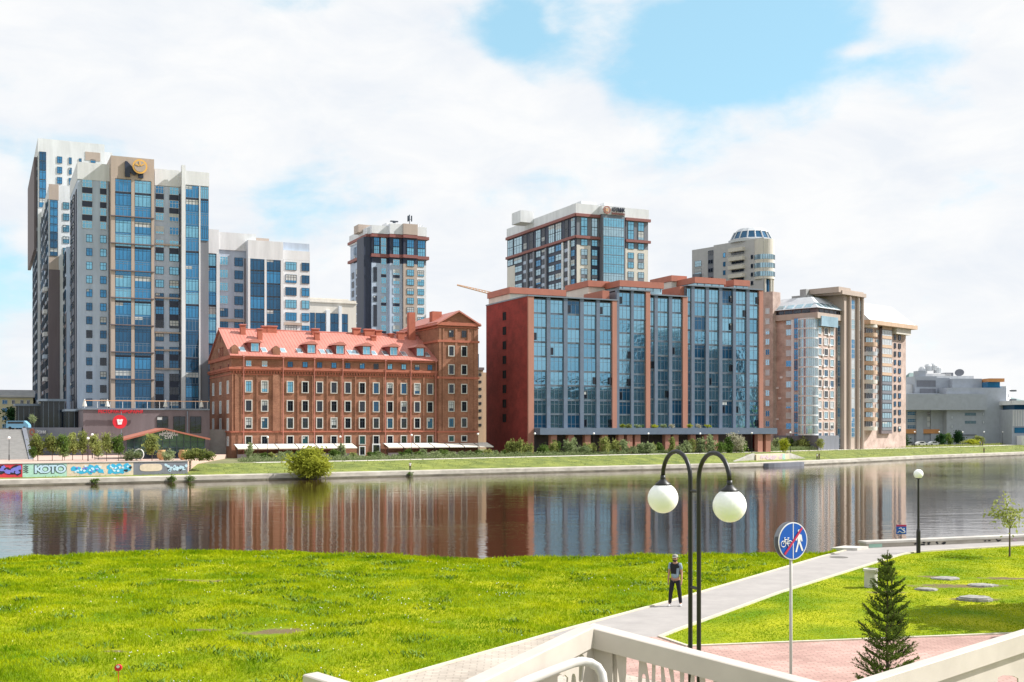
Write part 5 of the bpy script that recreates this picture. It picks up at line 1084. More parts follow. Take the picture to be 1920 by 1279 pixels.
def across():
    """unseen city blocks on the near bank, added for the glass fronts to mirror"""
    for i, (x, y, w_, d_, h, m, lab) in enumerate(((330, 70, 60, 30, 48, 'slate_panel', 'long unseen dark block added on the near bank for the glass front to mirror'), (420, 10, 34, 30, 66, 'grey_panel', 'taller unseen grey block added on the near bank for the glass front to mirror'), (250, 40, 70, 24, 26, 'brown_panel', 'low unseen brown block added on the near bank for the glass front to mirror'), (400, 110, 70, 20, 30, 'slate_panel', 'unseen dark riverside block added upstream for the glass front to mirror'))):
        f = Fr((x, y), (.57, .82)); e = empty('mirrored_block', lab, 'building', (x, y, 0)); mb = MB(); mb.box(f, 0, w_, -d_, 0, -.5, h); obj('wall', mb, m, e)  # out of view, put in only as something for the glass to reflect
        mb = MB(); mb.box(f, -.3, w_+.3, -d_-.3, .3, h, h+.6); obj('roof_edge', mb, 'white_panel', e); mb = MB()
        for s_ in range(int(h/3.2)):
            mb.box(Fr(f.pt(0, -d_, 0), (f.u.x, f.u.y)), 1, w_-1, -.1, 0, 1.2+s_*3.2, 2.7+s_*3.2); mb.box(f, 1, w_-1, 0, .1, 1.2+s_*3.2, 2.7+s_*3.2)
        obj('window_band', mb, 'glass_deep', e)
across()
# ------------------------------------------------------------------ left plaza, podium and stairs
GW = Fr((-80.9, 179.8), (.864, .504)); gw1 = GW.ux(352)
mb = MB(); e = GW.pt(gw1, 0, 0); mb.prism([GW.pt(-22, -.25, 0)[:2], GW.pt(gw1-.2, -.25, 0)[:2], (-58.5, 222), (-60.5, 243), (-90, 236), (-135, 218)], -2, .25); obj('plaza', mb, 'plaza_pink', kind='structure')
mb = MB(); mb.prism([(-103, 242), (-88.35, 237), (-40, 262), (-60, 430), (-420, 430), (-420, 130), (-150, 200)], -2, 5.5); obj('terrace', mb, 'asphalt', kind='structure')
mb = MB(); f = Fr((-86.7, 205.5), U)
for i in range(35): mb.box(f, -22, 0, -(i+1)*1.05-(6 if i == 34 else 0), -i*1.05, -.5, .25+.15*(i+1))
obj('stairs', mb, 'stair_stone', kind='structure')
mb = MB(); mb.slab([f.pt(.1, .3, .3), f.pt(.9, .3, .3), f.pt(.9, -37, 5.9), f.pt(.1, -37, 5.9)], 3.2); tag(obj('stair_wall', mb, 'slate_panel'), 'sloping dark cheek wall along the right side of the broad stairs', 'wall')
mb = MB(); mb.prism([(-103.2, 242.5), (-88.6, 236.0), (-88.4, 236.9), (-103, 243.4)], .2, 5.95); tag(obj('retaining_wall', mb, 'slate_panel'), 'dark retaining wall with red ring sign above the young trees', 'wall')
fw = Fr((-103.2, 242.5), (14.6, -6.5))
r = empty('ring_sign', 'red ring emblem with small white lettering on the dark retaining wall', 'sign', fw.pt(fw.ux(63), .1, 4.6))
mb = MB(); c = (fw.ux(61.5), 5.0)
for i in range(20):
    a0, a1 = 2*PI*i/20, 2*PI*(i+1)/20; mb.extr(fw, [(c[0]+q*math.cos(a), c[1]+q*math.sin(a)) for q, a in ((.72, a0), (.72, a1), (.36, a1), (.36, a0))], .1, .25)
obj('ring', mb, 'rust_panel', r); mb = MB(); mb.box(fw, fw.ux(69), fw.ux(88), .05, .12, 4.5, 5.4); pl_ = obj('plate', mb, 'slate_panel', r)
place_flat('lettering', text_mesh('РОНИ', .9, .06), 'white_paint', fw, fw.ux(78.5), .16, 4.95, r)
# dark restaurant block
random.seed(91)
F = Fr(P(156, 236), U); RB = F; Z = lambda y, x=160: F.zx(x, y); u = F.ux
B = Bd('restaurant_building', 'low dark charcoal block with round red sign and roof terrace under the high-rise', 'restaurant', (F.o.x, F.o.y, .25))
mb = MB(); mb.box(F, 0, u(393), -13, 0, .25, Z(768)); B.part('wall', mb, 'brown_panel')
mb = MB(); mb.box(F, -.2, u(393), -13, .25, Z(768), Z(765)); B.part('coping', mb, 'frame_grey')
for a, b in ((294, 315), (325, 347), (356, 377)):
    B.grid(F, [(a, b)], [(781, 802 if a < 320 else 812)], lambda c, r_: S('glass_dark', 'metal_dark', 2, .35), 300, .05)
for k in range(11): mb = MB(); x = .3+k*(u(392)-.6)/10; mb.tube([F.pt(x, -.3, Z(765)), F.pt(x, -.3, Z(750))], .05, 5); B.part('railing_post', mb, 'frame_white')
mb = MB(); mb.box(F, .3, u(392), -.4, -.2, Z(751.5), Z(750)); B.part('railing_rail', mb, 'orange_crane')
mb = MB(); mb.tube([F.pt(u(351), .25, Z(812)), F.pt(u(351), .25, Z(770))], .12, 6); B.part('downpipe', mb, 'frame_grey')
place_flat('lettering', text_mesh('РЕСТОРАН-ПИВОВАРНЯ', .95, .2, .78, .02), 'red_paint', F, u(225.5), .8, Z(772), B.root)
B.finish()
r = empty('round_sign', 'round red projecting sign with white mark on a thin pole', 'sign', F.pt(u(224.5), 1.6, .25))
q = F.off(1.6).at(F.off(1.6).ux(224.5)); zc = F.zx(224, 791)
mb = MB(); mb.extr(q, [(1.42*math.cos(2*PI*i/32), zc+1.42*math.sin(2*PI*i/32)) for i in range(32)], 0, .3); obj('disc', mb, 'red_paint', r)
mb = MB(); mb.tube([q.pt(.3, -.12, .25), q.pt(.3, -.12, F.zx(224, 772))], .07, 6); obj('pole', mb, 'frame_grey', r)
place_flat('mark', curve_mesh([[(-.62, .5), (-.2, .55), (0, .4), (.2, .55), (.62, .5), (.45, 0), (.35, -.55), (-.4, -.6), (-.5, 0)], [(-.2, .2), (-.05, .2), (-.12, -.25)], [(.12, .2), (.27, .2), (.2, -.25)]], .06), 'white_paint', q, 0, .36, zc, r)
for i, x in enumerate((160, 203, 313, 381)):
    c = F.pt(u(x), -2, Z(767)); mb = MB(); mb.lathe(c, [(.09, 0), (.08, .5), (.5, .6), (.32, 1.3), (.05, 2.1)], 10)
    tag(obj('closed_parasol', mb, 'awning_cloth'), 'closed white parasol on the dark roof terrace, %s from the left' % ('first', 'second', 'third', 'fourth')[i], 'parasol', 'closed parasols on the roof terrace')
# glazed pavilions on the upper terrace
for (x0, x1, d, yt, lab) in ((30, 73, 262, 757, 'low dark glazed pavilion with flat roof behind the van'), (76, 122, 256, 748, 'dark glazed shopfront with pale roof edge at the foot of the tower'), (124, 157, 247, 767, 'small black entrance box left of the charcoal restaurant')):
    f = Fr(P(x0, d), U); e = empty('glass_pavilion', lab, 'pavilion', (f.o.x, f.o.y, 5.5)); zt = f.zx(x0, yt); ue = f.ux(x1)
    mb = MB(); mb.box(f, 0, ue, -9, 0, 5.4, zt-.5); obj('wall', mb, 'dark_glass', e); mb = MB(); mb.box(f, -.3, ue+.3, -9.3, .8, zt-.5, zt); obj('roof', mb, 'frame_grey', e)
    mb = MB(); k = .5
    while k < ue: mb.box(f, k, k+.1, 0, .12, 5.4, zt-.5); k += 1.1
    obj('mullion', mb, 'frame_grey', e)
# gabled glass pavilion
F = Fr(P(233, 207), U); u = F.ux; w_ = u(389); am = u(309); z0 = .25; ze = F.zx(240, 823); za = F.zx(309, 803)
e = empty('gabled_pavilion', 'green-grey glazed restaurant pavilion with low red gable roof and white lettering', 'pavilion', F.pt(am, 0, z0)); er = F.zx(385, 821)
mb = MB(); mb.extr(F, [(0.4, z0), (w_-.4, z0), (w_-.4, er-.1), (am, za-.25), (.4, ze-.1)], -12, -.05); obj('glazing', mb, 'glass_pavilion', e)
mb = MB(); k = .4
while k < w_-.3:
    zt = ze+(za-ze)*k/am if k < am else za+(er-za)*(k-am)/(w_-am); mb.box(F, k, k+.09, -.05, .08, z0, zt-.2); k += 1.25
for zz_ in (2.2, 3.3): mb.box(F, .4, w_-.4, -.05, .05, zz_, zz_+.08)
obj('mullion', mb, 'frame_dark', e)
mb = MB(); mb.box(F, .4, w_-.4, -.05, .12, z0, 1.4); obj('plinth', mb, 'dark_glass', e)
mb = MB(); mb.slab([F.pt(-.5, .7, ze-.1), F.pt(am, .7, za), F.pt(am, -12.5, za), F.pt(-.5, -12.5, ze-.1)], .3); mb.slab([F.pt(am, .7, za), F.pt(w_+.4, .7, er-.1), F.pt(w_+.4, -12.5, er-.1), F.pt(am, -12.5, za)], .3); obj('roof', mb, 'rust_panel', e)
for k, (s_, sz) in enumerate((('САДЫ', .75), ('РЕСТОРАН', .62), ('СУП', .7))): place_flat('lettering', text_mesh(s_, sz, .06, 1, .015), 'white_paint', F, u(316), .2, F.zx(316, 810+5.2*k), e)
# pots, ring sculpture
for i, (x, lab) in enumerate(((303, 'left terracotta urn before the gabled glass pavilion'), (343, 'right terracotta urn before the gabled glass pavilion'))):
    c = P(x, 203); mb = MB(); mb.lathe((c.x, c.y, .25), [(.35, 0), (.75, .5), (.85, 1.1), (.6, 1.55), (.72, 1.75), (.6, 1.75), (.5, 1.5)], 16); tag(obj('urn', mb, 'terracotta', smooth=True), lab, 'urn', 'urns before the pavilion')
c = P(260, 200); mb = MB(); mb.tube([(c.x+.95*math.cos(a)*.9, c.y+.2*math.sin(a), 1.25+.95*math.sin(a)) for a in [2*PI*i/30 for i in range(-6, 23)]], .1, 8)
tag(obj('ring_sculpture', mb, 'white_paint'), 'open white ring sculpture standing behind the graffiti wall', 'sculpture')
# graffiti wall
e = empty('graffiti_wall', 'long low embankment wall painted with blue, mint and red graffiti at the left', 'wall', GW.pt(gw1/2-8, 0, -2))
mb = MB(); mb.box(GW, -22, gw1, -.3, 0, -2.2, .25); obj('wall_body', mb, 'slate_panel', e); mb = MB(); mb.box(GW, -22, gw1+.1, -.5, .12, .25, .36); obj('coping', mb, 'concrete', e)
for nm, c in (('paint_mint', (.36, .58, .48)), ('paint_blue', (.03, .36, .58)), ('paint_pale', (.42, .58, .68)), ('paint_violet', (.16, .16, .55)), ('paint_red', (.55, .03, .05)), ('paint_sand', (.60, .50, .38)), ('paint_black', (.012, .012, .02)), ('paint_ice', (.5, .68, .78))): mat(nm, c, .7, .1, 2)
gx = GW.ux
def panel(x0, x1, m, z1=.2, z0_=-1.95, n=.02):
    mb = MB(); mb.box(GW, gx(x0), gx(x1), 0, n, z0_, z1); obj('painted_panel', mb, m, e)
panel(-30, 42, 'paint_red'); panel(42.2, 125, 'paint_mint'); panel(125.2, 250, 'paint_sand'); panel(250.2, 309, 'slate_panel'); panel(309.2, 351, 'slate_panel')
def ribbon(x0, x1, m, nb, seed, zl=-1.65, zh=.1, sz=.62, n=.04):
    g = random.Random(seed); mb = MB(); a, b = gx(x0), gx(x1)
    for i in range(nb):
        cx, cz = a+(b-a)*(i+.5)/nb+g.uniform(-.2, .2), g.uniform(zl+.35, zh-.35); k = g.randint(5, 8); ph = g.uniform(0, 6)
        mb.extr(GW, [(cx+sz*g.uniform(.5, 1.15)*math.cos(ph+2*PI*j/k), max(zl, min(zh, cz+sz*g.uniform(.45, 1.0)*math.sin(ph+2*PI*j/k)))) for j in range(k)], 0, n+.0015*i)
    return obj('spray_lettering', mb, m, e)
ribbon(-30, 38, 'paint_black', 12, 1, sz=.75, n=.03); ribbon(-30, 37, 'paint_violet', 22, 2, sz=.42, n=.06)
for i, (ch, x) in enumerate((('K', 72), ('O', 85), ('T', 99), ('O', 114))):
    place_flat('spray_outline', text_mesh(ch, 1.72, .03, 1.15, .13), 'paint_black', GW, gx(x), .045, -.72, e)
    place_flat('spray_letter', text_mesh(ch, 1.72, .03, 1.15, .055), 'paint_pale', GW, gx(x), .07, -.72, e)
for k in range(4): mb = MB(); z = -.2-.3*k; mb.tube([GW.pt(gx(44), .04, z), GW.pt(gx(48), .04, z+.12), GW.pt(gx(53), .04, z-.05)], .06, 5); obj('spray_stroke', mb, 'paint_black', e)
ribbon(138, 190, 'paint_blue', 15, 3, sz=.6); ribbon(140, 188, 'paint_ice', 10, 4, sz=.25, n=.075); ribbon(142, 186, 'paint_violet', 5, 14, sz=.22, n=.10)
ribbon(202, 243, 'paint_blue', 12, 5, sz=.6); ribbon(204, 240, 'paint_ice', 9, 6, sz=.24, n=.075); ribbon(232, 247, 'paint_black', 3, 7, sz=.3, n=.1)
a, b = gx(262), gx(304); mb = MB(); mb.extr(GW, [((a+b)/2+(b-a)/2*math.copysign(abs(math.cos(t_))**.5, math.cos(t_)), -.7+.62*math.copysign(abs(math.sin(t_))**.6, math.sin(t_))) for t_ in [2*PI*i/32 for i in range(32)]], 0, .05); obj('painted_cloud', mb, 'paint_sand', e)
ribbon(311, 349, 'paint_pale', 14, 8, sz=.36); ribbon(313, 349, 'paint_black', 8, 9, sz=.15, n=.07)
# van
def vehicle(name, label, cat, pos, rz, m, L_=4.4, W_=1.8, H=1.5, van=False, group=None):
    e = empty(name, label, cat, pos, group, rz); k = []
    prof = [(-L_/2, .35), (L_/2, .35), (L_/2, .95), (L_/2-.15, H*.62), (L_/2-.9, H), (-L_/2+.1, H), (-L_/2, .9)] if van else [(-L_/2, .35), (L_/2, .35), (L_/2, .75), (L_/2-.9, .92), (L_/2-1.7, H), (-L_/2+1.0, H), (-L_/2+.15, .95), (-L_/2, .8)]
    mb = MB(); mb.extr(W0, prof, -W_/2, W_/2); link('body', mb.mesh('body', m), e)
    mb = MB(); t0_, t1_ = ((-L_/2+.3, L_/2-1.0) if van else (-L_/2+1.1, L_/2-1.75)); mb.box(W0, t0_, t1_, -W_/2-.01, W_/2+.01, H*.66, H*.9); link('side_window', mb.mesh('side_window', 'glass_dark'), e)
    for a in (-L_/2+.8, L_/2-.85):
        for s_ in (-1, 1): mb = MB(); mb.tube([(a, s_*(W_/2-.12), .33), (a, s_*(W_/2+.03), .33)], .33, 14); w = link('wheel', mb.mesh('wheel', 'rubber'), e)
    return e
vehicle('parked_van', 'light blue van parked at the top of the stairs, far left', 'van', (*P(35, 247), 5.5), .1, 'blue_van', 4.6, 1.9, 1.9, True)
vehicle('parked_car', 'white car parked in front of the grey hall, nearer the tan building', 'car', (*P(1728, 392), -.45), .2, 'white_paint')
vehicle('parked_car', 'silver car parked right of the white one in front of the grey hall', 'car', (*P(1752, 396), -.45), .15, 'silver_roof')
vehicle('parked_car', 'small dark grey car half hidden behind the far bushes near the grey hall', 'car', (*P(1706, 394), -.45), .1, 'slate_panel')
# globe lamps on the far bank
def globe_lamp(pos, h, label, r=.24, group='globe lamps on the far bank'):
    e = empty('street_lamp', label, 'street lamp', pos, group); x, y, z = pos
    mb = MB(); mb.tube([(x, y, z), (x, y, z+1), (x, y, z+1.02), (x, y, z+h-r)], [.09, .09, .05, .045], 8); obj('post', mb, 'metal_dark', e)
    mb = MB(); n = 8; mb.lathe((x, y, z+h), [(max(.01, r*math.sin(PI*i/n)), -r*math.cos(PI*i/n)) for i in range(n+1)], 14); obj('globe', mb, 'globe', e, smooth=True)
def shore_at(px, s):
    ls = offs(SHD, s); k = (px-960)/FPX
    for a, b in zip(ls, ls[1:]):
        if b.y < 20: continue
        ga, gb = a.x-k*a.y, b.x-k*b.y
        if ga*gb <= 0: return a.lerp(b, ga/(ga-gb))
    return P(px, 300)
names = ['first', 'second', 'third', 'fourth', 'fifth', 'sixth', 'seventh', 'eighth', 'ninth', 'tenth', 'eleventh', 'twelfth', 'thirteenth', 'fourteenth', 'fifteenth', 'sixteenth', 'seventeenth', 'eighteenth', 'nineteenth', 'twentieth', 'twenty-first', 'twenty-second', 'twenty-third', 'twenty-fourth', 'twenty-fifth', 'twenty-sixth', 'twenty-seventh', 'twenty-eighth', 'twenty-ninth', 'thirtieth']
for i, (x, y) in enumerate(((483, 820), (615, 819), (745, 816), (866, 814))):
    p = FM.pt(FM.ux(x), 9.5, -.6); globe_lamp(p, CAMZ-(y-HOR)/FPX*p[1]+.6, 'white globe lamp before the brick mill, %s of four from the left' % names[i])
for i, (x, y) in enumerate(((971, 813), (1079, 813), (1179, 813), (1274, 813), (1369, 812), (1440, 811))):
    p = FG.pt(FG.ux(x), 9.0, -.4); globe_lamp(p, CAMZ-(y-HOR)/FPX*p[1]+.4, 'white globe lamp before the glass-fronted block, %s of six from the left' % names[i])
for i, (x, y) in enumerate(((1675, 812), (1715, 810), (1761, 810), (1805, 810), (1845, 810), (1880, 810))):
    q = shore_at(x, 24); globe_lamp((q.x, q.y, -.45), CAMZ-(y-HOR)/FPX*q.y+.45, 'white globe lamp near the grey hall, %s of six from the left' % names[i])
for i, (x, y, d) in enumerate(((17, 821, 200), (165, 822, 197), (173, 815, 212))):
    q = P(x, d); globe_lamp((q.x, q.y, .25), CAMZ-(y-HOR)/FPX*d-.25, ('white globe lamp at the foot of the broad stairs', 'lower of two white globe lamps among the young plaza trees', 'taller of two white globe lamps among the young plaza trees')[i])
# boat landing with painted wall between two ramps
q0, q1 = shore_at(1418, 5.5), shore_at(1480, 5.5); f = Fr(q0, (q1-q0)); Lw = (q1-q0).length
e = empty('landing_wall', 'pale pink graffiti wall between two sloping ramp walls above the boat landing', 'wall', (*q0, -2.0))
mb = MB(); mb.box(f, 0, Lw, -3, 0, -2.1, -.35); obj('wall_body', mb, 'paint_sand', e)
g = random.Random(3); mb = MB()
for i in range(26):
    cx, cz = g.uniform(1.5, Lw-3), g.uniform(-1.6, -.7); k = g.randint(5, 7); mb.extr(f, [(cx+g.uniform(.3, .6)*math.cos(2*PI*j/k), cz+g.uniform(.15, .35)*math.sin(2*PI*j/k)) for j in range(k)], 0, .03+.002*i)
mat('paint_pinkish', (.55, .42, .48), .7, .2, 2); obj('spray_lettering', mb, 'paint_pinkish', e)
mb = MB(); mb.box(f, Lw-3.2, Lw-1.9, 0, .03, -2.0, -.4); obj('painted_panel', mb, 'paint_mint', e)
for s_, u0, lab in ((-1, -.2, 'left sloping concrete ramp wall of the boat landing'), (1, Lw+.2, 'right sloping dark-sided ramp wall of the boat landing')):
    mb = MB(); mb.extr(f, [(u0, -2.1), (u0+s_*9, -2.1), (u0+s_*9, -1.9), (u0, -.1)], -1.0, -.3) ; tag(obj('ramp_wall', mb, 'concrete'), lab, 'wall')
q2 = shore_at(1462, 0); f2_ = Fr(q2, (q1-q0)); mb = MB(); pts = [(-7, 0), (-6.4, 1.0), (-5, 1.6), (-3, 2.0), (6.5, 2.0), (8, 1.7), (8.8, 1)]
mb.prism([f2_.pt(a, b, 0)[:2] for a, b in reversed(pts)]+[f2_.pt(-7, -1, 0)[:2], f2_.pt(8.8, -1, 0)[:2]], -3.4, -2.12); tag(obj('boat_landing', mb, 'slate_panel'), 'rounded boat landing step projecting from the quay, its shadow side coloured dark', 'landing')  # slate colour stands in for the shadow on the landing's side
# ------------------------------------------------------------------ vegetation
CR = {}
def crown_mesh(kind, var, m, nleaf=1000, leaf=.05, ncl=24):
    key = (kind, var, nleaf)
    if key in CR: return CR[key]
    g = np.random.default_rng(100+var*7+len(kind)); cs = []
    while len(cs) < ncl:
        p = g.uniform(-1, 1, 3); r = np.linalg.norm(p)
        if r > 1 or r < .35: continue
        x, y, z = p[0]*.38, p[1]*.38, .5+p[2]*.42
        if kind == 'cone': s = 1.15*(1-z)+.06; x, y = x*s, y*s
        if kind == 'column': x, y = x*.8, y*.8
        if kind == 'bush': z = .4+p[2]*.38
        if kind == 'willow': z = .5+p[2]*.40; x *= 1.05; y *= 1.05
        cs.append((x, y, z))
    cs = np.array(cs); rad = g.uniform(.06, .13, ncl); ci = g.integers(0, ncl, nleaf)
    p = cs[ci]+g.normal(0, 1, (nleaf, 3))*rad[ci][:, None]*np.array([1, 1, .85]); p[:, 2] = np.clip(p[:, 2], .02, 1.02)
    if kind == 'willow': k = g.uniform(0, 1, nleaf) < .35; p[k, 2] *= g.uniform(.5, 1, k.sum())
    a = g.normal(0, 1, (nleaf, 3)); a /= np.linalg.norm(a, axis=1)[:, None]; b = np.cross(a, g.normal(0, 1, (nleaf, 3))); b /= np.linalg.norm(b, axis=1)[:, None]
    s = leaf*g.uniform(.6, 1.4, nleaf)[:, None]; el = 1.9 if kind == 'willow' else 1.25
    v = np.stack([p-a*s*el, p-b*s*.6, p+a*s*el, p+b*s*.6], 1).reshape(-1, 3); i = np.arange(nleaf)*4
    me = raw_mesh('crown', v, np.stack([i, i+1, i+2, i+3], -1), m); CR[key] = me; return me
TM_ = {}
def trunk_mesh(var, multi=False):
    if (var, multi) in TM_: return TM_[(var, multi)]
    g = random.Random(var); mb = MB(); 
    for k in range(4 if multi else 1):
        dx, dy = (g.uniform(-.22, .22), g.uniform(-.22, .22)) if multi else (g.uniform(-.03, .03), 0)
        mb.tube([(0, 0, -.03), (dx*.4, dy*.4, .3), (dx, dy, .75)], [.035, .026, .008], 6)
    for k in range(7):
        a, z = g.uniform(0, 6.3), g.uniform(.3, .6); mb.tube([(0, 0, z), (.12*math.cos(a), .12*math.sin(a), z+.12), (.25*math.cos(a), .25*math.sin(a), z+.2)], [.016, .011, .004], 5)
    TM_[(var, multi)] = mb.mesh('trunk', 'bark'); return TM_[(var, multi)]
VC = 0
def plant(name, label, cat, pos, h, w_, m, kind='round', group=None, nleaf=1000, leaf=.05, stem=.12, ncl=24, multi=False):
    """stem = share of the height that is bare trunk"""
    global VC; VC += 1
    e = empty(name, label, cat, pos, group, random.uniform(0, 6.28))
    c = link('crown', crown_mesh(kind, VC % 6, m, nleaf, leaf, ncl), e, (0, 0, h*stem)); c.scale = (w_, w_, h*(1-stem)); c.material_slots[0].link = 'OBJECT'; c.material_slots[0].material = G(m)
    t_ = link('trunk', trunk_mesh(VC % 4, multi), e); t_.scale = (w_*.6, w_*.6, h)
    return e
random.seed(5)
def byp(px, ytop, d, z0): return (*P(px, d), z0), CAMZ-(ytop-HOR)/FPX*d-z0
L1 = ((71, 814, 31, 'leaf_olive'), (62, 836, 17, 'leaf_mid'), (98, 811, 28, 'leaf_olive'), (117, 814, 24, 'leaf_mid'), (136, 812, 27, 'leaf_olive'), (121, 838, 19, 'leaf_sage'), (155, 806, 22, 'leaf_olive'), (178, 815, 25, 'leaf_olive'), (200, 811, 23, 'leaf_olive'), (222, 812, 24, 'leaf_mid'), (185, 840, 20, 'leaf_sage'), (285, 814, 30, 'leaf_olive'))
for i, (x, yt, wp, m) in enumerate(sorted(L1)):
    d = 196+(i*37 % 9); p, h = byp(x, yt, d, .25); plant('young_tree', 'young leafy tree behind the graffiti wall, %s of twelve from the left' % names[i], 'tree', p, h, wp*d/FPX*1.25, m, 'column', 'young trees on the left plaza', 1300, .045, .22)
for i, (x, yt, wp) in enumerate(((246, 838, 26), (316, 838, 22), (354, 838, 24), (374, 836, 28), (392, 843, 22))):
    d = 199; p, h = byp(x, yt, d, .2); plant('shrub', ('sage green shrub left of the ring sculpture', 'sage green shrub between the two terracotta urns', 'loose green shrub right of the terracotta urns', 'large light green shrub at the right corner of the glass pavilion', 'small green shrub beside the left end wall of the mill')[i], 'shrub', p, h, wp*d/FPX*1.3, 'leaf_sage' if i < 2 else 'leaf_olive', 'bush', 'shrubs by the pavilion', 900, .05, .03)
p, h = byp(30, 758, 300, 5.5); plant('tree', 'dark tree in front of the pale yellow house', 'tree', p, h, 6.5, 'leaf_dark', 'round')
p, h = byp(62, 776, 250, 5.5); plant('young_tree', 'thin pale young tree on the terrace above the retaining wall', 'tree', p, h, 2.0, 'leaf_sage', 'column', None, 500, .05, .4)
# before the mill
k = 0; MX = [449, 463, 478, 492, 508, 524, 541, 556, 604, 622, 640, 672, 688, 727, 742, 757, 771, 789, 806, 822, 838, 853, 868, 884, 899, 915]
for i, x in enumerate(MX):
    p = FM.pt(FM.ux(x), random.uniform(7.5, 10), -.6); hh = random.choice((2.2, 1.5, 1.8, 3.4 if i % 3 == 0 else 2.6)); plant('shrub', 'green shrub in the bed before the brick mill, %s of twenty-six from the left' % names[i], 'shrub', p, hh, random.uniform(2.0, 3.0), rc('leaf_sage', 'leaf_olive', 'leaf_mid', 'leaf_sage'), 'bush' if hh < 3 else 'column', 'shrubs before the brick mill', 650, .06, .02)
GX = [925, 938, 950, 962, 985, 1008, 1019, 1031, 1046, 1058, 1070, 1083, 1096, 1111, 1124, 1137, 1150, 1163, 1178, 1193, 1207, 1221, 1238, 1252, 1266, 1281, 1296, 1311, 1326, 1362][:30]
for i, x in enumerate(GX):
    p = FG.pt(FG.ux(x), random.uniform(6.5, 10), zg(0)-.1); hh = random.uniform(2.8, 4.8); plant('shrub', 'upright grey-green shrub before the glass-fronted block, %s of thirty from the left' % names[i], 'shrub', p, hh, random.uniform(2.2, 3.4), rc('leaf_sage', 'leaf_sage', 'leaf_olive', 'leaf_mid'), rc('column', 'bush'), 'shrubs before the glass block', 650, .06, .04)
p = FG.pt(FG.ux(1345), 8, -.4); plant('flowering_tree', 'round cream-white flowering tree before the glass-fronted block', 'tree', p, 5.6, 5.0, 'leaf_white', 'round', None, 1500, .04, .1)
p = FG.pt(FG.ux(1405), 14, -.4); plant('young_tree', 'slim lime green young tree beside the boat landing', 'tree', p, 3.9, 3.0, 'leaf_lime', 'column', None, 900, .05, .08)
for i, (x, hh) in enumerate(((1378, 2.8), (1392, 3.2), (1422, 3.6), (1440, 3.0), (1455, 4.2), (1468, 4.0), (1481, 4.4), (1494, 3.8), (1507, 4.5), (1520, 3.6), (1534, 2.6), (1548, 2.2))):
    q = shore_at(x, random.uniform(24, 29)); plant('shrub', 'grey-green shrub before the tan building, %s of twelve from the left' % names[i], 'shrub', (q.x, q.y, -.45), hh, random.uniform(2.8, 4), rc('leaf_sage', 'leaf_mid', 'leaf_olive'), 'bush', 'shrubs before the tan building', 900, .05, .03)
R1 = ((1557, 812, 22, 'leaf_dark'), (1578, 806, 24, 'leaf_dark'), (1600, 795, 27, 'leaf_mid'), (1620, 810, 24, 'leaf_dark'), (1645, 802, 27, 'leaf_dark'), (1667, 806, 24, 'leaf_mid'), (1691, 807, 26, 'leaf_dark'), (1765, 809, 20, 'leaf_dark'), (1780, 812, 17, 'leaf_mid'), (1797, 806, 20, 'leaf_dark'), (1834, 817, 24, 'leaf_olive'), (1853, 812, 20, 'leaf_dark'), (1868, 815, 16, 'leaf_mid'), (1880, 821, 18, 'leaf_dark'), (1897, 807, 20, 'leaf_dark'), (1912, 812, 18, 'leaf_mid'))
for i, (x, yt, wp, m) in enumerate(R1):
    q = shore_at(x, 27+(i*5 % 7)); plant('tree', 'dense green tree on the right far bank, %s of sixteen from the left' % names[i], 'tree', (q.x, q.y, -.45), CAMZ-(yt-HOR)/FPX*q.y+.45, wp*q.y/FPX*1.3, m, 'cone' if m == 'leaf_dark' else 'column', 'trees on the right far bank', 1600, .042, .04)
q = shore_at(1538, 20); plant('young_tree', 'light green young tree on the promenade before the tan building', 'tree', (q.x, q.y, -.3), 3.2, 2.8, 'leaf_olive', 'column', None, 800, .05, .08)
q = shore_at(1822, 25); plant('shrub', 'spreading bright yellow shrub before the grey hall', 'shrub', (q.x, q.y, -.6), 2.8, 7.0, 'leaf_lime', 'bush', None, 1500, .04, .02)
q = shore_at(580, -.6); plant('willow_bush', 'large yellow-green willow bush growing at the foot of the quay', 'shrub', (q.x, q.y, -3.05), 5.6, 7.6, 'leaf_yellow', 'willow', None, 5200, .026, .03, 60, True)
for i, (x, hh) in enumerate(((178, 1.3), (322, 1.5), (357, 1.3), (769, 1.0))):
    q = shore_at(x, -.15); plant('weed_clump', 'dark weed clump rooted in the quay wall, %s of four from the left' % names[i], 'plant', (q.x, q.y, -3.0), hh, 1.6, 'leaf_mid', 'bush', 'weeds in the quay wall', 300, .07, .02)
# roof garden clumps on the canopy of the glass block
for i, (x, m) in enumerate(((1158, 'leaf_yellow'), (1170, 'leaf_olive'), (1186, 'leaf_sage'), (1218, 'leaf_lime'), (1234, 'leaf_sage'), (1250, 'leaf_white'), (1283, 'leaf_lime'), (1300, 'leaf_white'), (1317, 'leaf_lime'))):
    p = FG.pt(FG.ux(x), 2.4, FG.zx(1000, 803)+.02); plant('planter_shrub', 'small %s clump on the glass block canopy, %s of nine from left' % ({'leaf_yellow': 'yellow', 'leaf_olive': 'green', 'leaf_sage': 'grey-green', 'leaf_lime': 'lime', 'leaf_white': 'cream'}[m], names[i]), 'plant', p, 1.2, 1.9, m, 'bush', 'plants on the canopy', 350, .07, .02)
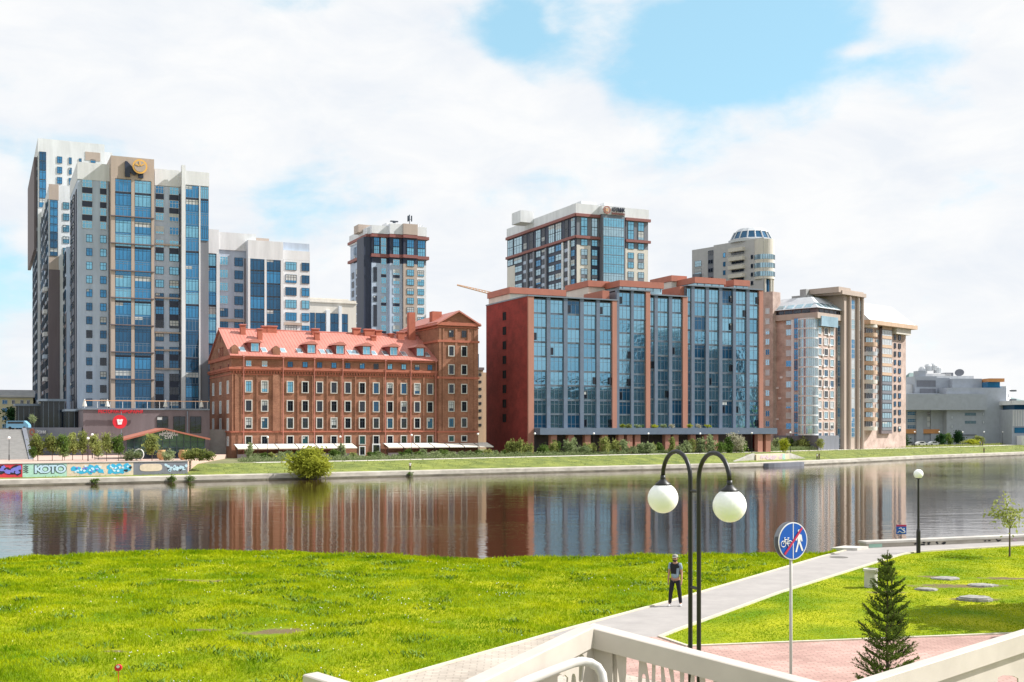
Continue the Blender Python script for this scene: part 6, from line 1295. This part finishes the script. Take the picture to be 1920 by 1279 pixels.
# uncountable low planting along the promenade, and rough grass on the slope
def scatter(name, n, s0, s1, x0, x1, zf, hz, leaf, m, seed, lab, clump=.5):
    g = np.random.default_rng(seed); pts = [p for p in SHD if x0-8 < p.x < x1+8]; A = np.array([tuple(p) for p in offs(pts, s0)]); Bq = np.array([tuple(p) for p in offs(pts, s1)])
    i = g.integers(0, len(pts)-1, n); t1 = g.uniform(0, 1, n)[:, None]; t2 = g.uniform(0, 1, n)
    a = A[i]*(1-t1)+A[i+1]*t1; b = Bq[i]*(1-t1)+Bq[i+1]*t1; p = a*(1-t2[:, None])+b*t2[:, None]
    lump = .5+.5*np.sin(p[:, 0]*1.9+1.1*np.sin(p[:, 1]*.7))*np.cos(p[:, 1]*1.4+p[:, 0]*.6); ok = (g.uniform(0, 1, n) < clump+(1-clump)*lump) & (p[:, 0] > x0) & (p[:, 0] < x1)
    p, t2, lump = p[ok], t2[ok], lump[ok]; k = len(p); z = zf(p[:, 0], t2)+g.uniform(0, 1, k)**1.3*hz*(.35+lump)
    c = np.stack([p[:, 0], p[:, 1], z], -1); d1 = g.normal(0, 1, (k, 3)); d1 /= np.linalg.norm(d1, axis=1)[:, None]; d2 = np.cross(d1, g.normal(0, 1, (k, 3))); d2 /= np.linalg.norm(d2, axis=1)[:, None]
    s = leaf*g.uniform(.6, 1.4, k)[:, None]; v = np.stack([c-d1*s, c-d2*s*.6, c+d1*s, c+d2*s*.6], 1).reshape(-1, 3); j = np.arange(k)*4
    tag(link(name, raw_mesh(name, v, np.stack([j, j+1, j+2, j+3], -1), m)), lab, kind='stuff')
ZG = lambda x: -.6+.35*np.clip((x+20)/60, 0, 1)-.2*np.clip((x-60)/60, 0, 1)
scatter('low_planting', 52000, 21.6, 26, -52, 100, lambda x, t: ZG(x), .95, .13, 'leaf_sage', 1, 'low mixed planting beds along the far promenade')
scatter('low_planting', 9000, 21.6, 25, 95, 190, lambda x, t: ZG(x), .6, .16, 'leaf_olive', 2, 'low planting along the right end of the promenade')
scatter('slope_grass', 26000, 4.0, 16.6, -150, 260, lambda x, t: -2.0+(ZG(x)+1.97)*np.clip(t*1.08, 0, 1)**.8, .22, .10, 'leaf_olive', 3, 'rough grass on the far embankment slope', .35)
# ------------------------------------------------------------------ people
def skin(pts, edges, rad, sub=2):
    me = bpy.data.meshes.new('b'); me.from_pydata(pts, edges, []); o = bpy.data.objects.new('b', me); C.objects.link(o)
    m = o.modifiers.new('s', 'SKIN'); m.use_smooth_shade = True; s = o.modifiers.new('u', 'SUBSURF'); s.levels = sub; s.render_levels = sub
    for i, r in enumerate(rad): me.skin_vertices[0].data[i].radius = r if isinstance(r, tuple) else (r, r)
    me.skin_vertices[0].data[0].use_root = True
    bpy.context.view_layer.update(); r_ = bpy.data.meshes.new_from_object(o.evaluated_get(bpy.context.evaluated_depsgraph_get())); bpy.data.objects.remove(o); r_.materials.clear(); return r_
def person(label, pos, rz, top='grey_tee', leg='black_cloth', h=1.78, detail=True, group=None, stride=.16, wide=0.0):
    e = empty('person', label, 'person', pos, group, rz); k = h/1.78; s = stride
    P_ = [(0, 0, .95), (0, .01, 1.12), (0, .01, 1.30), (0, .01, 1.42), (0, -.005, 1.51), (0, -.02, 1.60), (0, -.015, 1.70)]
    E = [(0, 1), (1, 2), (2, 3), (3, 4), (4, 5), (5, 6)]; Rr = [(.13, .10), (.125, .09), (.15, .10), (.11, .08), .052, (.075, .085), (.07, .08)]
    hands = []
    for sx in (-1, 1):
        fw = -.05 if sx > 0 else .03; b = len(P_)
        P_ += [(sx*.17, .01, 1.42), (sx*.215, .03, 1.14), (sx*.235, fw-.03, .90), (sx*.235, fw-.05, .82)]
        E += [(3, b), (b, b+1), (b+1, b+2), (b+2, b+3)]; Rr += [.055, .042, .028, (.030, .022)]
        if detail:
            for q in range(4):
                c = len(P_); y0 = fw-.075+.022*q; P_ += [(sx*.235, y0, .775), (sx*(.23-.008), y0-.004, .74), (sx*.215, y0-.004, .715-.004*(q in (1, 2)))]; E += [(b+3, c), (c, c+1), (c+1, c+2)]; Rr += [.010, .009, .007]
            c = len(P_); P_ += [(sx*.225, fw-.095, .80), (sx*.215, fw-.11, .775)]; E += [(b+3, c), (c, c+1)]; Rr += [.011, .009]
    legs = []
    for sx in (-1, 1):
        y = -s/2 if sx < 0 else s/2; b = len(P_); P_ += [(sx*.095, 0, .90), (sx*(.115+wide*.5), y*.4-.02, .50), (sx*(.125+wide), y, .10), (sx*(.13+wide), y-.12, .045)]
        E += [(0, b), (b, b+1), (b+1, b+2), (b+2, b+3)]; Rr += [.082, .056, .038, .035]; legs.append(b)
    bm_ = skin(P_, E, Rr, 2 if detail else 1); bm_.transform(Matrix.Scale(k, 4)); bm_.materials.append(G('skin_tone')); body = link('body', bm_, e)
    def cloth(nm, pts, ed, rd, m, sub=2):
        c = skin(pts, ed, rd, sub); c.transform(Matrix.Scale(k, 4)); c.materials.append(G(m)); return link(nm, c, e)
    cloth('shirt', [(0, .01, .89), (0, .01, 1.12), (0, .01, 1.30), (0, .01, 1.43), (-.17, .01, 1.43), (-.205, .02, 1.24), (.17, .01, 1.43), (.205, .02, 1.24)], [(0, 1), (1, 2), (2, 3), (3, 4), (4, 5), (3, 6), (6, 7)], [(.165, .135), (.145, .12), (.165, .12), (.12, .09), .07, .062, .07, .062], top)
    tr = [(0, 0, .98)]; te_ = []; tr_r = [(.15, .125)]
    for sx in (-1, 1):
        y = -s/2 if sx < 0 else s/2; b = len(tr); tr += [(sx*.095, 0, .84), (sx*(.115+wide*.5), y*.4-.02, .50), (sx*(.125+wide), y, .08)]; te_ += [(0, b), (b, b+1), (b+1, b+2)]; tr_r += [.098, .078, .062]
    cloth('trousers', tr, te_, tr_r, leg)
    for sx in (-1, 1):
        y = -s/2 if sx < 0 else s/2; cloth('shoe', [(sx*(.125+wide), y+.05, .05), (sx*(.13+wide), y-.08, .045), (sx*(.135+wide), y-.18, .035)], [(0, 1), (1, 2)], [(.045, .045), (.05, .04), (.04, .03)], 'white_paint' if detail else 'black_cloth')
    if not detail:
        mb = MB(); mb.lathe((0, .01, 1.62), [(.1, 0), (.105, .08), (.08, .14), (.02, .17)], 12); hr = link('hair', mb.mesh('hair', 'black_cloth', smooth=True), e); hr.scale = (k, k, k); return e
    # face, beard, cap, vest, backpack
    mb = MB(); mb.tube([(0, -.10, 1.635), (0, -.122, 1.60), (0, -.105, 1.59)], [.008, .015, .01], 6)
    for sx in (-1, 1): mb.tube([(sx*.078, 0, 1.60), (sx*.092, .012, 1.64)], [.014, .018], 6)
    link('face_features', mb.mesh('face_features', 'skin_tone', smooth=True), body)
    mb = MB()
    for sx in (-1, 1): mb.tube([(sx*.028, -.092, 1.632), (sx*.030, -.104, 1.632)], .009, 6); mb.tube([(sx*.012, -.106, 1.648), (sx*.045, -.095, 1.65)], .005, 4)
    mb.tube([(-.028, -.098, 1.572), (0, -.108, 1.572), (.028, -.098, 1.572)], .006, 5); mb.tube([(-.07, -.04, 1.58), (-.04, -.085, 1.545), (0, -.10, 1.535), (.04, -.085, 1.545), (.07, -.04, 1.58)], .022, 6); link('beard', mb.mesh('beard', 'black_cloth', smooth=True), body)
    mb = MB(); mb.lathe((0, -.01, 1.675), [(.100, 0), (.100, .03), (.08, .075), (.03, .095)], 18); mb.extr(W0, [(-.01, 0)]*3, 0, 0) if False else None
    mb.slab([(-.075, -.08, 1.69), (-.06, -.19, 1.672), (0, -.215, 1.67), (.06, -.19, 1.672), (.075, -.08, 1.69)][::-1], .012); link('cap', mb.mesh('cap', 'stone_dull', smooth=False), e)
    sh = [o for o in e.children if o.name.startswith('shirt')][0]; bm = bmesh.new(); bm.from_mesh(sh.data); bmesh.ops.recalc_face_normals(bm, faces=bm.faces)
    kill = [f for f in bm.faces if not ((f.calc_center_median().z > 1.10 and f.calc_center_median().x < .055 and f.calc_center_median().y < .02 and f.calc_center_median().x > -.15) or (f.calc_center_median().z > 1.30 and .06 < f.calc_center_median().x < .14))]
    bmesh.ops.delete(bm, geom=kill, context='FACES')
    bm.normal_update()
    for v in bm.verts: v.co += v.normal*.014
    vm = bpy.data.meshes.new('vest'); bm.to_mesh(vm); bm.free(); vm.materials.append(G('black_cloth')); vo = link('vest', vm, e); so = vo.modifiers.new('s', 'SOLIDIFY'); so.thickness = .01
    mb = MB(); mb.lathe((0, 0, 0), [(.10, 1.06), (.15, 1.10), (.15, 1.36), (.10, 1.44)], 14); bp_ = mb.mesh('backpack', 'black_cloth', smooth=True); bp_.transform(Matrix.Translation((0.03, .17, 0)) @ Matrix.Diagonal((1.25, .6, 1, 1))); link('backpack', bp_, e)
    return e
person('man in pale cap and dark vest over grey tee walking on the path', (*GZ(1266, 1137)[:2], .012), R(-18), wide=.05)
for i, (x, s_, tp, lab, hh) in enumerate(((769, 1.6, 'white_paint', 'person in white top standing on the quay edge before the mill', 1.7), (1532, 3.0, 'white_paint', 'pale-dressed person on the quay right of the boat landing', 1.65), (1536, 3.1, 'black_cloth', 'dark-dressed person beside the pale one on the quay', 1.75), (1845, 2.5, 'black_cloth', 'lone dark figure on the quay before the grey hall', 1.75), (1838, 19, 'grey_tee', 'grey-dressed person on the promenade before the grey hall', 1.75), (1842, 19.6, 'black_cloth', 'dark-dressed person walking on the promenade beside the grey one', 1.75))):
    q = shore_at(x, s_); person(lab, (q.x, q.y, -2.04 if s_ < 5 else -.42), random.uniform(0, 6), tp, 'black_cloth', hh, False, 'people on the far bank')
# ------------------------------------------------------------------ near street furniture
# twin globe lamp
bx_, by_ = 2.288, 14.37; dv = Vector((.387, -.922)); e = empty('street_lamp', 'tall black twin-arm lamp with two large white globes near the railing', 'street lamp', (bx_, by_, 0))
for s_ in (-1, 1):
    a = Vector((bx_, by_))+dv*.10*s_; c = Vector((bx_, by_))+dv*.44*s_; pts = [(a.x, a.y, 0), (a.x, a.y, 3), (a.x, a.y, 5.44)]
    for i in range(0, 13): t_ = PI*i/12; q = c-dv*.34*s_*math.cos(t_); pts.append((q.x, q.y, 5.49+.33*math.sin(t_)))
    mb = MB(); mb.tube(pts, .0285, 12); obj('post', mb, 'metal_dark', e, smooth=True)
    g_ = Vector((bx_, by_))+dv*.78*s_; mb = MB(); mb.tube([(g_.x, g_.y, 5.50), (g_.x, g_.y, 5.42)], .034, 12); mb.lathe((g_.x, g_.y, 5.365), [(.108, 0), (.10, .025), (.055, .06), (.036, .085)], 24); obj('fitting', mb, 'metal_dark', e, smooth=True)
    mb = MB(); n = 20; mb.lathe((g_.x, g_.y, 5.20), [(max(.004, .2*math.sin(PI*i/n)), -.2*math.cos(PI*i/n)) for i in range(n+1)], 36); obj('globe', mb, 'globe', e, smooth=True)
for z in (5.33, 4.12, 2.9, 1.6): mb = MB(); p, q = Vector((bx_, by_))-dv*.1, Vector((bx_, by_))+dv*.1; mb.tube([(p.x, p.y, z), (q.x, q.y, z)], .02, 8); obj('tie', mb, 'metal_dark', e)
mb = MB(); mb.lathe((bx_, by_, 0), [(.22, 0), (.22, .03), (.15, .05)], 20); obj('base', mb, 'metal_dark', e)
# single globe lamp by the river path
p = GZ(1722, 1037); e = empty('street_lamp', 'single white globe lamp on a black post by the river path', 'street lamp', tuple(p)); x, y = p.x, p.y
mb = MB(); mb.tube([(x, y, 0), (x, y, 1.05), (x, y, 1.12), (x, y, 1.2), (x, y, 3.66)], [.10, .10, .085, .06, .045], 12); obj('post', mb, 'metal_dark', e)
mb = MB(); mb.lathe((x, y, 3.60), [(.12, 0), (.11, .05), (.05, .08)], 16); obj('fitting', mb, 'metal_dark', e)
mb = MB(); n = 14; mb.lathe((x, y, 3.84), [(max(.004, .23*math.sin(PI*i/n)), -.23*math.cos(PI*i/n)) for i in range(n+1)], 24); obj('globe', mb, 'globe', e, smooth=True)
# round blue traffic sign
sx_, sy_ = (1487-960)/FPX*21.5, 21.5; f = Fr((sx_, sy_), (.881, .473)); zc = CAMZ-(1014.5-HOR)/FPX*21.5
e = empty('traffic_sign', 'round blue sign with bicycle and walker crossed by a red bar', 'traffic sign', (sx_, sy_, 0))
circ = lambda r, n=48: [(r*math.cos(2*PI*i/n), zc+r*math.sin(2*PI*i/n)) for i in range(n)]
mb = MB(); mb.extr(f, circ(.352), -.01, .0); obj('disc', mb, 'white_paint', e); mb = MB(); mb.extr(f, circ(.332), .0, .004); obj('blue_field', mb, 'sign_blue', e)
mb = MB(); mb.extr(f, circ(.352), -.135, -.115); mb.box(f, -.2, .2, -.115, -.01, zc-.02, zc+.02); obj('rear_disc', mb, 'slate_panel', e)
mb = MB(); mb.tube([f.pt(0, -.06, 0), f.pt(0, -.06, zc+.25)], .03, 12); obj('post', mb, 'tube_grey', e, smooth=True)
mb = MB(); mb.box(f, -.008, .008, .004, .007, zc-.33, zc+.33); obj('divider', mb, 'white_paint', e)
mb = MB(); t2 = lambda pts, r_: mb.tube([f.pt(a, .010, zc+b) for a, b in pts], r_, 6)
for cx in (-.245, -.085): t2([(cx+.055*math.cos(2*PI*i/18), -.045+.055*math.sin(2*PI*i/18)) for i in range(19)], .007)
for seg in (((-.245, -.045), (-.21, .035), (-.12, .035), (-.165, -.045), (-.21, .035)), ((-.165, -.045), (-.085, -.045), (-.125, .06), (-.165, -.045)), ((-.215, .035), (-.22, .07), (-.195, .072)), ((-.145, .062), (-.105, .062))): t2(seg, .007)
obj('bicycle_symbol', mb, 'white_paint', e)
mb = MB()
for poly in ([(.10, .12), (.16, .13), (.18, .02), (.165, -.02), (.11, -.02)], [(.11, -.02), (.145, -.02), (.085, -.21), (.05, -.21)], [(.13, -.02), (.17, -.01), (.245, -.19), (.21, -.20)], [(.155, .12), (.20, .11), (.225, -.01), (.20, -.02), (.175, .06)], [(.105, .11), (.115, .07), (.07, .0), (.05, .02)]): mb.extr(f, [(a, zc+b) for a, b in poly], .006, .0095)
mb.extr(f, [(.145+.034*math.cos(2*PI*i/16), zc+.18+.034*math.sin(2*PI*i/16)) for i in range(16)], .006, .0095); obj('walker_symbol', mb, 'white_paint', e)
mb = MB(); mb.extr(f, [(-.235, zc-.225), (-.20, zc-.255), (.225, zc+.225), (.195, zc+.255)], .0175, .0205); obj('red_bar', mb, 'sign_red', e)
# no-swimming sign behind the wall
q = P(1690, 60.3); f = Fr(q, (1, .05)); z1 = CAMZ-(984-HOR)/FPX*60.3; e = empty('warning_sign', 'small dark square no-swimming sign with red band behind the river wall', 'sign', (q.x, q.y, -.6))
mb = MB(); mb.box(f, -.27, .27, -.02, .0, z1-.5, z1); obj('panel', mb, 'sign_blue', e); bpy.data.objects[-1] if False else None
mb = MB(); mb.box(f, -.27, .27, .0, .008, z1-.09, z1); obj('red_band', mb, 'sign_red', e)
mb = MB(); mb.tube([f.pt(-.13, .01, z1-.2), f.pt(-.02, .01, z1-.16), (f.pt(.06, .01, z1-.26)), f.pt(.2, .01, z1-.36)], .022, 6); mb.tube([f.pt(-.2, .01, z1-.42), f.pt(-.1, .01, z1-.33), f.pt(.04, .01, z1-.42), f.pt(.2, .01, z1-.40)], .02, 6); mb.tube([f.pt(.14, .0, z1-.21), f.pt(.14, .02, z1-.21)], .04, 10); obj('swimmer_symbol', mb, 'white_paint', e)
mb = MB(); mb.tube([f.pt(0, -.04, -1.2), f.pt(0, -.04, z1-.3)], .025, 8); obj('post', mb, 'metal_dark', e)
# river wall
a, b = Vector((17.9, 57.9)), Vector((27.4, 61.4)); f = Fr(a, b-a); Lw = 46
e = empty('river_wall', 'low stone parapet wall with faded graffiti beside the river path', 'wall', (*a, 0))
mb = MB(); mb.box(f, 0, Lw, -.55, 0, -3.5, .22); obj('wall_body', mb, 'quay_stone', e); mb = MB(); mb.box(f, -.06, Lw, -.62, .07, .22, .33); obj('coping', mb, 'concrete', e)
g = random.Random(8)
for i, (u0, u1, m) in enumerate(((.15, .95, 'paint_mint'), (3.0, 3.9, 'paint_black'), (4.3, 5.0, 'paint_black'), (7.3, 8.6, 'paint_black'), (9.0, 10.2, 'paint_pinkish'), (12, 12.8, 'paint_black'), (13.4, 14.2, 'paint_blue'), (16, 18, 'paint_black'))):
    mb = MB()
    for k in range(7): cx, cz = g.uniform(u0, u1), g.uniform(.05, .16); mb.extr(f, [(cx+g.uniform(.04, .13)*math.cos(2*PI*j/6), cz+g.uniform(.02, .06)*math.sin(2*PI*j/6)) for j in range(6)], 0, .01+.001*k)
    if m == 'paint_mint': mb = MB(); mb.box(f, u0, u1, 0, .01, .02, .2)
    obj('spray_mark', mb, m, e)
mb = MB(); c = GZ(1583, 1031); mb.prism([(c.x-.75, c.y-.3), (c.x+.5, c.y-.5), (c.x+1.3, c.y+.3), (c.x+.2, c.y+.7)], -.3, .14); tag(obj('stone_block', mb, 'stone_light'), 'broken flat stone block at the corner of path and river wall', 'stone')
# concrete bin
c = GZ(1633, 1101); e = empty('litter_bin', 'round pale concrete litter bin on the right lawn', 'litter bin', tuple(c))
mb = MB(); mb.lathe((c.x, c.y, 0), [(.25, 0), (.24, .62)], 24); obj('body', mb, 'stone_light', e, smooth=False); mb = MB(); mb.lathe((c.x, c.y, .62), [(.29, 0), (.29, .09), (.2, .10), (.19, .02)], 24); obj('rim', mb, 'stone_light', e)
# flat stones in the right lawn
for i, (x, y, r_, h_, lab) in enumerate(((1737, 1106, .42, .06, 'long pale flat stone, leftmost of the lawn stones'), (1775, 1085, .62, .045, 'farthest thin flat stone in the right lawn'), (1842, 1098, .58, .05, 'bright flat stone at the middle of the right lawn'), (1830, 1125, .62, .12, 'dark grey flat stone at the edge of the tree shade'))):
    c = GZ(x, y); g = random.Random(i); k = 11; p_ = [(c.x+r_*g.uniform(.8, 1.1)*math.cos(2*PI*j/k), c.y+r_*.8*g.uniform(.75, 1.1)*math.sin(2*PI*j/k)) for j in range(k)]
    mb = MB(); n0 = [(c.x+(p[0]-c.x)*.86, c.y+(p[1]-c.y)*.86) for p in p_]; mb.prism(p_, -.05, h_*.6); mb.prism(n0, h_*.55, h_); tag(obj('flat_stone', mb, 'stone_dull'), lab, 'stone', 'flat stones in the right lawn')
# little red marker
c = GZ(222, 1290); c = Vector((c.x, c.y, 0)); zz = CAMZ-(1252-HOR)/FPX*c.y; e = empty('flag_marker', 'small round red marker with white spot on a thin stake in the left lawn', 'marker', tuple(c))
f = Fr((c.x, c.y), (1, 0)); mb = MB(); mb.tube([(c.x, c.y, -.1), (c.x, c.y, zz)], .008, 6); obj('stake', mb, 'red_paint', e)
mb = MB(); mb.extr(f, [(.085*math.cos(a_)-.0, zz+.08*math.sin(a_)) for a_ in [2*PI*i/12 for i in range(12)]], -.03, .03); obj('disc', mb, 'red_paint', e); mb = MB(); mb.extr(f, [(.04*math.cos(a_), zz+.03+.035*math.sin(a_)) for a_ in [2*PI*i/10 for i in range(10)]], .03, .036); obj('white_spot', mb, 'white_paint', e)
mat('manhole_iron', (.12, .11, .10), .7, .2, 8); c = GZ(1573, 1045.5); mb = MB(); mb.lathe((c.x, c.y, .0), [(.42, .0), (.42, .022)], 24); tag(obj('manhole_cover', mb, 'manhole_iron'), 'dark round manhole cover in the asphalt path', 'manhole cover')
# ------------------------------------------------------------------ near plants
def spruce(pos, H, w_, label):
    g = random.Random(4); e = empty('spruce_tree', label, 'tree', pos); tw = []; mb = MB(); mb.tube([(0, 0, -.1), (0, 0, H*.5), (0, 0, H)], [.045, .028, .006], 8)
    z = .35
    while z < H-.08:
        t_ = 1-z/H; n = 6 if t_ > .3 else 5; Lb = (w_*(t_**.85)+.05)
        for k in range(n):
            a = g.uniform(0, 2*PI)/n+2*PI*k/n+z*7; L_ = Lb*g.uniform(.7, 1.15); m = 7; up = .16+.75*(1-t_)**1.2+g.uniform(-.1, .12); d = Vector((math.cos(a), math.sin(a), 0)); p0 = Vector((0, 0, z))
            pts = [p0]
            for i in range(1, m+1): q = i/m; pts.append(p0+d*L_*q+Vector((0, 0, L_*(up*q*.55+.35*q*q))))
            mb.tube(pts, [.014*L_+.003]*(m)+[.002], 4); tw.append(pts)
            for i in range(1, m):
                for s_ in (-1, 1):
                    sd = (d*g.uniform(.6, .9)+Vector((-d.y, d.x, 0))*s_*g.uniform(.55, .8)+Vector((0, 0, g.uniform(.15, .5)))).normalized(); l2 = L_*(.58*(1-i/m)+.17)*g.uniform(.7, 1.2)
                    b = pts[i]; tw.append([b, b+sd*l2*.5, b+sd*l2+Vector((0, 0, l2*.1))])
        z += .115+.13*t_*g.uniform(.6, 1.2)*1.0
    tw.append([Vector((0, 0, H*.6)), Vector((0, 0, H*.8)), Vector((0, 0, H+.02))])
    obj_ = link('trunk', mb.mesh('trunk', 'bark'), e); V_ = []; 
    for pts in tw:
        for a, b in zip(pts, pts[1:]):
            l_ = (b-a).length; ax = (b-a).normalized() if l_ > 1e-6 else Vector((0, 0, 1))
            for i in range(int(l_/.0062)):
                o = a+(b-a)*g.random(); r_ = Vector((g.gauss(0, 1), g.gauss(0, 1), g.gauss(0, 1))); r_ = (r_-ax*r_.dot(ax)); r_.normalize(); dn = (r_+ax*.8).normalized(); ln = g.uniform(.024, .040); sd = ax.cross(r_)*.0062
                V_ += [o-sd, o+sd, o+dn*ln+sd*.4, o+dn*ln-sd*.4]
    v = np.array([tuple(q) for q in V_]); i = np.arange(len(v)//4)*4; link('needles', raw_mesh('needles', v, np.stack([i, i+1, i+2, i+3], -1), 'needle'), e); return e
spruce(((1664-960)/FPX*19.5, 19.5, 0), CAMZ-(1034-HOR)/FPX*19.5, .92, 'young dark green spruce in front of the pink paving')
plant('young_tree', 'small leafy sapling at the right edge of the lawn by the river path', 'tree', tuple(GZ(1893, 1043)), 3.0, 2.3, 'leaf_olive', 'round', None, 420, .035, .30, 18)
def twig_tree(pos, h, label):
    g = random.Random(2); mb = MB()
    for k in range(9): a = g.uniform(0, 6.3); l_ = g.uniform(.5, 1)*h; mb.tube([(0, 0, 0), (.15*math.cos(a)*l_, .15*math.sin(a)*l_, l_*.5), (.3*math.cos(a)*l_, .3*math.sin(a)*l_, l_)], [.012, .008, .003], 4)
    o = link('bare_shrub', mb.mesh('bare_shrub', 'bark'), None, pos); tag(o, label, 'shrub')
twig_tree(tuple(GZ(1672, 1096)), .55, 'small bare twiggy shrub in the lawn right of the litter bin')
# shade tree standing just right of the view
e = plant('shade_tree', 'large leafy tree whose shade falls on the right lawn', 'tree', (22.9, 37.6, 0), 7.6, 5.6, 'leaf_mid', 'round', None, 16000, .045, .34, 44)
# ------------------------------------------------------------------ railing of the viewing stairs
def hole(fr, pts): return [(fr.ux(x), fr.zx(x, y)) for x, y in pts]
def rail(name, label, A, Bp, zA, zB, holes, top_w=.075, cap_h=.095, panel_h=.85, posts=(0, 1), rivets=(), flip=1, outer=0.0):
    f = Fr(A, Vector(Bp)-Vector(A)); L_ = (Vector(Bp)-Vector(A)).length; sl_ = (zB-zA)/L_; e = empty(name, label, 'railing', (A[0], A[1], zA-1.0)); zt = lambda u_: zA+sl_*u_
    mb = MB(); k = top_w/2
    c = [f.pt(u_, n, zt(u_)+dz) for u_ in (0, L_) for n, dz in ((-k, -cap_h), (k, -cap_h), (k, -.004), (k-.006, 0), (-k+.006, 0), (-k, -.004))]
    mb.add(c, [tuple(range(5, -1, -1)), tuple(range(6, 12))]+[(i, (i+1) % 6, 6+(i+1) % 6, 6+i) for i in range(6)]); obj('top_rail', mb, 'ivory_paint', e)
    loops = [[(0.0, zt(0)-cap_h+.01), (L_, zt(L_)-cap_h+.01), (L_, zt(L_)-cap_h-panel_h), (0, zt(0)-cap_h-panel_h)]]+[hole(f, h_) for h_ in holes]
    me = curve_mesh(loops, .008); place_flat('cutout_panel', me, 'ivory_paint', f, 0, outer, 0, e)
    for t_ in posts: mb = MB(); u_ = L_*t_; mb.box(f, u_-.03, u_+.03, outer-.085, outer-.02, zA-1.15, zt(u_)-cap_h); obj('post', mb, 'ivory_paint', e)
    mb = MB()
    for x, y in rivets: u_, z_ = f.ux(x), f.zx(x, y); mb.tube([f.pt(u_, outer+.004, z_), f.pt(u_, outer+.010, z_)], .006, 8)
    if mb.v: obj('screw', mb, 'manhole_iron', e)
    return f, e
C0 = (.374, 5.5)
def oval(x0, x1, y0, y1, n=14, sk=0.0):
    cx, cy = (x0+x1)/2, (y0+y1)/2; return [(cx+(x1-x0)/2*math.cos(2*PI*i/n)*(1+sk*math.sin(2*PI*i/n)), cy+(y1-y0)/2*math.sin(2*PI*i/n)) for i in range(n)]
def taper(x0, x1, x2, x3, y0, y1):
    """rounded top from x0..x1 at y0 down to x2..x3 at y1"""
    return [(x0, y0+4), (x0+(x1-x0)*.25, y0), (x0+(x1-x0)*.75, y0+1), (x1, y0+6), (x3, y1-6), (x3-(x3-x2)*.3, y1), (x2+(x3-x2)*.3, y1), (x2, y1-6)]
hl = [taper(1148, 1154, 1150, 1168, 1215, 1330), taper(1174.5, 1199, 1172, 1194, 1224, 1345), taper(1211, 1223, 1220, 1222, 1233, 1300), taper(1229, 1239, 1227, 1243, 1239, 1350), taper(1244, 1253, 1256, 1272, 1244, 1350), taper(1204, 1211, 1200, 1214, 1263, 1350),
      taper(1262, 1275, 1268, 1276, 1251, 1320), taper(1283, 1296, 1280, 1290, 1258, 1340), taper(1302, 1312, 1304, 1318, 1264, 1350), taper(1322, 1338, 1326, 1334, 1268, 1350)]
fr_, _ = rail('metal_railing', 'cream railing arm running right from the corner, with tall organic cutouts', C0, (C0[0]+1.24*1.25, C0[1]-.53*1.25), 5.19, 4.89, hl, .11, posts=(.06,), rivets=((1243, 1232),))
hr_ = [oval(991, 1004, 1263, 1274), oval(1022, 1030, 1251, 1260), oval(1040, 1055, 1241, 1256), taper(1077, 1087, 1076, 1084, 1226, 1240+40), oval(960, 985, 1283, 1300), taper(1063, 1070, 1060, 1073, 1262, 1300), taper(1036, 1056, 1036, 1054, 1264, 1310)]
rail('metal_railing', 'cream railing arm running left from the corner, with small rounded cutouts', (C0[0]-.53*1.0, C0[1]-1.24*1.0), C0, 5.19, 5.19, hr_, posts=(.94,), rivets=((1016, 1240), (1088, 1207)), outer=.02)
rail('metal_railing', 'cream railing rising to the right frame edge beside the spruce', (1.50, 5.43), (3.75, 7.49), 4.885, 4.93, [taper(1870, 1908, 1868, 1910, 1266, 1330)], cap_h=.11, posts=(.1, .9), rivets=((1756, 1271), (1854, 1207)))
rail('metal_railing', 'short pale railing end poking up at the bottom of the left lawn', (-.775, 4.42), (-.30, 3.95), 5.19, 5.17, [], posts=(.1,), panel_h=.5)
mb = MB(); pts = [P(x, d).to_tuple()+(CAMZ-(y-HOR)/FPX*d,) for x, y, d in ((930, 1305, 4.3), (985, 1278, 4.55), (1040, 1256, 4.85), (1075, 1243, 5.02), (1092, 1240, 5.08), (1108, 1243, 5.1), (1121, 1251, 5.1), (1129, 1264, 5.08), (1132, 1285, 5.05), (1133, 1330, 5.05))]
tag(obj('handrail', (mb.tube(pts, .0205, 14), mb)[1], 'tube_grey', smooth=True), 'bent grey tube handrail inside the railing corner', 'handrail')
mb = MB(); mb.prism([(-1.6, 2.6), (4.2, 2.6), (4.2, 7.0), (1.6, 5.9), (.374, 5.62), (-1.2, 4.6)], 3.95, 4.15); obj('viewing_landing', mb, 'concrete', kind='structure')
mb = MB(); mb.box(W0, -.5, .5, -4.6, -4.2, 0, 3.95); tag(obj('landing_pier', mb, 'concrete'), 'concrete pier carrying the viewing landing', 'pier')
